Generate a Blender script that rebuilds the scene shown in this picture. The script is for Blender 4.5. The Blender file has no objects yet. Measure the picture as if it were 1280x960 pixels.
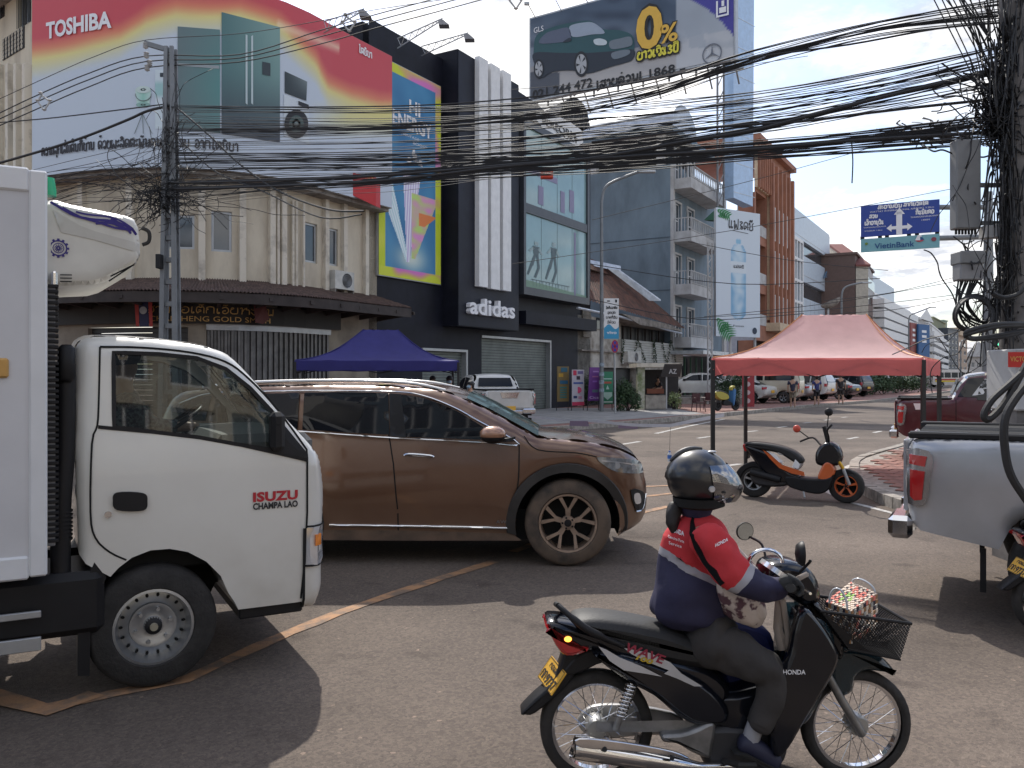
import bpy,bmesh,math,random
from mathutils import Vector,Matrix,noise
from mathutils.geometry import delaunay_2d_cdt
random.seed(7)
SC=bpy.context.scene
C=SC.collection
R=math.radians
V=Vector
F,HZ,CH=1050.0,470.0,1.75
cam=bpy.data.cameras.new('camera');camo=bpy.data.objects.new('camera',cam);C.objects.link(camo)
cam.sensor_fit='HORIZONTAL';cam.sensor_width=36;cam.lens=36*F/1280
cam.shift_y=(HZ-480)/1280.0
cam.clip_start=.05;cam.clip_end=6000
camo.location=(0,0,CH);camo.rotation_euler=(R(90),0,0)
SC.camera=camo
SUN_EL,SUN_AZ=R(48),R(-12)
W=bpy.data.worlds.new('World');SC.world=W;W.use_nodes=True
nt=W.node_tree;N=nt.nodes;L=nt.links
for n in list(N):N.remove(n)
wo=N.new('ShaderNodeOutputWorld');bg=N.new('ShaderNodeBackground');L.new(bg.outputs[0],wo.inputs[0])
sky=N.new('ShaderNodeTexSky');sky.sky_type='NISHITA';sky.sun_disc=False
sky.sun_elevation=SUN_EL;sky.sun_rotation=SUN_AZ;sky.air_density=1.2;sky.dust_density=2.0;sky.ozone_density=1.5
bg.inputs[1].default_value=.112
tc=N.new('ShaderNodeTexCoord');sep=N.new('ShaderNodeSeparateXYZ');L.new(tc.outputs['Generated'],sep.inputs[0])
def MT(op,a,b=None,c=None,clamp=False):
 m=N.new('ShaderNodeMath');m.operation=op;m.use_clamp=clamp
 for i,v in enumerate((a,b,c)):
  if v is None:continue
  if isinstance(v,(int,float)):m.inputs[i].default_value=v
  else:L.new(v,m.inputs[i])
 return m.outputs[0]
zc=MT('ADD',MT('MAXIMUM',sep.outputs[2],0.0),.16)
cb=N.new('ShaderNodeCombineXYZ');L.new(MT('DIVIDE',sep.outputs[0],zc),cb.inputs[0]);L.new(MT('DIVIDE',sep.outputs[1],zc),cb.inputs[1])
def NZ(scale,det,rough,loc,dist=0.0):
 mp=N.new('ShaderNodeMapping');L.new(cb.outputs[0],mp.inputs[0]);mp.inputs['Location'].default_value=loc
 n_=N.new('ShaderNodeTexNoise');n_.inputs['Scale'].default_value=scale;n_.inputs['Detail'].default_value=det
 n_.inputs['Roughness'].default_value=rough;n_.inputs['Distortion'].default_value=dist
 L.new(mp.outputs[0],n_.inputs[0]);return n_.outputs[0]
big=NZ(1.15,9,.62,(3.1,1.7,0),.25)
den=MT('MULTIPLY',MT('SUBTRACT',big,.455),9,clamp=True)
shade=NZ(2.4,8,.65,(8.3,4.2,0),.2)
ramp=N.new('ShaderNodeValToRGB');L.new(shade,ramp.inputs[0])
ramp.color_ramp.elements[0].position=.42;ramp.color_ramp.elements[0].color=(5.2,5.4,5.9,1)
ramp.color_ramp.elements[1].position=.56;ramp.color_ramp.elements[1].color=(10.5,10.3,10.1,1)
mx=N.new('ShaderNodeMix');mx.data_type='RGBA';L.new(den,mx.inputs[0]);L.new(ramp.outputs[0],mx.inputs[7])
sk2=N.new('ShaderNodeMix');sk2.data_type='RGBA';sk2.blend_type='MULTIPLY';sk2.inputs[0].default_value=1
L.new(sky.outputs[0],sk2.inputs[6]);sk2.inputs[7].default_value=(1.15,1.22,1.38,1)
L.new(sk2.outputs[2],mx.inputs[6]);L.new(mx.outputs[2],bg.inputs[0])
sun=bpy.data.lights.new('sun','SUN');sun.energy=3.4;sun.angle=R(.6);sun.color=(1,.95,.87)
suno=bpy.data.objects.new('sun',sun);C.objects.link(suno)
sd=V((math.sin(SUN_AZ)*math.cos(SUN_EL),math.cos(SUN_AZ)*math.cos(SUN_EL),math.sin(SUN_EL)))
suno.rotation_euler=sd.to_track_quat('Z','Y').to_euler();suno.location=sd*60
SC.view_settings.view_transform='Standard';SC.view_settings.look='None';SC.view_settings.exposure=0.42;SC.view_settings.gamma=1
def P(px,py,Y):return V(((px-640)*Y/F,Y,CH-(py-HZ)*Y/F))
def G(px,py,z=0.0):Y=F*(CH-z)/(py-HZ);return V(((px-640)*Y/F,Y,z))
def cat(pts,n=6,closed=False):
 """smooth curve through the points (Catmull-Rom)"""
 pts=[V(p)for p in pts];out=[];m=len(pts)
 for i in range(m if closed else m-1):
  if closed:a,b,c,d=pts[(i-1)%m],pts[i],pts[(i+1)%m],pts[(i+2)%m]
  else:a,b,c,d=pts[max(i-1,0)],pts[i],pts[i+1],pts[min(i+2,m-1)]
  for k in range(n):
   t=k/n
   out.append(.5*((2*b)+(c-a)*t+(2*a-5*b+4*c-d)*t*t+(3*b-3*c+d-a)*t*t*t))
 if not closed:out.append(pts[-1].copy())
 return out
class MB:
 def __init__(s):s.v=[];s.f=[];s.mi=[];s.cur=0
 def add(s,vs,fs):
  o=len(s.v);s.v+=[V(v)for v in vs]
  for f in fs:s.f.append([i+o for i in f]);s.mi.append(s.cur)
  return s
 def m(s,i):s.cur=i;return s
 def hexa(s,p):
  return s.add(p,[(3,2,1,0),(4,5,6,7),(0,1,5,4),(1,2,6,5),(2,3,7,6),(3,0,4,7)])
 def box(s,a,b,M=None):
  x0,y0,z0=a;x1,y1,z1=b
  p=[V(q)for q in((x0,y0,z0),(x1,y0,z0),(x1,y1,z0),(x0,y1,z0),(x0,y0,z1),(x1,y0,z1),(x1,y1,z1),(x0,y1,z1))]
  if M:p=[M@q for q in p]
  return s.hexa(p)
 def bbox(s,a,b,c=.02,M=None):
  x0,y0,z0=a;x1,y1,z1=b;vs=[]
  for ix,x in((0,x0),(1,x1)):
   for iy,y in((0,y0),(1,y1)):
    for iz,z in((0,z0),(1,z1)):
     sx,sy,sz=(c,-c)[ix],(c,-c)[iy],(c,-c)[iz]
     vs+=[V((x,y+sy,z+sz)),V((x+sx,y,z+sz)),V((x+sx,y+sy,z))]
  if M:vs=[M@q for q in vs]
  bm=bmesh.new()
  for q in vs:bm.verts.new(q)
  bmesh.ops.convex_hull(bm,input=bm.verts);bm.verts.ensure_lookup_table();bm.verts.index_update()
  s.add([q.co for q in bm.verts],[[w.index for w in f.verts]for f in bm.faces]);bm.free();return s
 def tube(s,pts,r,n=6,caps=True,closed=False):
  pts=[V(p)for p in pts];m=len(pts);vs=[];fs=[]
  rs=r if isinstance(r,(list,tuple))else[r]*m
  up=None
  for i,p in enumerate(pts):
   a=pts[(i-1)%m]if(closed or i)else p;b=pts[(i+1)%m]if(closed or i<m-1)else p
   t=(b-a)
   if t.length<1e-9:t=V((0,0,1))
   t.normalize()
   if up is None:
    up=V((0,0,1))if abs(t.z)<.9 else V((1,0,0))
   x=up.cross(t)
   if x.length<1e-6:x=V((1,0,0)).cross(t)
   x.normalize();y=t.cross(x);up=y
   for k in range(n):
    a_=2*math.pi*k/n
    vs.append(p+(x*math.cos(a_)+y*math.sin(a_))*rs[i])
  for i in range(m if closed else m-1):
   j=(i+1)%m
   for k in range(n):fs.append((i*n+k,i*n+(k+1)%n,j*n+(k+1)%n,j*n+k))
  if caps and not closed:fs.append(tuple(range(n))[::-1]);fs.append(tuple((m-1)*n+k for k in range(n)))
  return s.add(vs,fs)
 def cyl(s,a,b,r,n=12,r2=None):
  return s.tube([a,b],[r,r if r2 is None else r2],n)
 def lathe(s,prof,axis='z',n=24,c=(0,0,0),M=None):
  vs=[];fs=[];c=V(c)
  for r,h in prof:
   for k in range(n):
    a=2*math.pi*k/n;u,w=r*math.cos(a),r*math.sin(a)
    q={'z':V((u,w,h)),'y':V((u,h,w)),'x':V((h,u,w))}[axis]
    vs.append((M@q if M else q)+c)
  for i in range(len(prof)-1):
   for k in range(n):fs.append((i*n+k,i*n+(k+1)%n,(i+1)*n+(k+1)%n,(i+1)*n+k))
  return s.add(vs,fs)
 def ell(s,c,r,nu=14,nv=8,M=None,z0=-1,z1=1):
  vs=[];fs=[];c=V(c);a0,a1=math.asin(z0),math.asin(z1)
  for i in range(nv+1):
   a=a0+(a1-a0)*i/nv
   for k in range(nu):
    b=2*math.pi*k/nu
    q=V((r[0]*math.cos(a)*math.cos(b),r[1]*math.cos(a)*math.sin(b),r[2]*math.sin(a)))
    vs.append((M@q if M else q)+c)
  for i in range(nv):
   for k in range(nu):fs.append((i*nu+k,i*nu+(k+1)%nu,(i+1)*nu+(k+1)%nu,(i+1)*nu+k))
  return s.add(vs,fs)
 def face(s,pts):return s.add(pts,[tuple(range(len(pts)))])
 def prism(s,pts,d):
  n=len(pts);d=V(d);pts=[V(p)for p in pts]
  return s.add(pts+[p+d for p in pts],[tuple(range(n))[::-1],tuple(range(n,2*n))]+[(i,(i+1)%n,n+(i+1)%n,n+i)for i in range(n)])
 def ribbon(s,pts,w,nrm,closed=False):
  pts=[V(p)for p in pts];nrm=V(nrm);vs=[];fs=[];m=len(pts)
  for i,p in enumerate(pts):
   t=pts[(i+1)%m if closed else min(i+1,m-1)]-pts[(i-1)%m if closed else max(i-1,0)]
   if t.length<1e-9:t=V((1,0,0))
   x=nrm.cross(t).normalized()*w/2;vs+=[p-x,p+x]
  for i in range(m if closed else m-1):
   j=(i+1)%m;fs.append((2*i,2*j,2*j+1,2*i+1))
  return s.add(vs,fs)
RM={}
def mesh(name,mb,mats,smooth,T=None):
 me=bpy.data.meshes.new(name)
 me.from_pydata([(T@v if T else v)[:]for v in mb.v],[],mb.f)
 mats=mats if isinstance(mats,(list,tuple))else[mats]
 for m_ in mats:me.materials.append(m_)
 if len(mats)>1:me.polygons.foreach_set('material_index',mb.mi)
 if smooth:
  me.polygons.foreach_set('use_smooth',[True]*len(me.polygons))
  if smooth is not True:me.set_sharp_from_angle(angle=R(smooth))
 me.update();return me
def root_of(o):
 while o.parent:o=o.parent
 return o
def thing(name,label,cat_,loc=(0,0,0),rz=0.0,group=None):
 o=bpy.data.objects.new(name,None);C.objects.link(o);o.empty_display_size=.2
 o.location=loc;o.rotation_euler=(0,0,rz);o['label']=label;o['category']=cat_
 if group:o['group']=group
 RM[o.name]=(Matrix.Translation(V(loc))@Matrix.Rotation(rz,4,'Z')).inverted()
 return o
def part(name,mb,m_,parent,smooth=False,world=False,label=None,stuff=False):
 T=RM[root_of(parent).name]if world else None
 o=bpy.data.objects.new(name,mesh(name,mb,m_,smooth,T));C.objects.link(o);o.parent=parent
 if label:o['label']=label
 if stuff:o['kind']='stuff'
 return o
def solo(name,mb,m_,label=None,cat_=None,group=None,kind=None,smooth=False):
 xs=[v.x for v in mb.v];ys=[v.y for v in mb.v];zs=[v.z for v in mb.v]
 c=V(((min(xs)+max(xs))/2,(min(ys)+max(ys))/2,min(zs)))
 o=bpy.data.objects.new(name,mesh(name,mb,m_,smooth,Matrix.Translation(-c)));C.objects.link(o);o.location=c
 if kind=='structure':o['kind']=kind
 else:
  o['label']=label;o['category']=cat_
  if group:o['group']=group
  if kind:o['kind']=kind
 return o
def structp(name,mb,m_,smooth=False):return solo(name,mb,m_,kind='structure',smooth=smooth)
MC={}
def mat(name,col,rough=.6,metal=0.0,var=.12,scale=3.0,bump=0.0,bscale=None,spec=.5,coat=0.0,emit=None,alpha=1.0,col2=None,stretch=None,trans=0.0,detail=6,lo=.35,hi=.65):
 if name in MC:return MC[name]
 m=bpy.data.materials.new(name);m.use_nodes=True;n=m.node_tree.nodes;l=m.node_tree.links
 b=n['Principled BSDF'];b.inputs['Roughness'].default_value=rough;b.inputs['Metallic'].default_value=metal
 b.inputs['Specular IOR Level'].default_value=spec;b.inputs['Coat Weight'].default_value=coat;b.inputs['Coat Roughness'].default_value=.08
 c=tuple(col)+(1,)
 tcn=n.new('ShaderNodeTexCoord');mp=n.new('ShaderNodeMapping');l.new(tcn.outputs['Object'],mp.inputs[0])
 if stretch:mp.inputs['Scale'].default_value=stretch
 nz=n.new('ShaderNodeTexNoise');nz.inputs['Scale'].default_value=scale;nz.inputs['Detail'].default_value=detail;nz.inputs['Roughness'].default_value=.6
 l.new(mp.outputs[0],nz.inputs[0])
 rp=n.new('ShaderNodeValToRGB');l.new(nz.outputs[0],rp.inputs[0])
 rp.color_ramp.elements[0].position=lo;rp.color_ramp.elements[1].position=hi
 d=col2 if col2 else tuple(x*(1-var)for x in col)
 rp.color_ramp.elements[0].color=tuple(d)+(1,);rp.color_ramp.elements[1].color=c if col2 else tuple(min(1,x*(1+var*.6))for x in col)+(1,)
 l.new(rp.outputs[0],b.inputs['Base Color'])
 if bump:
  bn=n.new('ShaderNodeTexNoise');bn.inputs['Scale'].default_value=bscale or scale*4;bn.inputs['Detail'].default_value=5;l.new(mp.outputs[0],bn.inputs[0])
  bu=n.new('ShaderNodeBump');bu.inputs['Strength'].default_value=bump;bu.inputs['Distance'].default_value=.02
  l.new(bn.outputs[0],bu.inputs['Height']);l.new(bu.outputs[0],b.inputs['Normal'])
 if emit:b.inputs['Emission Color'].default_value=tuple(emit[:3])+(1,);b.inputs['Emission Strength'].default_value=emit[3]
 if alpha<1:b.inputs['Alpha'].default_value=alpha
 if trans:b.inputs['Transmission Weight'].default_value=trans
 MC[name]=m;return m
class Fac:
 def __init__(s,A,B):
  s.A=V((A[0],A[1],0));B=V((B[0],B[1],0));s.len=(B-s.A).length;s.u=(B-s.A).normalized();s.n=V((s.u.y,-s.u.x,0))
  if s.n.dot(s.A+s.u*s.len/2)>0:s.n=-s.n
 def s(s_,px,off=0):
  r=(px-640)/F;A=s_.A+s_.n*off;return(A.y*r-A.x)/(s_.u.x-r*s_.u.y)
 def z(s_,S,py,off=0):return CH-(py-HZ)*((s_.A+s_.n*off+s_.u*S).y)/F
 def pt(s_,S,z,off=0):p=s_.A+s_.u*S+s_.n*off;return V((p.x,p.y,z))
 def at(s_,px,py,off=0):S=s_.s(px,off);return s_.pt(S,s_.z(S,py,off),off)
 def rect(s_,x0,x1,yt,yb):
  a,b=s_.s(x0),s_.s(x1);return a,b,s_.z(a,yb),s_.z(a,yt)
 def box(s_,mb,a,b,z0,z1,d0,d1):
  p=s_.pt;return mb.hexa([p(a,z0,d1),p(b,z0,d1),p(b,z0,d0),p(a,z0,d0),p(a,z1,d1),p(b,z1,d1),p(b,z1,d0),p(a,z1,d0)])
 def pbox(s_,mb,x0,x1,yt,yb,d0,d1):a,b,z0,z1=s_.rect(x0,x1,yt,yb);return s_.box(mb,a,b,z0,z1,d0,d1)
 def poly(s_,mb,pts,off,d=0.0):
  q=[s_.at(x,y,off)for x,y in pts]
  return mb.prism(q,-s_.n*d)if d else mb.face(q)
 def wall(s_,mb,a,b,z0,z1,holes=(),th=.25,back=True):
  """wall slab with rectangular openings (a,b,z0,z1 each) and their reveals"""
  xs=sorted({a,b}|{min(max(h[i],a),b)for h in holes for i in(0,1)});zs=sorted({z0,z1}|{min(max(h[i],z0),z1)for h in holes for i in(2,3)})
  p=s_.pt
  for i in range(len(xs)-1):
   for j in range(len(zs)-1):
    cx,cz=(xs[i]+xs[i+1])/2,(zs[j]+zs[j+1])/2
    if any(h[0]<cx<h[1]and h[2]<cz<h[3]for h in holes):continue
    mb.face([p(xs[i],zs[j]),p(xs[i+1],zs[j]),p(xs[i+1],zs[j+1]),p(xs[i],zs[j+1])])
  for h in holes:
   c=[(h[0],h[2]),(h[1],h[2]),(h[1],h[3]),(h[0],h[3])]
   for k in range(4):
    q,w=c[k],c[(k+1)%4];mb.face([p(*q),p(*w),p(*w,-th),p(*q,-th)])
  return mb
 def frame(s_,mb,a,b,z0,z1,w,d0,d1,nx=0,nz=0):
  s_.box(mb,a,b,z0,z0+w,d0,d1);s_.box(mb,a,b,z1-w,z1,d0,d1);s_.box(mb,a,a+w,z0+w,z1-w,d0,d1);s_.box(mb,b-w,b,z0+w,z1-w,d0,d1)
  for i in range(nx):c=a+(b-a)*(i+1)/(nx+1);s_.box(mb,c-w/2.5,c+w/2.5,z0+w,z1-w,d0+.005,d1-.005)
  for i in range(nz):c=z0+(z1-z0)*(i+1)/(nz+1);s_.box(mb,a+w,b-w,c-w/2.5,c+w/2.5,d0+.007,d1-.007)
  return mb
def window(fc,parent,a,b,z0,z1,mf,mp_,w=.06,nx=0,nz=0,d=-.12,name='window',label=None):
 f=MB();fc.frame(f,a,b,z0,z1,w,d-.05,d,nx,nz);o=part(name,f,mf,parent,world=True,label=label)
 g=MB();fc.box(g,a+w*.5,b-w*.5,z0+w*.5,z1-w*.5,d-.04,d-.03);part('pane',g,mp_,o,world=True)
 return o
TXC={}
def text2d(s,bold=0.0,space=1.0,italic=0.0):
 """outline of a word as flat triangles; unit: cap height 1, origin left baseline"""
 k=(s,bold,space,italic)
 if k in TXC:return TXC[k]
 c=bpy.data.curves.new('lettering','FONT');c.body=s;c.size=1;c.offset=bold;c.space_character=space;c.resolution_u=3;c.shear=italic
 o=bpy.data.objects.new('lettering',c);C.objects.link(o);bpy.context.view_layer.update()
 me=o.evaluated_get(bpy.context.evaluated_depsgraph_get()).to_mesh()
 vs=[(v.co.x,v.co.y)for v in me.vertices];fs=[tuple(p.vertices)for p in me.polygons]
 bpy.data.objects.remove(o);bpy.data.curves.remove(c)
 if vs:
  x0=min(v[0]for v in vs);x1=max(v[0]for v in vs);vs=[((x-x0),y/.73)for x,y in vs];w=x1-x0
 else:w=1
 TXC[k]=(vs,fs,w);return TXC[k]
def word(mb,s,fn,x0,x1,y0,y1,bold=0.0,space=1.0,italic=0.0,thick=None):
 """fn(x,y)->point; the word spans x0..x1, baseline y0, cap line y1; thick = extrusion vector"""
 vs,fs,w=text2d(s,bold,space,italic)
 q=[fn(x0+(x1-x0)*x/w,y0+(y1-y0)*y)for x,y in vs]
 mb.add(q,fs)
 if thick:
  d=V(thick);from collections import Counter
  cn=Counter();
  for f in fs:
   for i in range(len(f)):cn[frozenset((f[i],f[(i+1)%len(f)]))]+=1
  o=len(mb.v)-len(q)
  for f in fs:
   for i in range(len(f)):
    a,b=f[i],f[(i+1)%len(f)]
    if cn[frozenset((a,b))]==1:mb.add([q[a],q[b],q[b]+d,q[a]+d],[(0,1,2,3)])
 return mb
LAO={'ກ':(8,'1,0 1,5 2.6,6.2 1,7.6 2.6,9.8 5,10 7,8.4 7,0'),'ຂ':(8,'3,8 2,9.6 1,8.4 2.4,7 2.6,4 1.8,1 4,0 6.6,1 7,3 7,10'),'ຄ':(8,'1.4,0 1,4 1.4,8.5 4,10 6.8,8.4 7,4 7,0|1.2,3 3,5.6 5,5 4.6,3.4 2.8,3.2 1.4,5'),'ງ':(7,'2.6,9.4 1.2,8.6 2.4,7.4 4,8 4.4,10 4,4 5,1 3,0 .5,3.6'),'ຈ':(7,'1.2,8.2 3.6,10 6,8 6.2,3 4,0 1.8,1.2 2,4 4.2,4.6'),'ຊ':(8,'3,8 2,9.6 1,8.4 2.4,7 2.6,4 1.8,1 4,0 6.6,1 7,3 6,7 8,10'),'ຍ':(8,'1.4,8 2.6,9.8 3.8,8.6 1.6,6.6 1,3 2.4,.4 5.6,.4 7,2 7,10'),'ດ':(8,'2,0 1,4 1.4,8.5 4,10 6.8,8.4 7,4 7,0|2,0 3,2 4.6,3 4.2,5 2.6,4.6'),'ຕ':(8,'2,0 1,4 1.4,8.5 3,10 4.2,8.6 5.6,10 7,8.4 7,4 7,0|2,0 3,2 4.6,3 4.2,5 2.6,4.6'),'ຖ':(8,'1.6,4 2.6,5.6 1.6,7.6 2.4,9.8 5,10 7,8.4 7,1 5,0 4.6,1.6 7,2.4'),'ທ':(8.5,'1,8.4 2,9.8 3,8.6 2.6,0|2.6,3 4,9 6,10 7.4,8 7.4,0'),'ນ':(8.5,'1,8.4 2,9.8 3,8.6 2.8,0.6 5,1 7.4,0|7.4,10 7.2,2 6,1 5,2'),'ບ':(8,'1,8.4 2,9.8 3,8.6 2.2,7 2.2,1.4 4.6,0 6.8,1.2 7,10'),'ປ':(8,'1,8.4 2,9.8 3,8.6 2.2,7 2.2,1.4 4.6,0 6.8,1.2 7,13'),'ຜ':(9,'2.6,8.4 1.6,9.6 1,8 1,1 2.6,0 4.4,5 6.2,0 8,1 8,10'),'ພ':(9,'1,8.4 2,9.8 2.8,8.6 1.8,1 3,0 4.6,6 6,0 7.4,.6 8,10'),'ຟ':(9,'1,8.4 2,9.8 2.8,8.6 1.8,1 3,0 4.6,6 6,0 7.4,.6 8,13'),'ມ':(8.5,'1,8.4 2,9.8 3,8.6 2.8,2 1.6,.4 1,1.8 2.8,2.2 6,.8 7.4,0|7.2,1 7.4,10'),'ຢ':(8,'1.4,8 2.6,9.8 3.8,8.6 1.6,6.6 1,3 2.4,.4 5.6,.4 7,2 7,13'),'ຣ':(7,'1.4,9 4,10 5.6,8.8 3,6.6 2.4,4.6 5.4,3.6 5.4,.8 3.4,.4 3,2.2 5,3'),'ລ':(8,'1.6,8.2 4,10 6.6,8.4 7,4 6.2,.6 4.4,1.8 5.4,3.6|6.2,.6 3.4,4.4 1.6,3.6 1.4,1.4 3,.8'),'ວ':(7,'1.2,8.2 3.6,10 6,8 6.2,3 4.4,0 2.8,1 3.4,2.6 5.4,2'),'ສ':(8,'1.6,8.2 4,10 6.6,8.4 7,4 6.2,.6 4.4,1.8 5.4,3.6|6.2,.6 3.4,4.4 1.6,3.6 1.4,1.4 3,.8|6.2,9 8,11.4'),'ຫ':(10,'1,8.4 2,9.8 3,8.6 2.6,0|2.6,3 4.6,8 7,10 6,7.6 8.8,6.6 9,0'),'ອ':(7.5,'1.2,7.6 3.6,10 6.4,8.2 6.6,2.6 4,0 1.4,1.4 1.4,4.4 3.4,4.8'),'ຮ':(7.5,'1.2,7.6 3.6,10 6.4,8.2 6.6,2.6 4,0 1.4,1.4 1.4,4.4 3.4,4.8|6,9 7.6,11.4'),'າ':(5.5,'1,8 2.6,10 4.4,8.4 4.4,0'),'ະ':(4.5,'1,9 2,7 3.4,9|3.6,10 2.6,7.4|1,3.4 2,1.4 3.4,3.4|3.6,4.4 2.6,1.8'),'ເ':(4.5,'2,10 1.6,1.6 2.6,0 3.6,1 2.4,2'),'ແ':(8,'2,10 1.6,1.6 2.6,0 3.6,1 2.4,2|5.4,10 5,1.6 6,0 7,1 5.8,2'),'ໂ':(6,'4.6,14 2,13.6 3.6,11 3,1 4.6,0 5,2'),'ໄ':(6,'1,14 2,12.6 3.4,13.6 3.4,1.4 4.6,0 5.4,1.4'),'ິ':(0,'-6.4,11.6 -4.4,13.4 -2,11.6 -6.4,11.6'),'ີ':(0,'-6.4,11.6 -4.4,13.4 -2,11.6 -6.4,11.6|-2,11.6 -1.6,14.4'),'ຸ':(0,'-3,-1 -2,-2 -2,-4.4'),'ູ':(0,'-4,-1 -3,-3.6 -1.4,-3.6 -1.4,-1'),'່':(0,'-3.4,14.6 -3.4,17'),'້':(0,'-5,15 -4,16.6 -3.4,15 -1.6,17'),'ັ':(0,'-5,12 -4,13.6 -2.6,12 -1,14'),'ົ':(0,'-6,12.4 -4.4,13.8 -2.6,12.2 -1.4,13.8'),'ໍ':(0,'-4.4,12 -3,13.4 -2,12 -3.2,11.2 -4.4,12'),'ຼ':(0,'-5,-1 -3,-3 -1,-1'),'ຽ':(7,'1.4,8 2.6,9.8 3.8,8.6 1.6,6.6 1,3 2.4,.4 5.6,.4 6,2 6,-4'),' ':(6,''),'|':(4,'2,-2 2,12'),'-':(6,'1,5 5,5'),'3':(7,'1.4,9 4,10 6,8 3.4,5.6 6.4,3 4,0 1,1.4')}
def lao(mb,s,fn,x0,x1,y0,y1,w,nrm):
 """same frame as word(); w = pen width in metres"""
 tot=sum(LAO.get(c,(7,''))[0]for c in s);cx=0
 for c in s:
  adv,st=LAO.get(c,LAO['ອ'])
  for k in[q for q in st.split('|')if q]:
   pts=[tuple(map(float,q.split(',')))for q in k.split()]
   sm=[(q.x,q.y)for q in cat([V((a,b,0))for a,b in pts],3)]
   mb.ribbon([fn(x0+(x1-x0)*(cx+a)/tot,y0+(y1-y0)*b/10)for a,b in sm],w,nrm)
  cx+=adv
 return mb
def inpoly(x,y,p):
 c=False;j=len(p)-1
 for i in range(len(p)):
  xi,yi=p[i];xj,yj=p[j]
  if(yi>y)!=(yj>y)and x<(xj-xi)*(y-yi)/(yj-yi)+xi:c=not c
  j=i
 return c
def segd(x,y,a,b):
 dx,dy=b[0]-a[0],b[1]-a[1];l=dx*dx+dy*dy
 t=0 if l==0 else max(0,min(1,((x-a[0])*dx+(y-a[1])*dy)/l))
 return math.hypot(x-a[0]-t*dx,y-a[1]-t*dy)
def dens(p,step,closed=True):
 out=[];n=len(p)
 for i in range(n if closed else n-1):
  a,b=p[i],p[(i+1)%n];m=max(1,int(math.ceil(math.dist(a,b)/step)))
  for k in range(m):out.append((a[0]+(b[0]-a[0])*k/m,a[1]+(b[1]-a[1])*k/m))
 if not closed:out.append(tuple(p[-1]))
 return out
def tri2d(outer,holes=(),step=.08,rings=(),rsegs=None):
 outer=dens(outer,step);holes=[dens(h,step)for h in holes]
 pts=[];edges=[];loops=[outer]+list(holes)
 for lp in loops:
  o=len(pts);pts+=lp;edges+=[(o+i,o+(i+1)%len(lp))for i in range(len(lp))]
 segs=rsegs if rsegs is not None else[]
 rm=max(rings)if rings else 0
 def near(x,y):return min((segd(x,y,a,b)for a,b in segs),default=9)
 allseg=[(lp[i],lp[(i+1)%len(lp)])for lp in loops for i in range(len(lp))]
 if rings:
  for a,b in segs:
   dx,dy=b[0]-a[0],b[1]-a[1];l=math.hypot(dx,dy)
   if l<1e-6:continue
   for sgn in(1,-1):
    nx,ny=-dy/l*sgn,dx/l*sgn
    if inpoly(a[0]+dx/2+nx*.002,a[1]+dy/2+ny*.002,outer):
     for r in rings:
      q=(a[0]+dx/2+nx*r,a[1]+dy/2+ny*r)
      if inpoly(q[0],q[1],outer)and near(*q)>r*.97 and not any(inpoly(q[0],q[1],h)for h in holes):pts.append(q)
 xs=[p[0]for p in outer];ys=[p[1]for p in outer]
 y=min(ys)+step/2
 while y<max(ys):
  x=min(xs)+step/2
  while x<max(xs):
   if inpoly(x,y,outer)and not any(inpoly(x,y,h)for h in holes):
    if min(segd(x,y,a,b)for a,b in allseg)>step*.35 and(not rings or near(x,y)>rm+step*.3):pts.append((x,y))
   x+=step
  y+=step
 r=delaunay_2d_cdt([V(p)for p in pts],edges,[],0,1e-5)
 vs=[(v.x,v.y)for v in r[0]];fs=[]
 for f in r[2]:
  cx=sum(vs[i][0]for i in f)/len(f);cy=sum(vs[i][1]for i in f)/len(f)
  if inpoly(cx,cy,outer)and not any(inpoly(cx,cy,h)for h in holes):fs.append(tuple(f))
 return vs,fs,outer
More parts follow.
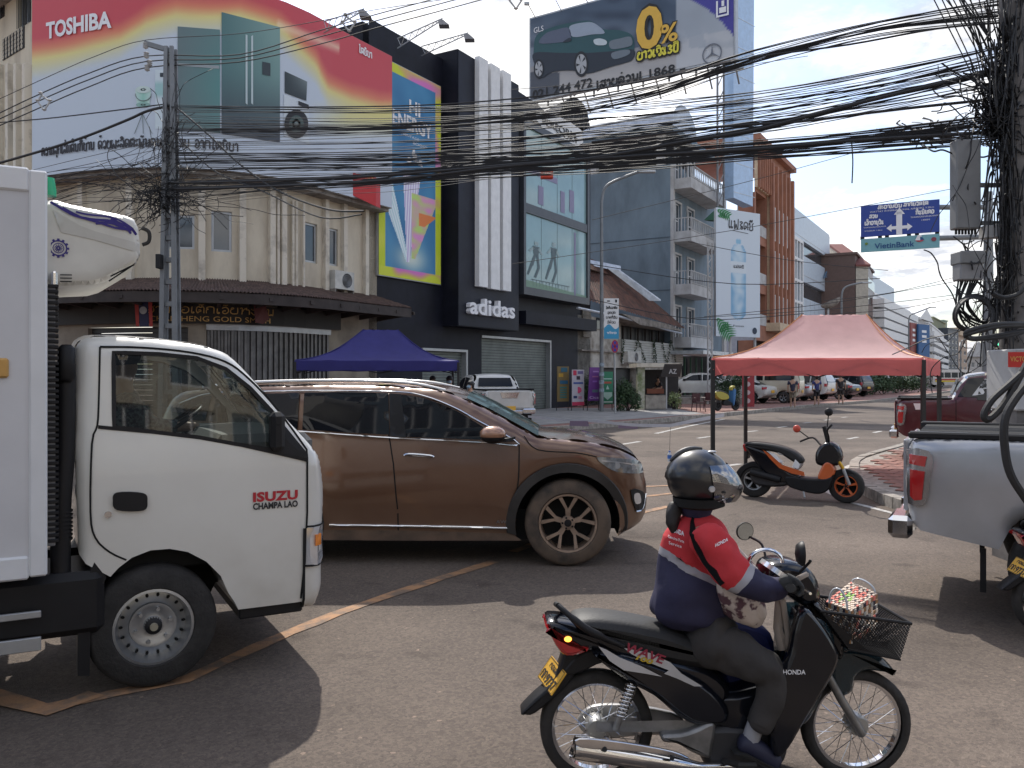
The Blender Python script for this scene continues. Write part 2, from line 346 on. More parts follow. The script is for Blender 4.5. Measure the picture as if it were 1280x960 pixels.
class Shell:
 """side silhouette (x,z) with fillet radius r towards the edges that fil() accepts; wf(x,z) half width"""
 def __init__(s,outline,wf,r=.08,fil=lambda x,z:True,step=.08,relax=2):
  s.o=outline;s.wf=wf;s.r=r;s.step=step
  d=dens(outline,step);n=len(d)
  s.relax=relax;s.segs=[(d[i],d[(i+1)%n])for i in range(n)if fil((d[i][0]+d[(i+1)%n][0])/2,(d[i][1]+d[(i+1)%n][1])/2)]
  s.ss=set(s.segs)
 def y(s,x,z,out=0.0):
  w=s.wf(x,z);r=s.r
  if s.segs and r:
   d=min(segd(x,z,a,b)for a,b in s.segs)
   if d<r:w-=r*(1-math.sqrt(max(0,1-(1-d/r)**2)))
  return w+out
 def side(s,mb,sg,holes=()):
  vs,fs,o=tri2d(s.o,holes,s.step,[s.r*k for k in(.06,.2,.45,.8)]if s.r else(),s.segs)
  mb.add([V((x,sg*s.y(x,z),z))for x,z in vs],[f if sg<0 else f[::-1]for f in fs]);return o
 def body(s,mb,holes=(),crown=lambda x,z:0.0,nseg=8,skip=lambda x,z:False,sides=(-1,1)):
  for sg in sides:o=s.side(mb,sg,holes)
  n=len(o)
  for i in range(n):
   a,b=o[i],o[(i+1)%n]
   if skip((a[0]+b[0])/2,(a[1]+b[1])/2):continue
   rows=[]
   for q in(a,b):
    w=s.y(*q);cr=crown(*q)
    rows.append([V((q[0],w*(2*k/nseg-1),q[1]+cr*(1-(2*k/nseg-1)**2)))for k in range(nseg+1)])
   for k in range(nseg):mb.add([rows[0][k],rows[1][k],rows[1][k+1],rows[0][k+1]],[(3,2,1,0)])
  ix={};nv=[];mp=[]
  for v in mb.v:
   k=(round(v.x,4),round(v.y,4),round(v.z,4))
   if k not in ix:ix[k]=len(nv);nv.append(v)
   mp.append(ix[k])
  F_=[];M_=[]
  for f,mi in zip(mb.f,mb.mi):
   f=[mp[i]for i in f];f=[f[i]for i in range(len(f))if f[i]!=f[i-1]]
   if len(set(f))>2:F_.append(f);M_.append(mi)
  mb.v,mb.f,mb.mi=nv,F_,M_
  if s.relax:
   od=dens(s.o,s.step);hd=[q for h in holes for q in dens(h,s.step)];fx={(round(x,4),round(z,4))for x,z in hd}|{(round(a[0],4),round(a[1],4))for i,a in enumerate(od)if(a,od[(i+1)%len(od)])not in s.ss and(od[i-1],a)not in s.ss}
   nb=[set()for _ in mb.v]
   for f in mb.f:
    for i in range(len(f)):nb[f[i]].add(f[i-1]);nb[f[i-1]].add(f[i])
   fr=[i for i,v in enumerate(mb.v)if(round(v.x,4),round(v.z,4))not in fx]
   for _ in range(s.relax):
    nw={i:mb.v[i]*.4+sum((mb.v[j]for j in nb[i]),V((0,0,0)))*(.6/len(nb[i]))for i in fr}
    for i,v in nw.items():mb.v[i]=v
  return mb
 def patch(s,mb,poly,sg=-1,out=.004,step=None,holes=(),edge=True):
  vs,fs,o=tri2d(poly,holes,step or s.step)
  mb.add([V((x,sg*s.y(x,z,out),z))for x,z in vs],[f if sg<0 else f[::-1]for f in fs])
  if edge:
   for i in range(len(o)):
    a,b=o[i],o[(i+1)%len(o)]
    mb.add([V((a[0],sg*s.y(*a,out),a[1])),V((b[0],sg*s.y(*b,out),b[1])),V((b[0],sg*s.y(*b,-.01),b[1])),V((a[0],sg*s.y(*a,-.01),a[1]))],[(0,1,2,3)])
  return mb
 def line(s,mb,pts,w,sg=-1,out=.003,step=.06,closed=False):
  pts=dens(pts,step,closed);q=[V((x,sg*s.y(x,z,out),z))for x,z in pts]
  return mb.ribbon(q,w,(0,sg,0),closed)
 def bar(s,mb,pts,r,sg=-1,out=.0,step=.06,n=6):
  pts=dens(pts,step,False);return mb.tube([V((x,sg*s.y(x,z,out),z))for x,z in pts],r,n)
class Fr:
 """a vehicle's own frame; l(px,py) gives (x,z) on its near side plane y=c"""
 def __init__(s,loc,rz,c):s.loc=V(loc);s.rz=rz;s.h=V((math.cos(rz),math.sin(rz),0));s.t=V((-math.sin(rz),math.cos(rz),0));s.c=c
 def l(s,px,py,c=None):
  c=s.c if c is None else c;A=s.loc+s.t*c;r=(px-640)/F
  x=(A.y*r-A.x)/(s.h.x-r*s.h.y);Y=A.y+x*s.h.y;return(x,CH-(py-HZ)*Y/F-s.loc.z)
 def L(s,pts,c=None):return[s.l(a,b,c)for a,b in pts]
 def p(s,px,py,c=None):x,z=s.l(px,py,c);return V((x,s.c if c is None else c,z))
def smooth2(pts,n=5,closed=True):return[(q.x,q.y)for q in cat([V((a,b,0))for a,b in pts],n,closed)]
def arc(cx,cz,r,a0,a1,n=12):return[(cx+r*math.cos(R(a0+(a1-a0)*i/n)),cz+r*math.sin(R(a0+(a1-a0)*i/n)))for i in range(n+1)]
# ================= materials =================
def s2l(c):return tuple(((x/255)/12.92 if x/255<=.04045 else((x/255+.055)/1.055)**2.4)for x in c)
A_=mat('asphalt',(.160,.128,.109),.88,var=.3,scale=.35,bump=.55,bscale=120,spec=.35,lo=.3,hi=.7)
def asphalt_detail(m):
 n=m.node_tree.nodes;l=m.node_tree.links;b=n['Principled BSDF']
 old=b.inputs['Base Color'].links[0].from_socket;tcn=n.new('ShaderNodeTexCoord')
 v=n.new('ShaderNodeTexVoronoi');v.inputs['Scale'].default_value=60;l.new(tcn.outputs['Object'],v.inputs['Vector'])
 g=n.new('ShaderNodeTexNoise');g.inputs['Scale'].default_value=160;g.inputs['Detail'].default_value=3;l.new(tcn.outputs['Object'],g.inputs['Vector'])
 r1=n.new('ShaderNodeValToRGB');l.new(v.outputs['Color'],r1.inputs[0]);r1.color_ramp.elements[0].position=.1;r1.color_ramp.elements[0].color=(.62,.62,.62,1);r1.color_ramp.elements[1].color=(1.15,1.13,1.1,1)
 e=r1.color_ramp.elements.new(.93);e.color=(1.1,1.1,1.05,1);r1.color_ramp.elements[-1].color=(2.3,2.1,1.9,1)
 mm=n.new('ShaderNodeMix');mm.data_type='RGBA';mm.blend_type='MULTIPLY';mm.inputs[0].default_value=.9;l.new(old,mm.inputs[6]);l.new(r1.outputs[0],mm.inputs[7])
 m2=n.new('ShaderNodeMix');m2.data_type='RGBA';m2.blend_type='OVERLAY';m2.inputs[0].default_value=.55;l.new(mm.outputs[2],m2.inputs[6]);l.new(g.outputs[0],m2.inputs[7])
 w=n.new('ShaderNodeTexNoise');w.inputs['Scale'].default_value=.9;w.inputs['Detail'].default_value=7;mp=n.new('ShaderNodeMapping');mp.inputs['Rotation'].default_value=(0,0,R(-50));mp.inputs['Scale'].default_value=(.5,.8,1)
 l.new(tcn.outputs['Object'],mp.inputs[0]);l.new(mp.outputs[0],w.inputs[0]);r2=n.new('ShaderNodeValToRGB');l.new(w.outputs[0],r2.inputs[0])
 r2.color_ramp.elements[0].position=.35;r2.color_ramp.elements[0].color=(.78,.77,.76,1);r2.color_ramp.elements[1].position=.62;r2.color_ramp.elements[1].color=(1.1,1.09,1.07,1)
 m3=n.new('ShaderNodeMix');m3.data_type='RGBA';m3.blend_type='MULTIPLY';m3.inputs[0].default_value=1;l.new(m2.outputs[2],m3.inputs[6]);l.new(r2.outputs[0],m3.inputs[7])
 o=n.new('ShaderNodeTexNoise');o.inputs['Scale'].default_value=2.6;o.inputs['Detail'].default_value=4;l.new(tcn.outputs['Object'],o.inputs[0]);r3=n.new('ShaderNodeValToRGB');l.new(o.outputs[0],r3.inputs[0]);r3.color_ramp.elements[0].position=.60;r3.color_ramp.elements[0].color=(1,1,1,1);r3.color_ramp.elements[1].position=.72;r3.color_ramp.elements[1].color=(.66,.65,.65,1)
 m4=n.new('ShaderNodeMix');m4.data_type='RGBA';m4.blend_type='MULTIPLY';m4.inputs[0].default_value=1;l.new(m3.outputs[2],m4.inputs[6]);l.new(r3.outputs[0],m4.inputs[7]);l.new(m4.outputs[2],b.inputs['Base Color'])
asphalt_detail(A_)
M_yel=mat('worn_yellow_paint',(.40,.215,.105),.8,scale=6,col2=(.17,.12,.085),lo=.38,hi=.58,bump=.3,bscale=90)
M_whp=mat('worn_white_road_paint',(.5,.48,.45),.8,scale=14,col2=(.16,.15,.14),lo=.32,hi=.55)
M_brick=mat('red_paver',(.24,.12,.095),.85,var=.4,scale=5,bump=.4)
M_kerb=mat('kerb_concrete',(.3,.27,.235),.9,var=.4,scale=6,bump=.4)
M_conc=mat('pavement_concrete',(.27,.26,.25),.9,var=.25,scale=1.5,bump=.3)
M_cream=mat('cream_render',(.62,.55,.43),.85,scale=1.1,col2=(.40,.34,.26),lo=.25,hi=.55,bump=.15,stretch=(1,1,.35))
M_cream2=mat('pale_trim_render',(.66,.60,.50),.85,scale=2,col2=(.33,.29,.24),lo=.25,hi=.5)
M_dirt=mat('grimy_concrete',(.30,.27,.24),.9,scale=2.5,col2=(.12,.105,.09),lo=.3,hi=.6)
M_dkroof=mat('brown_roof_tiles',(.115,.075,.062),.8,var=.45,scale=6,bump=.4)
M_dkwood=mat('dark_fascia',(.045,.035,.032),.75,var=.3)
M_navy=mat('dark_navy_cladding',(.010,.011,.019),.55,var=.3,scale=1.5,spec=.22)
M_navy2=mat('navy_cladding_front',(.014,.016,.027),.5,var=.25,scale=1.5,spec=.25)
M_white=mat('white_panel',(.74,.74,.74),.5,var=.08)
M_alu=mat('grey_aluminium',(.42,.43,.44),.45,metal=.6,var=.1)
M_glass=mat('dark_window_glass',(.045,.055,.065),.08,var=.3,scale=.6,spec=.9)
M_glassb=mat('blue_window_glass',(.10,.17,.25),.07,var=.3,scale=.3,spec=.9)
M_black=mat('black_metal',(.016,.016,.018),.5,var=.2)
M_rubber=mat('black_rubber',(.022,.021,.02),.75,var=.3,scale=8)
M_gold=mat('gold_lettering',(.55,.32,.10),.4,metal=.3,var=.1)
M_bluew=mat('blue_grey_render',(.19,.25,.30),.85,scale=.7,col2=(.125,.165,.20),lo=.32,hi=.62,stretch=(1,1,.4))
M_ltgrey=mat('light_grey_render',(.5,.5,.5),.8,scale=1.2,col2=(.36,.35,.34),lo=.3,hi=.6)
M_rust=mat('rusty_roof_sheet',(.13,.055,.035),.8,scale=2.2,col2=(.055,.028,.02),lo=.35,hi=.6,bump=.3)
M_zinc=mat('zinc_sheet',(.55,.58,.62),.4,metal=.5,var=.2,scale=3)
M_or=mat('terracotta_render',(.34,.15,.095),.8,var=.2,scale=.6)
M_sandy=mat('sand_render',(.60,.46,.32),.8,var=.15)
M_shut=mat('green_grey_shutter',(.17,.19,.175),.55,metal=.2,var=.2,scale=1.5)
M_leaf=mat('shrub_leaves',(.045,.085,.03),.7,scale=5,col2=(.02,.042,.016),lo=.35,hi=.65)
M_letw=mat('white_lettering',(.8,.8,.82),.5,var=.02)
M_letk=mat('black_lettering',(.02,.02,.022),.6,var=.05)
def printmat():
 m=bpy.data.materials.new('printed_vinyl');m.use_nodes=True;n=m.node_tree.nodes;b=n['Principled BSDF'];a=n.new('ShaderNodeAttribute');a.attribute_name='print'
 m.node_tree.links.new(a.outputs[0],b.inputs['Base Color']);b.inputs['Roughness'].default_value=.6;return m
M_print=printmat()
def printed(parent,ptf,x0,x1,nx,ny,col,name='printed_picture'):
 """flat print: ptf(u,v) -> point, col(u,v) -> sRGB 0..255"""
 vs=[];cs=[];fs=[]
 for j in range(ny+1):
  for i in range(nx+1):
   u,v=i/nx,j/ny;vs.append(ptf(x0+(x1-x0)*u,v));cs.append(s2l([max(0,min(255,c))for c in col(x0+(x1-x0)*u,v)])+(1,))
 for j in range(ny):
  for i in range(nx):a=j*(nx+1)+i;fs.append((a,a+1,a+nx+2,a+nx+1))
 mb=MB();mb.add(vs,fs);o=part(name,mb,M_print,parent,smooth=True,world=True)
 at=o.data.color_attributes.new('print','FLOAT_COLOR','POINT')
 at.data.foreach_set('color',[c for q in cs for c in q]);return o
def mixc(a,b,t):t=max(0,min(1,t));return tuple(a[i]+(b[i]-a[i])*t for i in range(3))
def colm(name,rgb,rough=.55,**k):return mat(name,s2l(rgb),rough,var=k.pop('var',.04),**k)
# ================= ground =================
g=MB();S_=3000
g.face([(-S_,-60,0),(S_,-60,0),(S_,S_,0),(-S_,S_,0)])
structp('road',g,A_)
LK=[(-400,700),(300,562),(560,549),(640,543),(715,538),(800,531),(880,523),(947,516.5),(1020,509),(1093,503),(1150,496),(1195,489)]
lk=[G(x,y)for x,y in[(-200,565),(300,556),(560,548)]+LK[3:]]
side=MB();far=[V((lk[-1].x+3,lk[-1].y+30,0)),V((60,260,0)),V((-90,120,0)),V((-90,30,0))]
up=V((0,0,.14))
side.face([p+up for p in lk+far]);
structp('left_pavement',side,M_brick)
def kerb(pts,w,h,name,n0=1.0):
 k=thing_struct(name,pts[0])
 tot=[]
 for i in range(len(pts)-1):
  a,b=pts[i],pts[i+1];m=max(1,round((b-a).length/n0));tot+=[(a.lerp(b,j/m),a.lerp(b,(j+1)/m))for j in range(m)]
 pool=[]
 for a,b in tot[:150]:
  d=(b-a).normalized();nn=V((-d.y,d.x,0));a_=a+d*.008;b_=b-d*.008;q=MB();zz=h+random.uniform(-.006,.006)
  q.hexa([a_-nn*.02,b_-nn*.02,b_+nn*w,a_+nn*w]+[p+V((0,0,zz))for p in(a_,b_,b_+nn*w,a_+nn*w)]);part('kerb_stone',q,M_kerb,k,world=True)
 return k
def thing_struct(name,loc):
 o=bpy.data.objects.new(name,None);C.objects.link(o);o.location=loc;o['kind']='structure';RM[o.name]=Matrix.Translation(V(loc)).inverted();return o
kerb(lk[1:8],.18,.16,'left_kerb',1.3)
kf=MB()
for a,b in zip(lk[7:],lk[8:]):
 d=(b-a).normalized();nn=V((-d.y,d.x,0));kf.hexa([a,b,b+nn*.2,a+nn*.2]+[p+V((0,0,.16))for p in(a,b,b+nn*.2,a+nn*.2)])
structp('far_left_kerb',kf,M_kerb)
ap=MB();ap.face([G(x,y,.146)for x,y in[(560,538),(640,534),(700,529.5),(800,523),(880,517),(838,510),(690,510),(560,522)]]);structp('concrete_apron',ap,M_conc)
rk=[G(x,y)for x,y in[(1230,530),(1170,549),(1131,564),(1082,580),(1074,594),(1085,613),(1104,625),(1131,636),(1180,652),(1290,690)]]
rk=cat(rk,3)
si=MB();si.face([p+up for p in rk[::-1]]+[V((60,12,.14)),V((60,60,.14)),V((34,75,.14))][::1])if 0 else None
si=MB();bm_pts=[p+V((0,0,.125))for p in rk]+[V((80,rk[-1].y-6,.125)),V((180,130,.125)),V((85,130,.125))]
si.face(bm_pts);structp('right_pavement',si,M_kerb)
kerb([p for p in rk][::1],-.16,.15,'right_kerb',.55)
pv=thing_struct('paved_corner',G(1110,600));poly=[(p.x,p.y)for p in[G(x,y)for x,y in[(1160,560),(1135,567),(1097,583),(1090,594),(1098,608),(1118,618),(1160,632),(1230,655),(1240,545)]]]
cnt=0
tile=MB();tile.bbox((-.19,-.19,0),(.19,.19,.022),.008);tme=mesh('paver',tile,[M_brick],False)
dx,dy=V((.65,.76,0)),V((-.76,.65,0))
for i in range(-30,40):
 for j in range(-30,40):
  c=V((6.2,12.5,0))+dx*(i*.4)+dy*(j*.4+(.2 if i%2 else 0))
  if inpoly(c.x,c.y,poly)and cnt<290:
   o=bpy.data.objects.new('paver',tme);C.objects.link(o);o.parent=pv;o.location=c-pv.location+V((0,0,.121+random.uniform(0,.006)));o.rotation_euler=(0,0,R(49.5));cnt+=1
def strip(pts,w,m,name='road_marking',z=.005,jag=.012):
 mb=MB();pts=[V(p)+V((0,0,z))for p in dens3(pts,.25)];vs=[];fs=[]
 for i,p in enumerate(pts):
  t=(pts[min(i+1,len(pts)-1)]-pts[max(i-1,0)]).normalized();x=V((-t.y,t.x,0))
  vs+=[p-x*(w/2+random.uniform(-jag,jag)),p+x*(w/2+random.uniform(-jag,jag))]
 for i in range(len(pts)-1):fs.append((2*i,2*i+2,2*i+3,2*i+1))
 mb.add(vs,fs);return structp(name,mb,m)
def dens3(pts,st):
 out=[]
 for a,b in zip(pts,pts[1:]):
  n=max(1,int((b-a).length/st));out+=[a.lerp(b,k/n)for k in range(n)]
 return out+[pts[-1]]
strip([G(618,702),G(500,740),G(420,768),G(360,792),G(230,850),G(60,885)],.11,M_yel)
strip([G(640,690),G(740,655),G(836,633)],.11,M_yel)
strip([G(-60,852),G(20,878),G(62,890),G(120,868)],.14,M_yel,z=.009)
strip([G(790,622),G(850,616)],.12,M_yel);strip([G(790,609),G(840,607)],.1,M_yel)
for a,b in[((775,556),(800,552)),((872,548),(889,545.5)),((933,540),(946,538.5)),((972,534.5),(983,533)),((1004,529),(1014,528)),((1060,549),(1072,546.5)),((1092,541),(1101,539)),((1030,525.5),(1038,524.5)),((1052,522),(1059,521.2)),((905,583),(925,580)),((838,572),(852,569))]:
 strip([G(*a),G(*b)],.13,M_whp)
strip([G(1190,520),G(1165,536),G(1131,557),G(1058,584),G(1034,604),G(1036,616),G(1062,628),G(1117,642),G(1200,668)],.1,M_whp)
strip([G(820,542),G(860,533),G(905,524)],.14,M_whp)
# ================= facade line of the street =================
def ST(px):r=(px-640)/F;t=(42*r-2.0)/(.59-r);return(2+.59*t,42+t)
class CFac(Fac):
 def __init__(s,pts):
  s.p=[V((p[0],p[1],0))for p in pts];s.c=[0]
  for a,b in zip(s.p,s.p[1:]):s.c.append(s.c[-1]+(b-a).length)
  s.len=s.c[-1];s.u=(s.p[-1]-s.p[-2]).normalized();s.n=V((s.u.y,-s.u.x,0))
  s.nn=[]
  for i in range(len(s.p)):t=(s.p[min(i+1,len(s.p)-1)]-s.p[max(i-1,0)]).normalized();s.nn.append(V((t.y,-t.x,0)))
 def at0(s,S):
  i=0
  while i<len(s.c)-2 and S>s.c[i+1]:i+=1
  t=(S-s.c[i])/(s.c[i+1]-s.c[i]);return s.p[i]+(s.p[i+1]-s.p[i])*t,s.nn[i].lerp(s.nn[i+1],max(0,min(1,t)))
 def pt(s,S,z,off=0):p,n=s.at0(S);q=p+n*off;return V((q.x,q.y,z))
 def s(s_,px,off=0):
  r=(px-640)/F;lo,hi=-.0,s_.len
  f=lambda S:(lambda q:q.x-r*q.y)(s_.pt(S,0,off))
  for _ in range(40):
   m=(lo+hi)/2
   if f(m)<0:lo=m
   else:hi=m
  return(lo+hi)/2
 def z(s_,S,py,off=0):return CH-(py-HZ)*s_.pt(S,0,off).y/F
 def box(s_,mb,a,b,z0,z1,d0,d1):
  n=max(1,int((b-a)/.8));p=s_.pt
  for i in range(n):
   u,w=a+(b-a)*i/n,a+(b-a)*(i+1)/n
   mb.hexa([p(u,z0,d1),p(w,z0,d1),p(w,z0,d0),p(u,z0,d0),p(u,z1,d1),p(w,z1,d1),p(w,z1,d0),p(u,z1,d0)])
  return mb
 def wall(s_,mb,a,b,z0,z1,holes=(),th=.25):
  k=[a]+[c for c in s_.c if a<c<b]+[b]
  Fac.wall(s_,mb,a,b,z0,z1,list(holes)+[(c,c,z0,z0)for c in k],th);return mb
def bez(a,b,c,n):return[((1-t)**2*a[0]+2*t*(1-t)*b[0]+t*t*c[0],(1-t)**2*a[1]+2*t*(1-t)*b[1]+t*t*c[1])for t in[i/n for i in range(n+1)]]
R0=ST(471);R1=ST(395)
TF=CFac([(-30,32.3),(-15,26.3)]+bez((-12.6,25.34),(-8.2,23.6),R1,14)+[R0])
# ================= cream shophouse with the curved front =================
tb=thing('shophouse','cream two storey shophouse with curved corner front, stained walls and a brown tiled awning','building',(-9,27,0))
EAVE=7.62
wins=[(224-16,243,268,311),(264,290,263,314),(381,396.5,277,327),(408.5,422.5,284,331)]
hol=[TF.rect(*w)for w in wins];sE=TF.len
w=MB();TF.wall(w,2,sE,4.4,EAVE,hol);part('wall',w,M_cream,tb,world=True)
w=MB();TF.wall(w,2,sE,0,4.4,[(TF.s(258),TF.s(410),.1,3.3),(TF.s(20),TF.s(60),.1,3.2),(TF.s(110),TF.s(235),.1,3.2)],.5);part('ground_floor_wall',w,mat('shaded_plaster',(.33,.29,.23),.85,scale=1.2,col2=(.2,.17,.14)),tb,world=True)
for a,b,z0,z1 in hol:window(TF,tb,a,b,z0,z1,M_alu,M_glass,.07,0,0,-.06)
for px in(105,165,253,302,338,352,405,428,455):
 b_=MB();s0=TF.s(px);TF.box(b_,s0-.09,s0+.09,4.4,EAVE,.003,.16);part('pilaster',b_,M_cream2,tb,world=True)
for px in(345,367,376,343+20):
 b_=MB();s0=TF.s(px);b_.tube([TF.pt(s0,4.45,.12),TF.pt(s0,7.3,.12)],.05,8);part('drain_pipe',b_,M_cream2,tb,world=True,smooth=60)
b_=MB();TF.box(b_,2,sE,EAVE,EAVE+.28,-.3,.55);part('eave_slab',b_,M_dirt,tb,world=True)
b_=MB();TF.box(b_,TF.s(42,.7),sE-.05,EAVE+.3,12.9,-1.3,-.9);part('parapet',b_,M_dirt,tb,world=True)
b_=MB();b_.face([TF.pt(2,EAVE+.29,0)]+[TF.pt(c,EAVE+.29,0)for c in TF.c[1:]]+[V((8,55,EAVE+.29)),V((-22,55,EAVE+.29))]);part('roof',b_,M_dirt,tb,world=True)
aw=MB();n=170;s0a,s1a=TF.s(62),sE+.0;rows=9
prof=[(TF.z(0,0)and 0,4.52)]
vs=[];fs=[]
for j in range(rows+1):
 for i in range(n*2+1):
  S=s0a+(s1a-.1-s0a)*i/(2*n);d=1.66*j/rows;z=4.62-.50*j/rows-.015*(j%2)+(.05 if i%2 else 0);vs.append(TF.pt(min(S,sE+2),z,d))
for j in range(rows):
 for i in range(n*2):a=j*(2*n+1)+i;fs.append((a,a+1,a+2*n+2,a+2*n+1))
aw.add(vs,fs);awn=part('awning_tiles',aw,M_dkroof,tb,world=True,stuff=True)
b_=MB();TF.box(b_,s0a,sE-.1,3.80,4.10,1.56,1.64);part('awning_fascia',b_,M_dkwood,tb,world=True)
for k in range(14):
 S=s0a+(sE-s0a)*k/13;b_=MB();b_.hexa([TF.pt(S,3.72,0),TF.pt(S+.08,3.72,0),TF.pt(S+.08,3.9,1.66),TF.pt(S,3.9,1.66),TF.pt(S,4.4,0),TF.pt(S+.08,4.4,0),TF.pt(S+.08,4.0,1.66),TF.pt(S,4.0,1.66)]);part('awning_bracket',b_,M_dkwood,tb,world=True)
sg=thing('shop_sign','dark gold smith shop sign with dull gold Lao and Latin letters under the tiled awning','sign',TF.at(300,400,.1))
b_=MB();TF.box(b_,TF.s(64),TF.s(420),3.30,3.86,.1,.22);part('sign_board',b_,mat('sign_dark_brown',(.018,.014,.012),.6),sg,world=True)
b_=MB();fz=lambda x,y:TF.pt(x,y,.235)
lao(b_,'ຮ້ານຄຳເຕັກເຈັຍຫງວນ',fz,TF.s(188),TF.s(337),3.60,3.79,.028,(.3,-1,0));word(b_,'CHAN HENG GOLD SMITH',fz,TF.s(192),TF.s(333),3.36,3.52);part('lettering',b_,M_gold,sg,world=True)
fl=MB();
for k,(a,b,m_)in enumerate([(168,173,0),(173,185,1),(185,190,0)]):fl.m(m_);fl.face([TF.at(a,374,.6),TF.at(b,374,.6),TF.at(b+1,408,.55),TF.at(a+2,408,.55)])
fl.m(2);c0=TF.at(179.5,388,.58);fl.lathe([(0,0),(.11,0)],'y',16,c0-V((0,.03,0)))
solo('hanging_flag',fl,[colm('flag_red',(170,50,45)),colm('flag_navy',(30,32,75)),colm('flag_white',(170,170,175))],'red and navy flag with white disc at the left end of the gold smith sign','flag')
fl=MB();fl.add([TF.at(317,378,.5),TF.at(331,379,.52),TF.at(337,398,.5),TF.at(329,405,.5),TF.at(319,403,.55)],[(0,1,2,3,4)]);solo('hanging_cloth',fl,colm('dull_red_cloth',(95,38,35)),'dull red cloth hanging over the right end of the gold smith sign','cloth')
gt=thing('folding_gate','grey folding metal shop gate drawn across the gold smith front','gate',TF.at(330,470,-.1))
b_=MB();TF.box(b_,TF.s(258),TF.s(411),3.12,3.3,-.1,.1);part('gate_rail',b_,M_alu,gt,world=True)
a0,a1=TF.s(259),TF.s(410)
for k in range(46):
 s0=a0+(a1-a0)*k/46;b_=MB();TF.box(b_,s0,s0+.075,.1,3.12,-.05+(.05 if k%2 else 0),.0+(.05 if k%2 else 0));part('gate_slat',b_,mat('gate_grey_metal',(.17,.165,.16),.5,metal=.4,var=.3),gt,world=True)
b_=MB();TF.box(b_,a0,a1,.1,3.12,-.3,-.25);part('gate_backing',b_,M_black,gt,world=True)
for k,(pa,pb)in enumerate([(110,235),(20,60)]):
 gt=thing('roller_door',['dark closed roller door of the gold smith behind the truck cab','dark closed roller door at the far left behind the truck box'][k],'door',TF.at((pa+pb)/2,470,-.1));b_=MB();s0,s1=TF.s(pa),TF.s(pb)
 for j in range(20):TF.box(b_,s0,s1,.1+j*.155,.1+j*.155+.14,-.2,-.15)
 part('shutter_slats',b_,mat('dark_shutter',(.05,.05,.05),.5,metal=.3),gt,world=True,stuff=True)
def aircon(fc,x0,x1,yt,yb,label,off=.35):
 t=thing('air_conditioner',label,'air conditioner',fc.at((x0+x1)/2,yb,off/2),group=None)
 a,b,z0,z1=fc.rect(x0,x1,yt,yb);m_=MB();fc.box(m_,a,b,z0,z1,.06,off);part('casing',m_,mat('aircon_white',(.55,.54,.5),.6,var=.2),t,world=True)
 c=fc.pt(a+(b-a)*.62,(z0+z1)/2,off+.01);r=min(z1-z0,b-a)*.4;g_=MB()
 for k in range(4):rr=r*(k+1)/4;g_.tube([c+fc.u*rr*math.cos(R(q*30))+V((0,0,rr*math.sin(R(q*30))))for q in range(12)],.008,4,closed=True)
 d=MB();d.face([c-fc.n*.004+fc.u*r*math.cos(R(q*20))+V((0,0,r*math.sin(R(q*20))))for q in range(18)]);part('fan_opening',d,M_black,t,world=True)
 part('fan_grille',g_,M_alu,t,world=True)
 m_=MB();fc.box(m_,a,a+.05,z0-.2,z0-.005,0,off);fc.box(m_,b-.05,b,z0-.2,z0-.005,0,off);part('bracket',m_,M_dirt,t,world=True)
aircon(TF,409,433,338,361,'white air conditioner hung on the cream wall above the tiled awning')
# ================= big curved billboard =================
bb=thing('curved_billboard','huge curved billboard of fridges and appliances under a red band with white TOSHIBA lettering','billboard',TF.at(250,215,.6))
z0b=7.75;sl,sr=TF.s(40,.7),sE+.0
ZT=lambda S:13.15+(.9 if 0 else 0)
def yb_(x):
 k=[(40,64),(100,50),(150,40),(180,20),(220,10),(300,14),(350,30),(395,72),(410,100),(440,116),(475,126)]
 for(a,b),(c,d)in zip(k,k[1:]):
  if x<=c:return b+(d-b)*(x-a)/(c-a)
 return 126
def tcol(px,py):
 d=py-yb_(px);n_=noise.noise(V((px/60,py/60,0)))*4;d+=n_
 if px>180 and px<400:d=d*1.0+max(0,1-abs(px-300)/150)*6
 c=mixc((203,80,90),(222,136,104),(d+14)/14)if d<0 else(mixc((222,136,104),(226,212,142),d/12)if d<12 else mixc((226,212,142),(196,206,218),(d-12)/24))
 if px>345:
  e=abs(py-(30+(px-345)*.38));c=mixc(c,(246,226,190),max(0,1-e/9)*.75*(1 if 345<px<425 else 0))
  e2=py-(126+(px-470)*.0);
  if py>126 and px>385:c=mixc(c,(224,212,130),max(0,1-abs(py-148)/26)*min(1,(px-385)/50)*.8)
 return c
def tpt(S,v):return TF.pt(S,z0b+(13.15-z0b)*v,.7)
def pxy(S,v,off=.7):q=tpt(S,v);return 640+F*q.x/q.y,HZ-(q.z-CH)*F/q.y
b_=MB();TF.box(b_,sl,sr,z0b-.02,13.17,.35,.68);part('billboard_frame',b_,M_dirt,bb,world=True)
printed(bb,tpt,sl,sr,150,60,lambda S,v:tcol(*pxy(S,v)))
tq=lambda x,y,o=.72:TF.at(x,y,o)
def pgrid(fc,pts,off,col,parent,name='printed_shape',nx=10,ny=14):
 tl,tr,br,bl=[V((a,b,0))for a,b in pts]
 f=lambda u,v:(lambda q:fc.at(q.x,q.y,off))((bl.lerp(br,u)).lerp(tl.lerp(tr,u),v))
 return printed(parent,f,0,1,nx,ny,lambda u,v:col(u,1-v),name)
pgrid(TF,[(222,33),(275,37),(275,166),(222,160)],.72,lambda u,v:mixc((108,112,118),(92,142,140),.3+.7*u*(1-abs(v-.55))),bb,'printed_fridge')
pgrid(TF,[(277,15),(350,34),(350,178),(277,167)],.72,lambda u,v:mixc((78,100,104),(60,66,76),v*.9)if .48<u<.5 else mixc(mixc((84,120,122),(128,160,156),u*1.2*(1-v*.8)),(70,74,84),max(0,v-.45)*1.7),bb,'printed_fridge')
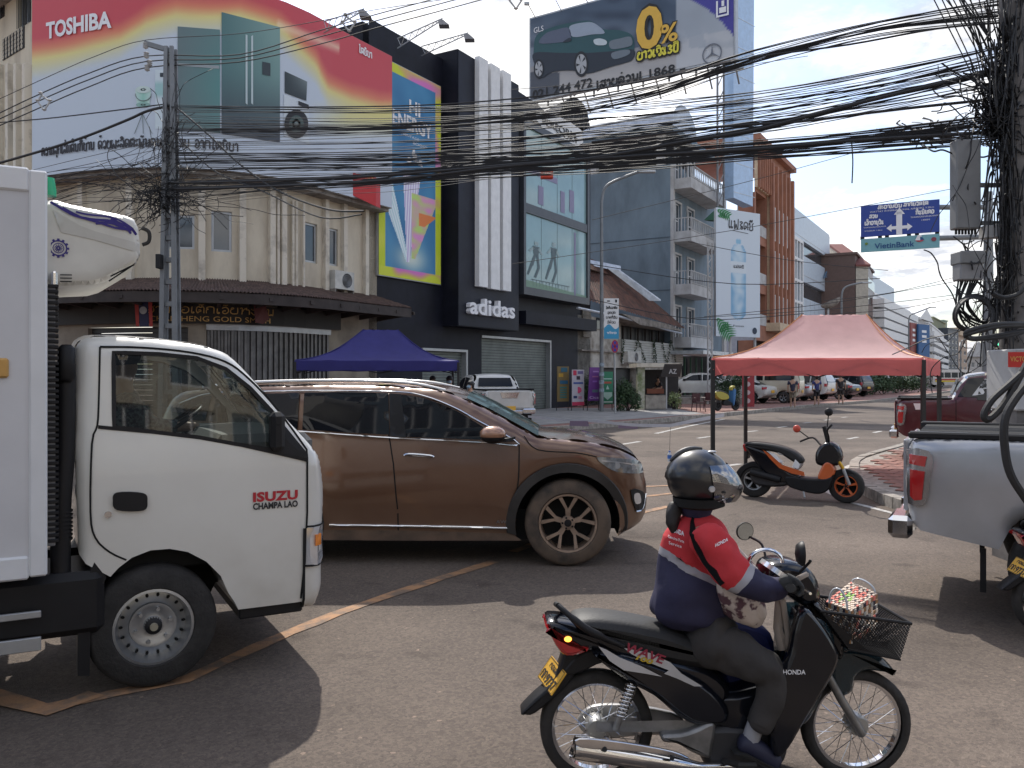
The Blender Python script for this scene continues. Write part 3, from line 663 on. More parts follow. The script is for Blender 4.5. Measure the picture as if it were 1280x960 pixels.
pgrid(TF,[(223,79),(274,82),(274,86),(223,82)],.735,lambda u,v:(150,158,162),bb,'printed_handle',2,2)
for x in(307,314):pgrid(TF,[(x,43+(x-307)*.3),(x+2.4,44),(x+2.4,131),(x,129)],.735,lambda u,v:(190,205,208),bb,'printed_handle',1,6)
pgrid(TF,[(328,77),(338,79),(338,95),(328,93)],.735,lambda u,v:(60,70,76),bb,'printed_dispenser',2,2)
pgrid(TF,[(356,89),(384,102),(383,126),(356,116)],.72,lambda u,v:mixc((52,62,68),(120,132,134),u*(1-v)),bb,'printed_oven')
pgrid(TF,[(355,118),(386,130),(387,180),(355,170)],.72,lambda u,v:(206,214,220),bb,'printed_washer',2,2)
pgrid(TF,[(373,126),(386,131),(386,136),(373,131)],.735,lambda u,v:(40,44,50),bb,'printed_panel',1,1)
def pdisc(fc,cx,cy,rx,ry,off,cfun,parent,name='printed_disc'):
 vs=[fc.at(cx,cy,off)];n_=24;fs=[];cs=[cfun(0)]
 for k,rr in enumerate((.35,.6,.62,.8,1)):
  for i in range(n_):a=2*math.pi*i/n_;vs.append(fc.at(cx+rx*rr*math.cos(a),cy+ry*rr*math.sin(a),off));cs.append(cfun(rr))
 for i in range(n_):
  fs.append((0,1+i,1+(i+1)%n_))
  for k in range(4):a=1+k*n_;fs.append((a+i,a+(i+1)%n_,a+n_+(i+1)%n_,a+n_+i))
 mb=MB();mb.add(vs,fs);o=part(name,mb,M_print,parent,smooth=True,world=True);at=o.data.color_attributes.new('print','FLOAT_COLOR','POINT')
 at.data.foreach_set('color',[c for q in cs for c in s2l(q)+(1,)])
pdisc(TF,370.5,155,15,18,.74,lambda r:(120,130,130)if r<.1 else(70,88,86)if r<.61 else(34,36,42),bb)
pgrid(TF,[(194,87),(209,87),(209,161),(194,161)],.72,lambda u,v:(206,218,224)if v<.18 or v>.48 else(158,196,196),bb,'printed_dispenser',2,12)
pgrid(TF,[(200,91),(207,91),(207,96),(200,96)],.735,lambda u,v:(50,58,66),bb,'printed_screen',1,1)
pgrid(TF,[(169,112),(189,112),(187,130),(171,130)],.72,lambda u,v:mixc((150,200,186),(196,220,214),abs(u-.5)*2),bb,'printed_rice_cooker',8,4)
pdisc(TF,179,112,9.5,4.5,.73,lambda r:(196,212,208),bb);pdisc(TF,179,131,9,3,.725,lambda r:(140,176,168),bb)
b_=MB();b_.tube([tq(179+10*math.cos(R(a)),117+9*math.sin(R(a)),.735)for a in range(0,181,20)],.012,4)
for x in(168,179,190):b_.tube([tq(178,142,.73),tq(x,167,.73)],.01,4)
part('printed_line',b_,colm('print_grey',(130,140,140)),bb,world=True)
b_=MB();a,b=TF.s(57,.75),TF.s(139,.75);z0,z1=TF.z(a,48,.75),TF.z(a,28,.75)
word(b_,'TOSHIBA',lambda x,y:TF.pt(x,y,.74),a,b,z0,z1,bold=.035);part('brand_lettering',b_,M_letw,bb,world=True)
b_=MB();lao(b_,'ຄວາມສຸກເລີ່ມຕົ້ນທີ່ບ້ານ ດ້ວຍຜະລິດຕະພັນຄຸນນະພາບ ຈາກໂຕຊິບາ',lambda x,y:TF.pt(x,y,.735),TF.s(52,.73),TF.s(298,.73),8.33,8.56,.045,(.2,-1,0));part('tagline',b_,mat('dark_ink',(.05,.05,.06),.6),bb,world=True)
b_=MB();lao(b_,'ໂຕຊິບາ',lambda x,y:TF.pt(x,y,.735),TF.s(448,.73),TF.s(465,.73),TF.z(TF.s(448),80),TF.z(TF.s(448),73),.04,(.8,-.6,0));part('tagline',b_,M_letw,bb,world=True)
for k in range(9):
 b_=MB();s0=sl+.3+(sr-sl-.6)*k/8;b_.tube([TF.pt(s0,z0b-.1,.3),TF.pt(s0,12.9,-.95)],.04,5);part('brace',b_,M_black,bb,world=True)
 # ================= flood lamps on lattice arms =================
def flood(p0,p1,label,grp='floodlights over the billboards'):
 t=thing('floodlight',label,'floodlight',p0,group=None);d=p1-p0;m_=MB()
 m_.tube([p0,p1],.022,5);q0=p0-V((0,0,.35));q1=p1-V((0,0,.05));m_.tube([q0,q1],.022,5);n=6
 for k in range(n):a=(p0.lerp(p1,k/n));b=q0.lerp(q1,(k+.5)/n);c=p0.lerp(p1,(k+1)/n);m_.tube([a,b,c],.013,4)
 part('arm',m_,M_alu,t,world=True);h=MB();dd=d.normalized();h.hexa([p1+V((0,0,-.30))+dd*.1+V((sx*.17,sy*.17,0))for sx,sy in((-1,-1),(1,-1),(1,1),(-1,1))]+[p1+V((0,0,-.05))-dd*.1+V((sx*.09,sy*.09,0))for sx,sy in((-1,-1),(1,-1),(1,1),(-1,1))]);part('lamp_head',h,mat('lamp_grey',(.13,.13,.14),.5),t,world=True)
flood(P(405,27,26.5),P(455,11,25),'floodlight arm highest at left, over the red end of the appliance billboard')
flood(P(497,48,30),P(553,23,28),'middle floodlight arm, over the top edge of the dark sports store')
flood(P(527,58,32),P(585,41,30),'right floodlight arm, over the corner of the dark sports store tower')
# ================= sports store =================
AF=Fac(ST(461),ST(738));ad=thing('sports_store','dark navy sports store with three tall white stripes, a glass display bay and roller shutters','building',AF.pt(AF.len/2,0,-3))
s_=AF.s;zt0=AF.z(0,22)
sT0=s_(553);
lo,hi=0,6
for _ in range(40):
 m_=(lo+hi)/2;q=AF.pt(sT0,0,m_);(lo,hi)=(m_,hi)if 640+F*q.x/q.y<572 else(lo,m_)
TD=lo;sT1=AF.s(648,TD)
w=MB();a,b=0,s_(552);AF.wall(w,a,sT0+2,0,zt0,[(s_(528),s_(583),.14,AF.z(s_(528),437))],.4);part('wall',w,M_navy,ad,world=True)
w=MB();AF.box(w,sT0+.004,sT1,AF.z(sT0,408),AF.z(AF.s(572,TD),61,TD),-.5,TD);part('tower',w,M_navy,ad,world=True)
w=MB();AF.box(w,sT0+.02,sT1-.02,AF.z(sT0,408)+.03,AF.z(AF.s(572,TD),61,TD)-.03,TD,TD+.03);part('tower_front',w,M_navy2,ad,world=True)
sR0=s_(640);w=MB();AF.wall(w,sT0+2,AF.len,0,AF.z(sR0,395),[(s_(602),s_(688),.14,AF.z(s_(602),421))],.4);part('wall',w,M_navy,ad,world=True)
w=MB();pl=[AF.at(645,392),AF.at(738,404),AF.at(738,196),AF.at(700,160),AF.at(672,130),AF.at(645,112)];w.prism(pl,-AF.n*9);part('upper_wall',w,M_navy2,ad,world=True)
w=MB();p0=AF.pt(0,0);w.hexa([AF.pt(.02,0,-.3),AF.pt(AF.len-.02,0,-.3),AF.pt(AF.len-.02,0,-12),AF.pt(.02,0,-12)]+[AF.pt(.02,7,-.3),AF.pt(AF.len-.02,7,-.3),AF.pt(AF.len-.02,7,-12),AF.pt(.02,7,-12)]);part('rear_block',w,M_navy,ad,world=True)
w=MB();AF.box(w,.02,sT0,6,zt0-.05,-12,-.3);part('rear_block',w,M_navy,ad,world=True)
w=MB();AF.box(w,s_(640),s_(730),AF.z(s_(648),406),AF.z(s_(648),390),-.3,.75);part('band',w,M_navy,ad,world=True)
o_=TD+.035
for x0,x1,yt,yb in[(593.5,604.5,71,358),(608.5,619.5,80,361),(623.5,633.5,88.5,363)]:
 w=MB();a,b=AF.s(x0,o_),AF.s(x1,o_);z0,z1=AF.z(a,yb,o_),AF.z(a,yt,o_);AF.box(w,a,b,z0,z1,o_,o_+.22);part('white_stripe',w,M_white,ad,world=True)
 for zz in(z0+(z1-z0)*.25,z0+(z1-z0)*.5,z0+(z1-z0)*.75):pass
w=MB();a,b=AF.s(582.5,o_),AF.s(639,o_);z0=AF.z(a,391.5,o_);z1=AF.z(a,369.5,o_)
sg=thing('brand_sign','raised white adidas letters on the dark tower of the sports store','sign',AF.pt((a+b)/2,z0,o_))
word(w,'adidas',lambda x,y:AF.pt(x,y,o_+.2),a,b,z0,z0+(z1-z0)*.97,bold=.02,space=1.04,thick=-AF.n*.2);part('letters',w,M_letw,sg,world=True)
ps=thing('giant_poster','tall blue HI ENERGY poster with yellow and pink border on the dark store wall','poster',AF.at(512,350,.1))
a,b=AF.s(473.5,.15),AF.s(551,.15);z0=AF.z(a,343,.15);z1=AF.z(a,69,.15)
w=MB();AF.box(w,a-.03,b+.03,z0-.03,z1+.03,.02,.13);part('poster_frame',w,M_alu,ps,world=True)
def hic(u,v):
 bx=.1;bt=.045
 if u<bx or u>1-bx or v<bt or v>1-bt:
  t=noise.noise(V((u*3,v*9,2)))+.2*math.sin(v*14)
  return mixc((206,214,60),(214,120,190),t*2.2-.1)if v>.35 or v<bt else mixc((196,210,40),(220,216,90),t)
 c=mixc((48,112,160),(72,140,182),.5+noise.noise(V((u*4,v*6,0))))
 g_=math.exp(-((u-.5)**2/.06+(v-.1)**2/.004));c=mixc(c,(206,216,206),g_)
 for cx0,cx1,vv,cc in((.12,.42,.40,(186,220,222)),(.5,.3+.15,.44,(190,170,214))):
  cx=cx1+(cx0-cx1)*(v-.1)/(vv-.1)if v<vv+.06 else 9
  if v>.08 and abs(u-cx)<.02+.10*(v-.08)/.35:c=mixc(cc,(240,244,250),.5+.5*math.sin((u-cx)*160))
 if .1<v<.42 and .5<u<.56+.34*min(1,(v-.1)*3.6):c=mixc((190,216,120),(222,150,200),.5+1.2*noise.noise(V((u*7,v*26,5))))
 if .27<v<.33 and .62<u<.62+(v-.24)*3.4:c=(226,130,70)
 return c
printed(ps,lambda u,v:AF.pt(a+(b-a)*u,z0+(z1-z0)*v,.15),0,1,110,240,hic)
w=MB();ww=b-a;hh=z1-z0;fn=lambda x,y:AF.pt(a+ww*x,z0+hh*y,.165)
word(w,'HI',fn,.46,.64,.80,.865,bold=.03);word(w,'ENERGY',fn,.20,.84,.715,.785,bold=.03);word(w,'HERITAGE',fn,.34,.62,.68,.692);word(w,'BOOST',fn,.52,.76,.655,.668)
for k,(x0,x1,y0,y1)in enumerate([(.42,.50,.56,.585),(.51,.60,.575,.61),(.50,.56,.60,.63),(.6,.68,.56,.59)]):w.face([fn(x0,y0),fn(x1,y0),fn((x0+x1)/2+.02,y1),fn(x0+.02,y1)])
part('lettering',w,M_letw,ps,world=True)
by=thing_p=MB();bx0,bx1=AF.s(655,.9),AF.s(737,.9);Zb=AF.z(bx0,366,.9);zt=AF.z(bx0,150,.9)
bay=MB();AF.box(bay,bx0,bx1,Zb-.05,Zb+.3,-.2,.9);AF.box(bay,bx1-.22,bx1,Zb+.3,zt,-.2,.9);AF.box(bay,bx0,bx0+.2,Zb+.3,zt+.4,-.2,.9);AF.box(bay,bx0+.2,bx1-.22,AF.z(bx0,264,.9),AF.z(bx0,252,.9),-.2,.88);AF.box(bay,bx0,bx1,zt-.2,zt+.1,-.2,.9)
bayo=part('display_bay',bay,mat('bay_frame_grey',(.045,.05,.062),.4),ad,world=True)
M_bayg=mat('teal_display_glass',(.23,.36,.37),.06,var=.12,scale=.5,spec=.9)
for z0,z1,lab in((Zb+.3,AF.z(bx0,264,.9),'low'),(AF.z(bx0,252,.9),zt-.2,'up')):
 g=MB();AF.box(g,bx0+.2,bx1-.22,z0,z1,.78,.8);part('pane',g,M_bayg,bayo,world=True)
 for k in range(1,4):g=MB();q=bx0+.2+(bx1-bx0-.42)*k/4;AF.box(g,q-.015,q+.015,z0,z1,.8,.81);part('pane_joint',g,mat('joint_teal',(.14,.22,.23),.3),bayo,world=True)
 fx=lambda u,v:AF.pt(bx0+.2+(bx1-bx0-.42)*u,z0+(z1-z0)*v,.815);D=MB()
 def fig(cx,cy,h,d_):
  for q in([(-.03,.62),(.03,.62),(.045,.85),(-.045,.85)],[(-.03,.62),(0,.62),(-.04,.32),(-.08,.34)],[(-.08,.34),(-.05,.32),(-.10,.06),(-.12,.08)],[(0,.62),(.03,.62),(.05,.30),(.02,.30)],[(.02,.30),(.05,.30),(.0,.02),(-.03,.03)],[(.04,.84),(.09,.68),(.07,.66),(.02,.78)],[(-.04,.84),(-.1,.7),(-.08,.68),(-.02,.78)],[(-.025,.88),(.025,.88),(.03,.97),(-.02,.98)]):
   D.m(d_ if q[0][1]<.65 else 0);D.face([fx(cx+x*1.1,cy+y*h)for x,y in q])
 if lab=='low':
  fig(.17,.14,.52,1);fig(.44,.12,.60,1);D.m(2);D.face([fx(.78,0),fx(.81,0),fx(.81,.95),fx(.78,.95)]);D.m(1)
  for k in range(12):D.face([fx(.12+k*.05,.03),fx(.125+k*.05,.03),fx(.125+k*.05,.12),fx(.12+k*.05,.12)])
  D.face([fx(.1,.115),fx(.7,.115),fx(.7,.125),fx(.1,.125)]);D.m(3);D.face([fx(0,0),fx(1,0),fx(1,.03),fx(0,.10)])
 else:
  D.m(2)
  for x0,x1,y0,y1 in((.2,.28,.05,.3),(.55,.62,.05,.35),(.7,.78,.1,.42),(.05,.5,.42,.5)):D.face([fx(x0,y0),fx(x1,y0),fx(x1,y1),fx(x0,y1)])
 part('printed_figures',D,[colm('fig_pale',(150,170,172)),colm('fig_grey',(84,102,108)),colm('fig_mauve',(132,128,158)),colm('fig_green',(118,148,128))],bayo,world=True)
wb=thing('rooftop_sign','white cloud shaped rooftop letters on the sloping store roof edge','sign',AF.at(700,170,.3));m_=MB()
m_.prism([AF.at(x,y,.4)for x,y in[(671,150),(676,141),(690,142),(712,152),(727,163),(729,178),(722,183),(700,172),(680,162)]],-AF.n*.2);part('sign_board',m_,M_white,wb,world=True)
m_=MB();word(m_,'PERFORM',lambda x,y:AF.at(678+x*42,152+x*20-y*9+2,.42),0,1,-.1,.9,bold=.02);word(m_,'SPORT',lambda x,y:AF.at(695+x*28,168+x*12-y*7,.42),0,1,0,1,bold=.02);part('lettering',m_,M_letk,wb,world=True)
vt=thing('barrel_roof','dark ribbed barrel canopy end sticking up behind the sports store roof','roof',P(720,170,50));m_=MB()
cx,cy=P(722,158,50),0;n=14
for k in range(n):
 a0,a1=R(180-180*k/n),R(180-180*(k+1)/n);q=[]
 for a_,dd in((a0,0),(a1,0),(a1,6),(a0,6)):q.append(P(717+20*math.cos(a_),160-38*math.sin(a_),48)+V((-.5*dd,.86*dd,0)))
 m_.face(q)
m_.face([P(717+20*math.cos(R(a_)),160-38*math.sin(R(a_)),48.02)for a_ in range(0,181,12)]);part('barrel',m_,M_black,vt,world=True)
m_=MB()
for k in range(9):a_=R(170-20*k);m_.tube([P(717+20*math.cos(a_),160-38*math.sin(a_),47.95),P(717+20*math.cos(a_),162,47.95)],.03,4)
part('rib',m_,mat('vent_grey',(.1,.1,.11),.5),vt,world=True)
def shutter(fc,x0,x1,yt,yb,label,name='roller_shutter',zb=.15,d=-.2,m=M_shut,n=26):
 t=thing(name,label,'shutter',fc.pt((fc.s(x0)+fc.s(x1))/2,zb,d));a,b=fc.s(x0),fc.s(x1);z1=fc.z(a,yt);h=(z1-zb)/n
 me=None
 for k in range(n):
  q=MB();fc.box(q,a,b,zb+k*h,zb+(k+1)*h-.02,d-.05,d);part('shutter_slat',q,m,t,world=True)
 q=MB();fc.box(q,a,b,zb,z1,d-.09,d-.06);part('shutter_backing',q,M_black,t,world=True)
 q=MB();fc.box(q,b-.02,b+.1,zb,z1+.1,d,.05);fc.box(q,a-.1,b-.02,z1,z1+.1,d,.05);part('shutter_frame',q,M_alu,t,world=True);return t
shutter(AF,603,687,422,509,'green grey roller shutter, the wide one at the right of the sports store front')
shutter(AF,529,582,438,509,'grey roller shutter behind the blue tent, left of the wide one',n=22)
m_=MB();m_.bbox(AF.at(566,470,-.14)-V((.15,.1,.3)),AF.at(566,470,-.14)+V((.15,.1,.3)),.01)
rs=thing('red_fascia_sign','small red sloping sign between the appliance billboard and the tall blue poster','sign',P(450,240,28.4));m_=MB();m_.prism([P(428,213,28),P(470,222,28.6),P(470,258,28.6),P(428,238,28)],V((.1,.3,0)));part('board',m_,colm('sign_red',(196,50,54)),rs,world=True)
m_=MB();word(m_,'NX',lambda x,y:P(457+11*x,224-7*y+3*x,27.9),0,1,0,1);part('lettering',m_,colm('gold_ink',(220,170,90)),rs,world=True)
ob=thing('cable_box','small orange red box hanging in the cable bundle before the glass display bay','cable box',P(684,222,21));m_=MB();m_.bbox(P(676,222,21),P(691,211,21.2),.01);part('box',m_,colm('orange_red',(200,66,40)),ob,world=True)
m_=MB();word(m_,'XIX',lambda x,y:P(678+11*x,219-6*y,20.97),0,1,0,1);part('lettering',m_,colm('dark_red',(90,26,22)),ob,world=True)
# ================= old house with rusty roof =================
HF=Fac(ST(722),ST(852));hs=thing('old_house','old low house with a rusty corrugated roof and dirty white walls','house',HF.pt(6,0,-3))
e0,e1=HF.at(722,372,.8),HF.at(858,412,.8);r0,r1=P(722,318,50),P(768,336,52.5)
m_=MB();n=90;vs=[];fs=[]
for j in range(2):
 for i in range(n+1):
  t=i/n;q=(e0.lerp(e1,t)if j==0 else r0.lerp(r1,t));vs.append(q+V((0,0,.07 if i%2 else 0)))
for i in range(n):fs.append((i,i+1,n+2+i,n+1+i))
m_.add(vs,fs);rf=part('roof',m_,M_rust,hs,world=True)
m_=MB();m_.prism([P(720,323,49.5),P(776,334,52.0),P(776,339.5,51.8),P(720,328,49.3)],V((0,.1,.1)));part('ridge_cap',m_,M_zinc,rf,world=True)
m_=MB();m_.prism([P(760,336,51),P(772,337,51.2),P(826,376,52.4),P(812,376,52)],V((0,.1,.1)));part('hip_sheet',m_,M_zinc,rf,world=True)
m_=MB();HF.wall(m_,0,HF.len,0,5.0,[(HF.s(738),HF.s(795),.14,HF.z(HF.s(738),459)),(HF.s(776),HF.s(850),3.9,4.9)],.4);part('wall',m_,mat('dirty_white_render',(.50,.48,.43),.85,scale=1.6,col2=(.2,.17,.14),lo=.3,hi=.6),hs,world=True)
m_=MB();HF.box(m_,HF.s(776),HF.s(851),3.7,5.0,-.5,-.42);HF.box(m_,HF.s(738),HF.s(797),.14,2.5,-.5,-.42);part('dark_interior',m_,M_black,hs,world=True)
m_=MB();a,b=HF.s(776),HF.s(851);HF.box(m_,a,b,HF.z(a,455),HF.z(a,424),.05,.15);wp=part('white_boards',m_,mat('whitish_boards',(.52,.53,.50),.8,var=.2,stretch=(.3,.3,6)),hs,world=True)
for k in range(9):m_=MB();z=HF.z(a,455)+(HF.z(a,424)-HF.z(a,455))*(k+1)/10;HF.box(m_,a,b,z-.012,z+.012,.15,.156);part('board_joint',m_,M_dirt,wp,world=True)
for x0,x1 in((780,777),(797,791),(798,807),(816,821),(818,817),(827,833),(838,835),(839,845)):
 gd=MB();k0,k1=HF.at(x0,425,.25),HF.at(x1,453,.25)
 for q in range(110):p=k0.lerp(k1,random.random())+V((random.uniform(-.05,.05),random.uniform(-.05,.05),random.uniform(-.04,.04)));d=V((random.uniform(-1,1),random.uniform(-1,1),random.uniform(-1,1))).normalized()*.08;e=d.cross(V((.3,.5,.8))).normalized()*.04;gd.face([p,p+d*.5+e,p+d,p+d*.5-e])
 solo('garland',gd,M_leaf,'green leaf garland slanting down the white boards of the old house','garland','leaf garlands on the white boards')
m_=MB();HF.pbox(m_,727,737,386,421,.01,.08)
for k in range(14):HF.box(m_,HF.s(727),HF.s(737),HF.z(HF.s(727),421)+.09*k,HF.z(HF.s(727),421)+.09*k+.05,.08,.11)
part('louvre_shutter',m_,mat('grey_brown_wood',(.24,.22,.19),.8,var=.3),hs,world=True)
m_=MB();HF.pbox(m_,745,760,397,411,.0,.06);part('small_window',m_,M_glass,hs,world=True)
m_=MB();HF.pbox(m_,723,800,436.5,438.5,.02,.2);part('ledge',m_,M_dirt,hs,world=True)
for k in range(7):m_=MB();HF.box(m_,1.2*k+HF.s(775)-.1,1.2*k+HF.s(775),HF.z(HF.s(775),424),5,-.35,-.25);part('post',m_,M_dkwood,hs,world=True)
m_=MB();m_.tube([HF.at(722,385,.9),HF.at(775,396,.9),HF.at(852,417,.9)],.07,6);part('gutter',m_,M_zinc,hs,world=True)
m_=MB();m_.prism([HF.at(778,392,1),HF.at(835,405,1),HF.at(853,414,1),HF.at(800,406,1)],-HF.n*1.2);part('lean_to_roof',m_,M_dirt,hs,world=True)
aircon(HF,777,794,439,453,'white air conditioner on the old house wall below the leaf garlands',.4)
m_=MB();a=AF.s(707);m_.hexa([AF.at(700,510,-.3),AF.at(724,506,-.3),AF.at(724,506,-3),AF.at(700,506,-3)]+[AF.at(700,400,-.3),AF.at(724,402,-.3),AF.at(724,402,-3),AF.at(700,400,-3)]);solo('side_wall',m_,mat('pale_stained_wall',(.42,.38,.33),.85,scale=1,col2=(.28,.24,.2)),'narrow pale stained wall between the sports store and the old house','wall')
# ================= blue grey apartment building =================
BF=Fac(ST(838),ST(905));bl=thing('apartment_building','blue grey apartment building with white balconies and a plain side wall','building',BF.pt(5,0,-4))
BS=Fac((BF.A-BF.n*19)[:2],BF.A[:2]);zR=BF.z(0,205);zF=[BF.z(0,y)for y in(296,362,428)]
m_=MB();BS.wall(m_,0,BS.len,0,zR,[]);part('side_wall',m_,M_bluew,bl,world=True)
for z in zF:m_=MB();BS.box(m_,0,BS.len,z-.03,z+.03,.003,.03);part('joint',m_,mat('joint_dark_blue',(.09,.12,.15),.8),bl,world=True)
dr=[]
for i,z in enumerate(zF+[zF[0]*2-zF[1]]):
 for s0,s1 in((.8,2.0),(3.4,4.8)):dr.append((s0,s1,z+.15,z+2.5))
m_=MB();BF.wall(m_,0,BF.len,0,zR+.2,dr+[(.6,BF.len-.4,.15,3.4)],.5);part('front_wall',m_,M_bluew,bl,world=True)
for h in dr:window(BF,bl,h[0],h[1],h[2],h[3],mat('white_window_frame',(.6,.6,.6),.5),M_glass,.09,1,1,-.1);f=MB();BF.frame(f,h[0]-.14,h[1]+.14,h[2]-.02,h[3]+.14,.14,.003,.08);part('window_surround',f,M_ltgrey,bl,world=True)
def balcony(fc,a,b,z,d,parent,m=M_ltgrey,rail=True):
 q=MB();fc.box(q,a,b,z-.35,z+.35,.01,d);o=part('balcony',q,m,parent,world=True)
 if rail:
  q=MB();fc.box(q,a,b,z+1.2,z+1.26,d-.06,d);fc.box(q,a,a+.06,z+1.2,z+1.26,.02,d-.06);fc.box(q,a,b,z+.4,z+.45,d-.06,d)
  n_=max(4,int((b-a)/.2))
  for k in range(n_+1):x=a+(b-a-.05)*k/n_;q.tube([fc.pt(x+.02,z+.35,d-.03),fc.pt(x+.02+(.06 if k%2 else-.06),z+.8,d-.03),fc.pt(x+.02,z+1.22,d-.03)],.025,4)
  for k in range(6):y=d*k/6;q.tube([fc.pt(a+.03,z+.35,y),fc.pt(a+.03,z+1.22,y)],.025,4)
  part('railing',q,M_ltgrey,o,world=True)
for z,x1 in((zF[0],901),(zF[1],890),(zF[2],890),(2*zF[0]-zF[1],905)):balcony(BF,.15,BF.s(x1,1.3),z,1.4,bl)
for a,b,z0,z1 in((0,.35,0,zR),(BF.len-.6,BF.len,0,zR)):m_=MB();BF.box(m_,a,b,z0,z1,.004,.2);part('column',m_,M_ltgrey,bl,world=True)
m_=MB();zt=BF.z(0,165)
for s0 in(.2,7,13,18):BS.box(m_,s0,s0+.5,zR,zt,-.5,.0)
part('terrace_post',m_,M_ltgrey,bl,world=True)
m_=MB();BS.box(m_,.3,19,zR+.01,zt,-3.2,-3.0);part('terrace_back_wall',m_,mat('deep_grey',(.06,.06,.065),.8),bl,world=True)
m_=MB();BS.box(m_,-.2,19.3,zt,zt+.35,-9,.4);part('roof_slab',m_,M_bluew,bl,world=True)
vs=[];fs=[];nn=10;m_=MB()
for i in range(nn+1):
 a_=R(180*i/nn)
 for S in(-.2,19.3):vs.append(BS.pt(S,zt+.36+1.9*math.sin(a_),.5-2.6+2.6*math.cos(a_)))
for i in range(nn):fs.append((2*i,2*i+1,2*i+3,2*i+2))
fs+=[tuple(range(0,2*nn+2,2)),tuple(range(1,2*nn+2,2))[::-1]];m_.add(vs,fs);part('barrel_roof',m_,M_zinc,bl,world=True,smooth=40)
m_=MB();BF.box(m_,.6,BF.len-.4,.15,3.2,-3,-2.9);part('shop_interior',m_,M_black,bl,world=True)
m_=MB();BF.box(m_,-.4,BF.s(905,2)+1,3.2,3.45,0,2.4);part('shop_awning',m_,M_zinc,bl,world=True)
for k in range(6):m_=MB();BF.box(m_,1+k*1.3,1.08+k*1.3,.15,3.1,-.3,-.2);part('door_post',m_,mat('green_frame',(.03,.09,.05),.6),bl,world=True)
m_=MB();BF.box(m_,.6,2.6,.15,3.1,-.4,-.35);part('shop_pane',m_,mat('pale_shop_glass',(.32,.36,.35),.1,spec=.9),bl,world=True)
# ================= car billboard on the roof =================
MF=Fac(P(663,0,52)[:2],P(917,0,45)[:2]);mbd=thing('rooftop_billboard','large rooftop billboard of a dark green car with a gold 0% and purple corner','billboard',MF.at(790,150));
z0=MF.z(0,125);z1=MF.z(0,24)
def q2z(px,py):S=MF.s(px);return MF.z(S,py)
def mcol(u,v):
 q=MF.pt(u*MF.len,z0+(z1-z0)*v);px=640+F*q.x/q.y;py=HZ-(q.z-CH)*F/q.y
 hz_=84-.19*(px-663)
 c=mixc((74,90,110),(150,156,166),(py-20)/70)if py<hz_ else mixc((150,148,150),(188,184,182),(py-hz_)/40)
 n_=noise.noise(V((px/26,py/13,1)));c=mixc(c,(46,58,76),max(0,n_*.8+.2)if py<60 else .1*n_)
 if px<700 and py>90:c=mixc(c,(60,66,78),.8)
 r_=math.hypot((px-800)/1.25,py-62)
 if px>795 and r_<66 and py<60:c=mixc(c,(62,78,98),.6)if r_>50 else c
 if px>845:c=mixc(c,(196,200,206),.7)
 r2=math.hypot(px-820,(py-70)*1.0)
 if px>838 and(py<-6+(px-838)**2*.0082):c=(70,66,150)
 return c
m_=MB();MF.box(m_,-.1,MF.len+.1,z0-.1,z1+.1,-.45,-.03);part('billboard_frame',m_,M_alu,mbd,world=True)
printed(mbd,lambda u,v:MF.pt(u*MF.len,z0+(z1-z0)*v,0),0,1,120,60,mcol)
def pp(pts,m,name='printed_car',off=.03,sm=True):
 w_=MB();q=cat([V((x,y,0))for x,y in pts],4,True)if sm else[V((x,y,0))for x,y in pts]
 w_.face([MF.at(a.x,a.y,off)for a in q]);return part(name,w_,m,mbd,world=True)
pp([(667,62),(671,44),(690,34),(715,28),(738,26),(752,36),(775,38),(790,44),(793,58),(791,74),(780,79),(765,83),(735,92),(715,88),(690,90),(676,97),(668,80)],colm('print_car_green',(44,82,88)))
pp([(668,66),(700,66),(735,66),(765,64),(792,62),(791,74),(780,79),(765,83),(735,92),(715,88),(690,90),(676,97),(668,80)],colm('print_car_dark',(40,48,60)),off=.04)
pp([(674,54),(682,42),(696,37),(711,35),(713,50),(700,53)],colm('print_glass',(88,96,116)),off=.05);pp([(716,46),(712,33),(730,28),(743,29),(756,41),(740,43)],colm('print_screen',(150,162,178)),off=.05)
for cx,cy,rx,ry in((673.5,86,5.5,11),(726.5,80,7.8,14.5)):
 pp([(cx+rx*1.15*math.cos(R(a_)),cy+ry*1.1*math.sin(R(a_)))for a_ in range(0,360,30)],colm('print_tyre',(30,32,38)),off=.055);pp([(cx+rx*.85*math.cos(R(a_)),cy+ry*.85*math.sin(R(a_)))for a_ in range(0,360,30)],colm('print_rim',(170,172,176)),off=.06)
 for k in range(5):a_=R(72*k+20);a2=a_+.35;pp([(cx+rx*.2*math.cos(a_),cy+ry*.2*math.sin(a_)),(cx+rx*.8*math.cos(a_),cy+ry*.8*math.sin(a_)),(cx+rx*.8*math.cos(a2),cy+ry*.8*math.sin(a2))],colm('print_tyre',(30,32,38)),off=.065,sm=False)
pp([(742,50),(750,48),(758,51),(757,56),(745,56)],colm('print_lamp',(190,200,206)),off=.06);pp([(762,52),(775,48),(788,46),(790,56),(778,60),(764,61)],colm('print_grille',(110,120,130)),off=.06)
pp([(765,66),(785,62),(786,68),(768,74)],colm('print_grille',(150,156,160)),off=.06);pp([(704,52),(712,47),(714,51),(706,53)],colm('print_car_dark',(40,48,60)),off=.06)
w_=MB();fm=lambda x,y:MF.pt(x,y,.07);a,b=MF.s(668),MF.s(680);word(w_,'GLS',fm,a,b,q2z(668,42),q2z(668,35));part('lettering',w_,M_letw,mbd,world=True)
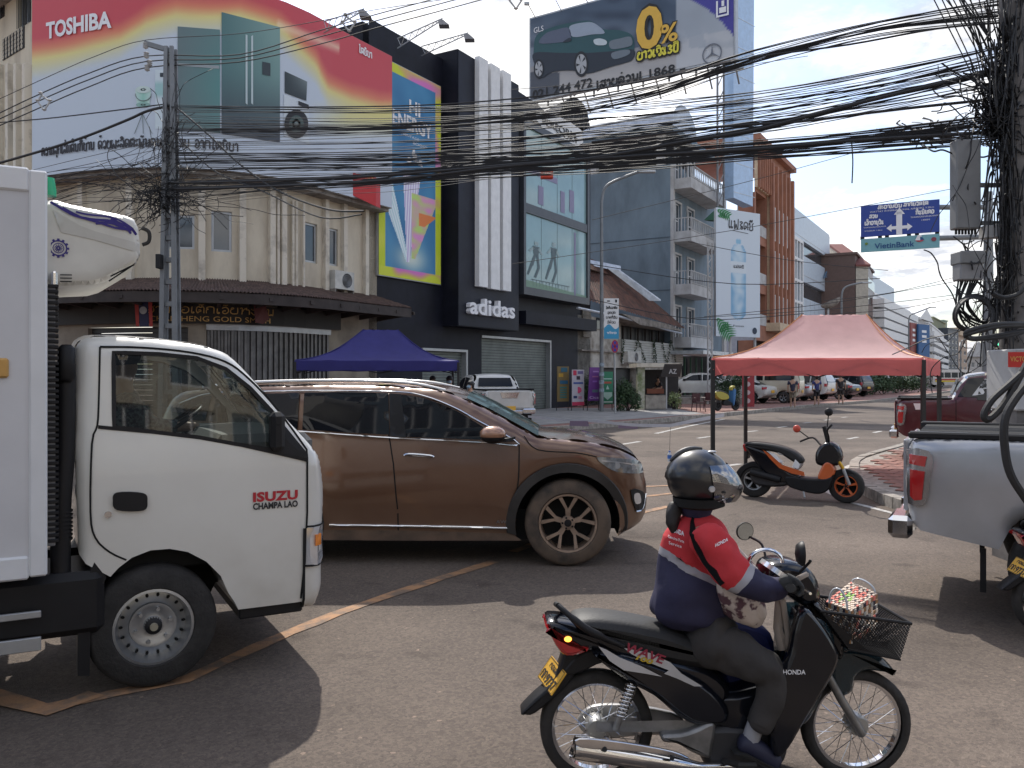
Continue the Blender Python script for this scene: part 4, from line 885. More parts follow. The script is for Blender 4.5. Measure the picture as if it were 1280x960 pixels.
for bold,m,off in((.05,colm('ink_black',(34,30,26)),.08),(.0,colm('gold_ink2',(222,176,70)),.10)):
 fm=lambda x,y:MF.pt(x,y,off);w_=MB();a,b=MF.s(796),MF.s(829);word(w_,'0',fm,a,b,q2z(796,63),q2z(796,12),bold=bold+.03);word(w_,'%',fm,MF.s(826),MF.s(848),q2z(826,55),q2z(826,32),bold=bold+.02);part('lettering',w_,m,mbd,world=True)
w_=MB();lao(w_,'ຍາວເຖິງ3ປີ',lambda x,y:MF.pt(x,y,.08),MF.s(797),MF.s(849),q2z(797,76),q2z(797,67),.28,MF.n);part('lettering',w_,colm('ink_black',(34,30,26)),mbd,world=True)
w_=MB();lao(w_,'ຍາວເຖິງ3ປີ',lambda x,y:MF.pt(x,y,.1),MF.s(797),MF.s(849),q2z(797,76),q2z(797,67),.11,MF.n);part('lettering',w_,colm('yellow_ink',(222,210,70)),mbd,world=True)
w_=MB();fm=lambda x,y:MF.pt(x,y,.05);word(w_,'021 244 472',fm,MF.s(666),MF.s(741),q2z(666,124),q2z(666,113),bold=.02);word(w_,'1868',fm,MF.s(812),MF.s(844),q2z(810,98),q2z(810,87),bold=.02);lao(w_,'|ສາຍດ່ວນ|',fm,MF.s(745),MF.s(803),q2z(745,111),q2z(745,103),.12,MF.n);word(w_,'-',fm,MF.s(850),MF.s(857),q2z(850,90),q2z(850,82),bold=.04);part('phone_numbers',w_,M_letk,mbd,world=True)
w_=MB();c_=MF.at(890,67,.06);rr=12*45.5/F;pts_=[c_+MF.u*rr*math.cos(R(a_))+V((0,0,rr*math.sin(R(a_))))for a_ in range(0,360,15)];w_.ribbon(pts_,.07,MF.n,True)
for a_ in(90,210,330):w_.face([c_+MF.u*.06*math.cos(R(a_+90))+V((0,0,.06*math.sin(R(a_+90)))),c_+MF.u*rr*math.cos(R(a_))+V((0,0,rr*math.sin(R(a_)))),c_+MF.u*.06*math.cos(R(a_-90))+V((0,0,.06*math.sin(R(a_-90))))])
part('star_emblem',w_,colm('emblem_grey',(110,114,124)),mbd,world=True)
w_=MB();c_=MF.at(903,10,.06)
for x0,x1,y0,y1 in((-.35,.35,-.45,-.35),(-.35,-.25,-.35,.45),(.25,.35,-.35,.45),(-.18,.2,-.25,.05),(-.05,.1,.1,.4)):w_.face([c_+MF.u*x0+V((0,0,y0)),c_+MF.u*x1+V((0,0,y0)),c_+MF.u*x1+V((0,0,y1)),c_+MF.u*x0+V((0,0,y1))])
part('corner_emblem',w_,M_letw,mbd,world=True)
for k in range(8):
 S=MF.len*(k+.5)/8;w_=MB();w_.tube([MF.pt(S,zt+.3,-.8),MF.pt(S,z1,-.8)],.07,5);w_.tube([MF.pt(S,zt+.3,-3.4),MF.pt(S,z1-2,-.8)],.05,5);w_.tube([MF.pt(max(0,S-1.4),zt+.6,-.8),MF.pt(S,z0+.6,-.8)],.05,5);part('support_post',w_,mat('steel_grey',(.22,.22,.23),.5,metal=.5),mbd,world=True)
w_=MB();
for zz in(z0-.4,z0-2.1):w_.tube([MF.pt(-.3,zz,-.8),MF.pt(MF.len+.3,zz,-.8)],.06,5)
part('support_rail',w_,mat('steel_grey',(.22,.22,.23)),mbd,world=True)
for k in range(7):
 S=MF.len*(k+.2)/7;w_=MB();w_.tube([MF.pt(S,z1,0),MF.pt(S,z1+.55,.9)],.03,4);w_.bbox(MF.pt(S,z1+.5,1.0)-V((.16,.12,.08)),MF.pt(S,z1+.5,1.0)+V((.16,.12,.08)),.02);part('billboard_lamp',w_,M_alu,mbd,world=True)
 # ================= light blue tower panel =================
TP=Fac(P(917,0,60)[:2],P(944,0,62)[:2]);tp=thing('tower_panel','tall pale blue mirror sheeted advertising tower beside the car billboard','billboard',TP.at(930,250));w_=MB();w_.prism([TP.at(917,247),TP.at(941,258),TP.at(943,-60),TP.at(917,-60)],-TP.n*.8);part('panel',w_,mat('pale_blue_sheet',(.42,.58,.80),.35,var=.1),tp,world=True)
for k in range(10):w_=MB();z=TP.z(0,240)+2.1*k;TP.box(w_,.02,TP.len-.05,z,z+.04,.0,.02);part('panel_joint',w_,M_zinc,tp,world=True)
w_=MB()
for dx_ in(-1.3,-.5):
 w_.tube([TP.pt(dx_,9,-.5),TP.pt(dx_,32,-.5)],.08,5)
for k in range(18):w_.tube([TP.pt(-1.3,9+k*1.2,-.5),TP.pt(-.5,10.2+k*1.2,-.5)],.05,4)
part('lattice',w_,mat('steel_grey',(.22,.22,.23)),tp,world=True)
# ================= generic street block =================
def block(name,label,x0,x1,Y0,Y1,yt,rows,cols,mw,mg=M_glass,mf=M_white,zb=0.0,depth=10,wfrac=.6,hfrac=.5,cat_='building',top=1.0,frames=True,cornice=True,z1=None):
 fc=Fac(P(x0,0,Y0)[:2],P(x1,0,Y1)[:2]);t=thing(name,label,cat_,fc.pt(fc.len/2,0,-2));z1=z1 or fc.z(0,yt);H=[]
 fh=(z1-top-zb-.3)/max(rows,1)
 for r in range(rows):
  for c in range(cols):
   w=fc.len/cols;a=w*(c+.5-wfrac/2);z=zb+.3+fh*(r+.25);H.append((a,a+w*wfrac,z,z+fh*hfrac))
 m=MB();fc.wall(m,0,fc.len,0,z1,H,.25);part('wall',m,mw,t,world=True)
 m=MB();p=fc.pt
 m.face([p(0,0),p(0,z1),p(0,z1,-depth),p(0,0,-depth)]);m.face([p(fc.len,0),p(fc.len,z1),p(fc.len,z1,-depth),p(fc.len,0,-depth)]);part('side_wall',m,mw,t,world=True)
 m=MB();fc.box(m,-.15,fc.len+.15,z1,z1+.3,-depth,.25 if cornice else .02);part('roof',m,mw,t,world=True)
 for h in H:window(fc,t,*h,mf,mg,min(.12,(h[1]-h[0])*.08),1,0,-.12)
 return fc,t,z1
for k,(x0,x1,zz,mm_)in enumerate(((3600,1700,11,M_dirt),(1690,500,14,M_bluew),(490,-900,10,M_cream),(-910,-3200,13,M_dirt))):
 block('opposite_shophouse',['grimy concrete shophouse behind the viewer, at the far left of its row','blue grey shophouse behind the viewer, tallest of its row','cream shophouse behind the viewer, lowest of its row','grimy concrete shophouse behind the viewer, at the far right of its row'][k],x0,x1,-15,-15,0,4,8,mm_,z1=zz,depth=8,wfrac=.7,hfrac=.65)  # unseen row added behind the camera for reflections and darker shading
LF=Fac(P(-120,0,40)[:2],P(44,0,30.5)[:2]);lb=thing('tenement','weathered cream tenement at the far left edge with barred window and vent blocks','building',LF.pt(3,0,-2))
hs_=[LF.rect(23,39,-40,37),LF.rect(-14,6,-40,34),LF.rect(18.5,24,132,182)]
m_=MB();LF.wall(m_,0,LF.len,0,LF.z(LF.s(10),-60),hs_,.3);part('wall',m_,M_cream,lb,world=True)
for h in hs_[:2]:
 o=window(LF,lb,*h,M_alu,M_glass,.08,1,1,-.1)
 for k in range(9):m_=MB();x=h[0]+(h[1]-h[0])*k/8;m_.tube([LF.pt(x,h[2],.05),LF.pt(x,h[3],.05)],.015,4);part('bar',m_,M_black,o,world=True)
window(LF,lb,*hs_[2],M_dirt,M_glass,.06)
m_=MB();LF.pbox(m_,-100,41,73,82,.0,1.3);part('ledge',m_,M_dirt,lb,world=True)
m_=MB();LF.pbox(m_,-100,41,36,44,.0,.35);part('ledge',m_,M_cream2,lb,world=True)
a,b,z0,z1=LF.rect(4,31,50,76);m_=MB();LF.box(m_,a,b,z0,z1,.0,.03);part('vent_backing',m_,M_black,lb,world=True)
for i in range(7):
 for j in range(5):c=LF.pt(a+(b-a)*(i+.5)/7,z0+(z1-z0)*(j+.5)/5,.06);m_=MB();m_.tube([c+LF.u*.055*math.cos(R(q))+V((0,0,.07*math.sin(R(q))))for q in range(0,360,45)],.018,4,closed=True);part('vent_block',m_,M_cream2,lb,world=True)
for x in(3,17,27,38):m_=MB();s0=LF.s(x);LF.box(m_,s0-.12,s0+.12,0,LF.z(s0,82),0,.25);part('pilaster',m_,M_cream2,lb,world=True)
OF=Fac(ST(943),ST(988));ob=thing('finned_office','terracotta building with tall vertical fins and recessed balconies','building',OF.pt(6,0,-4));zt=OF.z(0,175);sS=OF.s(959)
rec=[(OF.s(945),sS-.5,OF.z(0,y0),OF.z(0,y1))for y0,y1 in((291,238),(352,302),(405,364))]
m_=MB();OF.wall(m_,0,OF.len,0,zt,rec+[(.5,OF.len-.5,.2,5)],1.6);part('wall',m_,M_or,ob,world=True)
m_=MB()
for r_ in rec:OF.box(m_,r_[0],r_[1],r_[2],r_[3],-1.7,-1.6)
part('recess_wall',m_,mat('taupe_wall',(.30,.25,.2),.8),ob,world=True)
for r_ in rec:m_=MB();OF.box(m_,r_[0],r_[1],r_[2],r_[2]+1.0,-.15,.05);part('balcony_front',m_,M_ltgrey,ob,world=True)
m_=MB();OF.box(m_,-.3,OF.len+.1,zt,zt+.5,-8,.6);part('roof_slab',m_,M_or,ob,world=True)
m_=MB();OF.box(m_,OF.s(943),sS,OF.z(0,238)+.3,zt-.4,.0,.25);part('cream_panel',m_,M_sandy,ob,world=True)
for k in range(6):m_=MB();s0=.2+sS*k/6;OF.box(m_,s0,s0+.22,OF.z(0,238)+.3,zt-.4,.25,.5);part('fin',m_,M_or,ob,world=True)
zf0,zf1=OF.z(sS,400),OF.z(sS,205)
m_=MB();OF.box(m_,sS,OF.len-1,zf0,zf1,.0,.3);part('cream_panel',m_,M_sandy,ob,world=True)
for k in range(6):m_=MB();s0=sS+(OF.len-1.3-sS)*k/5;OF.box(m_,s0-.25,s0+.25,zf0-.3,zf1,.3,.65);part('fin',m_,M_or,ob,world=True)
for r_ in range(3):
 for k in range(4):s0=sS+(OF.len-1.3-sS)*(k+.5)/5;z=OF.z(sS,300+r_*55);f=MB();OF.frame(f,s0-.35,s0+.35,z,z+3.2,.12,.3,.5);o=part('window',f,M_white,ob,world=True);g_=MB();OF.box(g_,s0-.24,s0+.24,z+.11,z+3.1,.3,.34);part('pane',g_,M_glass,o,world=True)
m_=MB();OF.box(m_,sS-.5,OF.len-.4,OF.z(sS,414),OF.z(sS,404),.0,1.3);part('sign_band',m_,M_sandy,ob,world=True)
m_=MB();OF.box(m_,.5,OF.len-.5,.2,5,-1.7,-1.6);part('shop_interior',m_,M_black,ob,world=True)
WF=Fac(ST(989),ST(1037));wbd=thing('panelled_office','pale blue panelled office with long dark window bands','building',WF.pt(8,0,-4));zt=WF.z(0,258)
M_pale=mat('pale_blue_panel',(.50,.58,.66),.4,var=.08)
bands=[(WF.s(1002),WF.len-.3,WF.z(WF.s(1002),y0),WF.z(WF.s(1002),y1))for y0,y1 in((318,300),(371,351))]
m_=MB();WF.wall(m_,0,WF.len,0,zt,bands,.5);part('wall',m_,M_pale,wbd,world=True)
for b_ in bands:m_=MB();WF.box(m_,*b_,-.5,-.4);o=part('window_band',m_,M_glass,wbd,world=True)
for k in range(9):m_=MB();s0=WF.len*k/9;WF.box(m_,s0,s0+.06,0,bands[1][2]-.1,.0,.03);part('panel_joint',m_,M_zinc,wbd,world=True)
for z in(zt-2.5,bands[0][2]-2.2,bands[1][2]-3):m_=MB();WF.box(m_,0,WF.len,z,z+.08,.0,.035);part('panel_joint',m_,M_zinc,wbd,world=True)
m_=MB();a,b=WF.s(989.5),WF.s(1001);WF.box(m_,a,b,WF.z(a,403),WF.z(a,294),.0,.12);f=part('stair_glazing',m_,M_glassb,wbd,world=True)
m_=MB();WF.frame(m_,a,b,WF.z(a,403),WF.z(a,294),.35,.12,.3,2,3);part('glazing_frame',m_,M_white,f,world=True)
m_=MB();WF.box(m_,-.5,.0,0,zt,-12,-.02);WF.box(m_,0,WF.len,zt,zt+.2,-12,-.02);WF.box(m_,WF.len,WF.len+.2,0,zt,-12,-.02);part('side_wall',m_,M_pale,wbd,world=True)
m_=MB();m_.prism([WF.at(1031,348,.3),WF.at(1037,346,.3),WF.at(1036,334,.3)],-WF.n*.2);part('window_vent',m_,M_glassb,wbd,world=True)
GF=Fac(P(1037,0,112)[:2],P(1070,0,103)[:2]);gb=thing('gabled_block','plain cream gable wall with a red roof edge beyond the pale blue office','building',GF.pt(3,0,-3));m_=MB();m_.prism([GF.at(1037,480),GF.at(1070,480),GF.at(1070,331),GF.at(1038,306),GF.at(1037,306)],-GF.n*1.5);part('wall',m_,mat('dull_cream',(.47,.43,.36),.85,var=.15),gb,world=True)
m_=MB();m_.prism([GF.at(1036,305,.1),GF.at(1070,330.5,.1),GF.at(1070,333,.1),GF.at(1036,308,.1)],-GF.n*1.8);part('roof_edge',m_,mat('dark_red_tiles',(.18,.06,.05),.8),gb,world=True)
fc,t,z1=block('brown_shophouse','brown and grey shophouse with tall dark windows beside the cream gable',1069,1091,103,122,318,3,2,mat('brown_cladding',(.14,.09,.075),.7),mf=M_ltgrey,wfrac=.7,hfrac=.7)
m_=MB();m_.prism([fc.at(1075,372,.4),fc.at(1091,372,.4),fc.at(1091,345,.4),fc.at(1087,335,.4),fc.at(1075,330,.4)],-fc.n*.3);part('upper_panel',m_,M_ltgrey,t,world=True)
m_=MB();fc.pbox(m_,1077,1089,343,356,.4,.45);part('window_band',m_,M_glassb,t,world=True)
m_=MB();m_.prism([GF.at(1055,317,-.5),GF.at(1070,317,-.3),GF.at(1070,331,-.3)],GF.n*.4);part('stair_tower',m_,mat('brown_cladding',(.14,.09,.075)),t,world=True)
fc,t,z1=block('banded_apartments','white apartment block with curved balcony bands above the red tent',1091,1136,124,160,368,4,5,M_white,wfrac=.7,hfrac=.5)
for k in range(5):m_=MB();z=6+k*(z1-7)/4.6;fc.box(m_,-.2,fc.len+.4,z,z+1.2,.02,1.6);part('balcony_band',m_,M_white,t,world=True)
m_=MB();fc.box(m_,1,fc.len-12,z1+.3,z1+3.6,-8,-1);part('roof_room',m_,M_pale,t,world=True)
M_pk=mat('faded_plaster',(.46,.44,.42),.85,var=.2)
far_=[('narrow_shophouse','grey shophouse behind the blue and red street banners',1128,1150,165,175,396,4,3,M_ltgrey,None),('pitched_block','pale block with small gable above the red and blue hoardings',1148,1165,176,190,398,5,3,M_pk,None),('striped_block','long white block with dark balcony openings in the far street',1160,1180,182,240,404,6,5,M_white,None),('olive_block','olive grey block rising behind the long white one',1166,1182,230,260,397,4,3,mat('olive_plaster',(.25,.26,.16),.85),None),('slim_block','slim greenish tower beyond the olive block',1179,1184,258,262,401,7,1,mat('greenish',(.25,.33,.29),.8),None),('dark_tower','dark glassy tower at the end of the street',1185,1198,240,250,411,8,3,mat('dark_slate',(.07,.08,.10),.5),None),('beige_block','beige block just right of the dark glassy tower',1198,1209,255,275,420,5,2,mat('beige_plaster',(.48,.36,.27),.85),None),('low_white_block','low white building under a grey pitched roof at the street end',1206,1262,300,300,446,2,8,M_pk,None)]
for nm,lb_,x0,x1,Y0,Y1,yt,rw,cl,mm_,_ in far_:
 fc,t,z1=block(nm,lb_,x0,x1,Y0,Y1,yt,rw,cl,mm_)
 if nm=='pitched_block':m_=MB();m_.prism([fc.pt(-.3,z1,.3),fc.pt(fc.len+.3,z1,.3),fc.pt(fc.len/2,z1+2.6,.3)],-fc.n*8);part('gable',m_,M_white,t,world=True)
 if nm=='low_white_block':m_=MB();m_.prism([fc.pt(-1,z1,1),fc.pt(fc.len*.62,z1,1),fc.pt(fc.len*.28,z1+5.5,1)],-fc.n*10);part('roof_gable',m_,M_ltgrey,t,world=True);m_=MB();fc.box(m_,fc.len*.4,fc.len+1,z1,z1+3,-9,1.2);part('grey_roof',m_,mat('slate_roof',(.17,.17,.18),.8),t,world=True)
 if nm=='striped_block':
  for k in range(6):m_=MB();fc.box(m_,0,fc.len,2+k*(z1-3)/6,3+k*(z1-3)/6,.02,1.2);part('balcony_band',m_,M_white,t,world=True)
 if nm=='beige_block':m_=MB();fc.box(m_,-.3,fc.len,z1+.3,z1+2.6,-5,.5);part('roof_room',m_,M_sandy,t,world=True)
for x0,x1,Y,yt,yb,c,lab in[(1125,1137,150,405,433,(50,78,140),'blue hoarding, leftmost of the street banners far beyond the tent'),(1136,1144,148,403,442,(140,66,60),'tall dull red hoarding between two blue ones far down the street'),(1146,1160,150,405,448,(44,92,142),'tall bright blue hoarding right of the dull red one')]:
 fc=Fac(P(x0,0,Y)[:2],P(x1,0,Y+3)[:2]);t=thing('hoarding',lab,'hoarding',fc.pt(0,0));m_=MB();fc.box(m_,0,fc.len,fc.z(0,yb),fc.z(0,yt),0,.3);part('panel',m_,colm('hoard%d'%x0,c),t,world=True);m_=MB();m_.tube([fc.pt(.5,0),fc.pt(.5,fc.z(0,yb))],.15,6);m_.tube([fc.pt(fc.len-.5,0),fc.pt(fc.len-.5,fc.z(0,yb))],.15,6);part('legs',m_,M_alu,t,world=True)
 m_=MB();z=fc.z(0,yt);[fc.box(m_,fc.len*.3,fc.len*.7,z-1.5-k*.9,z-1.05-k*.9,.3,.33)for k in range(3)];part('lettering',m_,M_letw,t,world=True)
fc,t,z1=block('shop_row','dim row of low shops behind the parked cars and hedge',899,1130,0,0,0,1,1,M_pk)if 0 else(None,None,None)
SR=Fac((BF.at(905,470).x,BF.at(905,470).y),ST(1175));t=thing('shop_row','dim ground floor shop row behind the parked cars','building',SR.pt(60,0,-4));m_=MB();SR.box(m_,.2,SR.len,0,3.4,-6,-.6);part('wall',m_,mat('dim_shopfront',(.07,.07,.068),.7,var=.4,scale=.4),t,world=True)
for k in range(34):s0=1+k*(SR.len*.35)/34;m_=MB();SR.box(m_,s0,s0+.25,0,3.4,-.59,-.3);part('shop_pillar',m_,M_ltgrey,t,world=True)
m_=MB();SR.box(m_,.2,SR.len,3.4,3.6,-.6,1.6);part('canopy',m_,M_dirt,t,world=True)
NF=Fac(P(895,0,48)[:2],P(950,0,50)[:2]);bn=thing('water_banner','tall white banner of a pale blue water bottle with green fern corners','banner',NF.at(922,425,0))
zb_,zt_=NF.z(0,420),NF.z(0,259);m_=MB();NF.box(m_,.05,NF.len,zb_,zt_,-.2,-.01);part('banner_frame',m_,M_alu,bn,world=True)
def bcol(u,v):
 c=(202,212,222);x=abs(u-.5);n_=noise.noise(V((u*9,v*18,3)))
 w_=.045 if .73<v<.78 else(.02+.15*math.sqrt(max(0,min(1,(.745-v)/.07)))if v>.12 else 0)
 if .13<v<.78 and .44<v or .13<v<.78:
  if v<.17:w_=.15*math.sqrt(max(0,(v-.13)/.04))
  if x<w_:
   t=x/w_;c=mixc((196,214,226),(120,168,204),t*t*.9+n_*.5+(.25 if v<.4 else 0))
   if .50<v<.60:c=(206,216,224)
 if .74<v<.775 and x<.05:c=(140,186,214)
 return c
printed(bn,lambda u,v:NF.pt(NF.len*u,zb_+(zt_-zb_)*v,0),0,1,44,120,bcol)
fn=lambda x,y:NF.pt(NF.len*x,zb_+(zt_-zb_)*y,.02)
m_=MB();lao(m_,'ແຟຣດຊີ',fn,.26,.84,.855,.915,.075,NF.n);lao(m_,'ແຟຣດຊີ',fn,.38,.62,.545,.565,.03,NF.n);m_.face([fn(.36,.835),fn(.72,.825),fn(.72,.829),fn(.36,.839)]);word(m_,'Fonsa',fn,.38,.62,.08,.095);part('lettering',m_,mat('dark_ink',(.05,.05,.06)),bn,world=True)
def fern(ox,oy,ang,L_,n_):
 m_=MB();a0=R(ang);d=V((math.cos(a0),math.sin(a0)*.37,0))
 for k in range(n_):
  t=k/n_;c=V((ox,oy,0))+d*L_*t;ll=L_*.42*math.sin(math.pi*min(1,(1-t)*.9+.1))
  for sg in(1,-1):
   e=R(ang+sg*62);f=V((math.cos(e),math.sin(e)*.37,0))*ll;h=d*L_*.35/n_
   m_.face([fn((c-h).x,(c-h).y),fn((c+f*.5-h*1.4+f*0).x,(c+f*.5-h).y),fn((c+f+d*.02).x,(c+f+d*.02).y),fn((c+h).x,(c+h).y)])
 return m_
for ar in((-.0,.15,-52,.55,10),(0.05,.03,35,.30,6),(0,.985,-20,.34,7),(.02,.93,15,.2,5)):part('printed_fern',fern(*ar),colm('fern_green',(52,130,78)),bn,world=True)
m_=MB();c_=fn(.87,.052);m_.face([c_+NF.u*.2*math.cos(R(a_))+V((0,0,.2*math.sin(R(a_))))for a_ in range(0,360,30)]);part('round_emblem',m_,colm('navy_ink',(36,52,74)),bn,world=True)
m_=MB();p=NF.pt
for s0 in(-.35,-.02):m_.tube([p(s0,0,-.3),p(s0,zt_-2,-.3)],.05,5)
for k in range(26):z=.3+k*(zt_-2.5)/26;m_.tube([p(-.35 if k%2 else-.02,z,-.3),p(-.02 if k%2 else-.35,z+(zt_-2.5)/26,-.3)],.03,4)
for s0 in(NF.len*.4,NF.len-.1):m_.tube([p(s0,0,-.3),p(s0,zb_+1,-.3)],.08,6)
part('lattice_post',m_,M_ltgrey,bn,world=True)
m_=MB();m_.prism([P(880,275,50),P(898,258,50),P(898,275,50)],V((.5,.5,0)));part('green_gusset',m_,colm('gusset',(40,90,66)),bn,world=True)
# ================= street furniture =================
def lamp(x,yb,yt,xa,ya,Y,label,r=.08):
 t=thing('street_lamp',label,'street lamp',P(x,HZ+F*CH/Y,Y));m=MB();b=P(x,HZ+F*(CH-.14)/Y,Y)
 c=[b,b.lerp(P(x,yt,Y),.5),P(x,yt+(yb-yt)*.10,Y)];pts=[b,P(x+(xa-x)*.0,yt+26*40/Y,Y)]+cat([P(x,yt+26*40/Y,Y),P(x+(xa-x)*.08,yt+10*40/Y,Y),P(x+(xa-x)*.35,yt+1,Y),P(xa,ya,Y)],5)[1:]
 m.tube(pts,[r*1.25]+[r*.8]*(len(pts)-1),8);part('pole',m,mat('galvanised_grey',(.20,.21,.22),.5,metal=.4),t,world=True,smooth=60)
 m=MB();q=P(xa,ya,Y);m.bbox(q+V((-.1,-.12,-.08)),q+V((.7,.12,.03)),.03);part('lamp_head',m,M_alu,t,world=True);return t
lp=lamp(752,515,225,800,214,38,'tall curved street lamp in front of the old house with a sign strapped on it')
m_=MB();[m_.lathe([(.115,0),(.115,.16)],'z',10,P(752,y,38))for y in(458,470,480,490)];part('sticker_band',m_,mat('stickers',(.3,.36,.42),.6,var=.5,scale=14),lp,world=True)
lamp(1052,440,356,1079,353,70,'street lamp rising behind the peak of the red tent',.1)
lamp(1136,450,390,1163,384,105,'far street lamp above the red and blue hoardings',.1)
lamp(1201,450,424,1212,421,130,'farthest street lamp, beside the dark tower',.1)
for x,y,Y in((1035,400,75),):
 t=thing('satellite_dish','dark satellite dish on a post above the red tent','satellite dish',P(x,y,Y));m_=MB();c_=P(x+3,377,Y);m_.ell(c_,(.95,.5,.55),14,8,Matrix.Rotation(R(-25),3,'Y'),-1,.1);part('dish',m_,M_dirt,t,world=True);m_=MB();m_.tube([P(x,470,Y),P(x,380,Y)],.1,6);part('post',m_,M_alu,t,world=True)
def board(name,label,fc_pts,Y,paint,post=None,th=.04,cat_='sign'):
 fc=Fac(P(fc_pts[0],0,Y)[:2],P(fc_pts[1],0,Y)[:2]);t=thing(name,label,cat_,P((fc_pts[0]+fc_pts[1])/2,fc_pts[3],Y));z1,z0=fc.z(0,fc_pts[2]),fc.z(0,fc_pts[3])
 m=MB();fc.box(m,0,fc.len,z0,z1,-th,0);part('panel',m,M_white,t,world=True);paint(t,lambda x,y,o=.006:fc.pt(fc.len*x,z0+(z1-z0)*y,o),fc);return t,fc
def pt1(t,fn,fc):
 m=MB();q=[fn(0,0),fn(1,0),fn(1,.3)]+[fn(1-.1*k,.3-.06*math.sin(k*.7))for k in range(1,10)]+[fn(0,.27)];m.face(q);part('printed_wave',m,colm('wave_blue',(60,150,190)),t,world=True)
 m=MB();word(m,'vivo',lambda x,y:fn(x,y,.014),.18,.85,.12,.2,bold=.02);part('lettering',m,M_letw,t,world=True)
 m=MB()
 for k,s in enumerate(['ວັນທີເວລາດິນ','ຈຸດຢຸດ','ບາດທີ່ສິບ','ມີດ້ວຍ']):lao(m,s,lambda x,y:fn(x,y,.01),.12+.1*(k%2),.9-.12*(k%2),.74-k*.12,.79-k*.12,.022,fc.n)
 m.face([fn(.2,.92),fn(.4,.92),fn(.4,.95),fn(.2,.95)]);m.face([fn(.75,.9),fn(.88,.9),fn(.88,.97),fn(.75,.97)]);part('lettering',m,M_letk,t,world=True)
board('notice_sign','white notice with a blue vivo base fixed to the curved street lamp',(755,773.5,373,423.5),37.6,pt1)
nps=thing('no_parking_sign','round blue no parking sign with red cross on a thin grey post','sign',G(769,516.5,.14));Yn=G(769,516.5,.14).y;m_=MB();m_.tube([G(769,516.5,.14),P(768,426,Yn)],.04,8);part('post',m_,M_alu,nps,world=True)
c_=P(768.5,433,Yn-.06);rr=8*Yn/F;ex=.55
m_=MB();m_.lathe([(0,.0),(rr,.0),(rr,-.03),(0,-.03)],'y',24,c_,Matrix.Scale(ex,3,V((1,0,0))));part('sign_rim',m_,colm('sign_red2',(170,40,60)),nps,world=True)
m_=MB();m_.lathe([(0,-.034),(rr*.8,-.034)],'y',24,c_,Matrix.Scale(ex,3,V((1,0,0))));part('sign_face',m_,colm('sign_blue2',(50,60,160)),nps,world=True)
m_=MB();[m_.ribbon([c_+V((-.7*rr*ex*s,-.04,-.7*rr)),c_+V((.7*rr*ex*s,-.04,.7*rr))],.05,(0,1,0))for s in(1,-1)];part('cross',m_,colm('sign_red2',(170,40,60)),nps,world=True)
def ban(label,x0,x1,yt,yb,bg_,bits,Yg=513.5,tilt=0):
 Y=G(x0,Yg,.14).y;fc=Fac(P(x0,0,Y)[:2],P(x1,0,Y+.4)[:2]);t=thing('standing_banner',label,'banner',P((x0+x1)/2,Yg,Y));z0,z1=fc.z(0,yb),fc.z(0,yt);f=lambda x,y,o=.012:fc.pt(fc.len*(x+tilt*y),z0+(z1-z0)*y,o)
 m=MB();m.prism([f(0,0,.01),f(1,0,.01),f(1,1,.01),f(0,1,.01)],-fc.n*.03);part('banner_sheet',m,colm('ban%d'%x0,bg_),t,world=True)
 m=MB();m.tube([f(.05,1,-.03),fc.pt(0,.14,-.05)],.02,5);m.tube([f(.95,1,-.03),fc.pt(fc.len,.14,-.05)],.02,5);part('stand',m,M_black,t,world=True)
 for k,(a,b,c,d,cc)in enumerate(bits):m=MB();m.face([f(a,c,.018+.001*k),f(b,c,.018+.001*k),f(b,d,.018+.001*k),f(a,d,.018+.001*k)]);part('printed_block',m,colm('bb%d_%d'%(x0,k),cc),t,world=True)
 return t,f
ban('ochre banner with teal blocks, leftmost of the four by the old house',696.5,711,458,502,(120,100,60),[(.3,.85,.84,.97,(40,90,110)),(.1,.5,.7,.8,(180,140,50)),(.2,.9,.5,.6,(40,90,120))]+[(.2,.8,.1+.07*k,.14+.07*k,(50,110,110))for k in range(5)])
t,f=ban('white banner with a pink disc and magenta foot beside the ochre one',715,730,462,507,(186,180,188),[(0,1,0,.1,(190,60,90)),(.08,.36,.84,.98,(190,50,80)),(.45,.9,.88,.96,(110,100,140)),(.35,.65,.72,.82,(60,50,60)),(.1,.9,.6,.65,(70,90,150)),(.1,.4,.2,.27,(50,60,100)),(.5,.8,.18,.26,(180,130,150))])
m_=MB();c_=f(.5,.43,.03);m_.face([c_+V((.15*math.cos(R(a_)),0,.15*math.sin(R(a_))))for a_ in range(0,360,30)]);part('printed_disc',m_,colm('disc_pink',(190,60,100)),t,world=True)
t,f=ban('leaning purple banner with faint lettering left of the lamp post',735,749,459,501,(104,52,128),[(.3,.8,.85,.89,(150,110,170)),(.25,.8,.7,.74,(160,100,140)),(.3,.7,.55,.6,(140,90,170)),(.3,.85,.25,.33,(90,110,120))],tilt=.15)
m_=MB();word(m_,'Cica',lambda x,y:f(x,y,.025),.1,.9,.06,.14);part('lettering',m_,colm('lilac',(200,180,215)),t,world=True)
t,f=ban('green banner with a white down arrow right of the lamp post',752,766,464.5,505,(40,120,88),[(.1,.9,.76,.79,(170,200,190)),(.1,.85,.63,.69,(170,80,60)),(.05,.95,.04,.08,(190,205,195))])
m_=MB();m_.face([f(.1,.36,.025),f(.1,.24,.025),f(.5,.12,.025),f(.9,.24,.025),f(.9,.36,.025)]);m_.face([f(.35,.45,.025),f(.65,.45,.025),f(.5,.58,.025)]);part('printed_arrow',m_,colm('pale_green_ink',(176,205,190)),t,world=True)
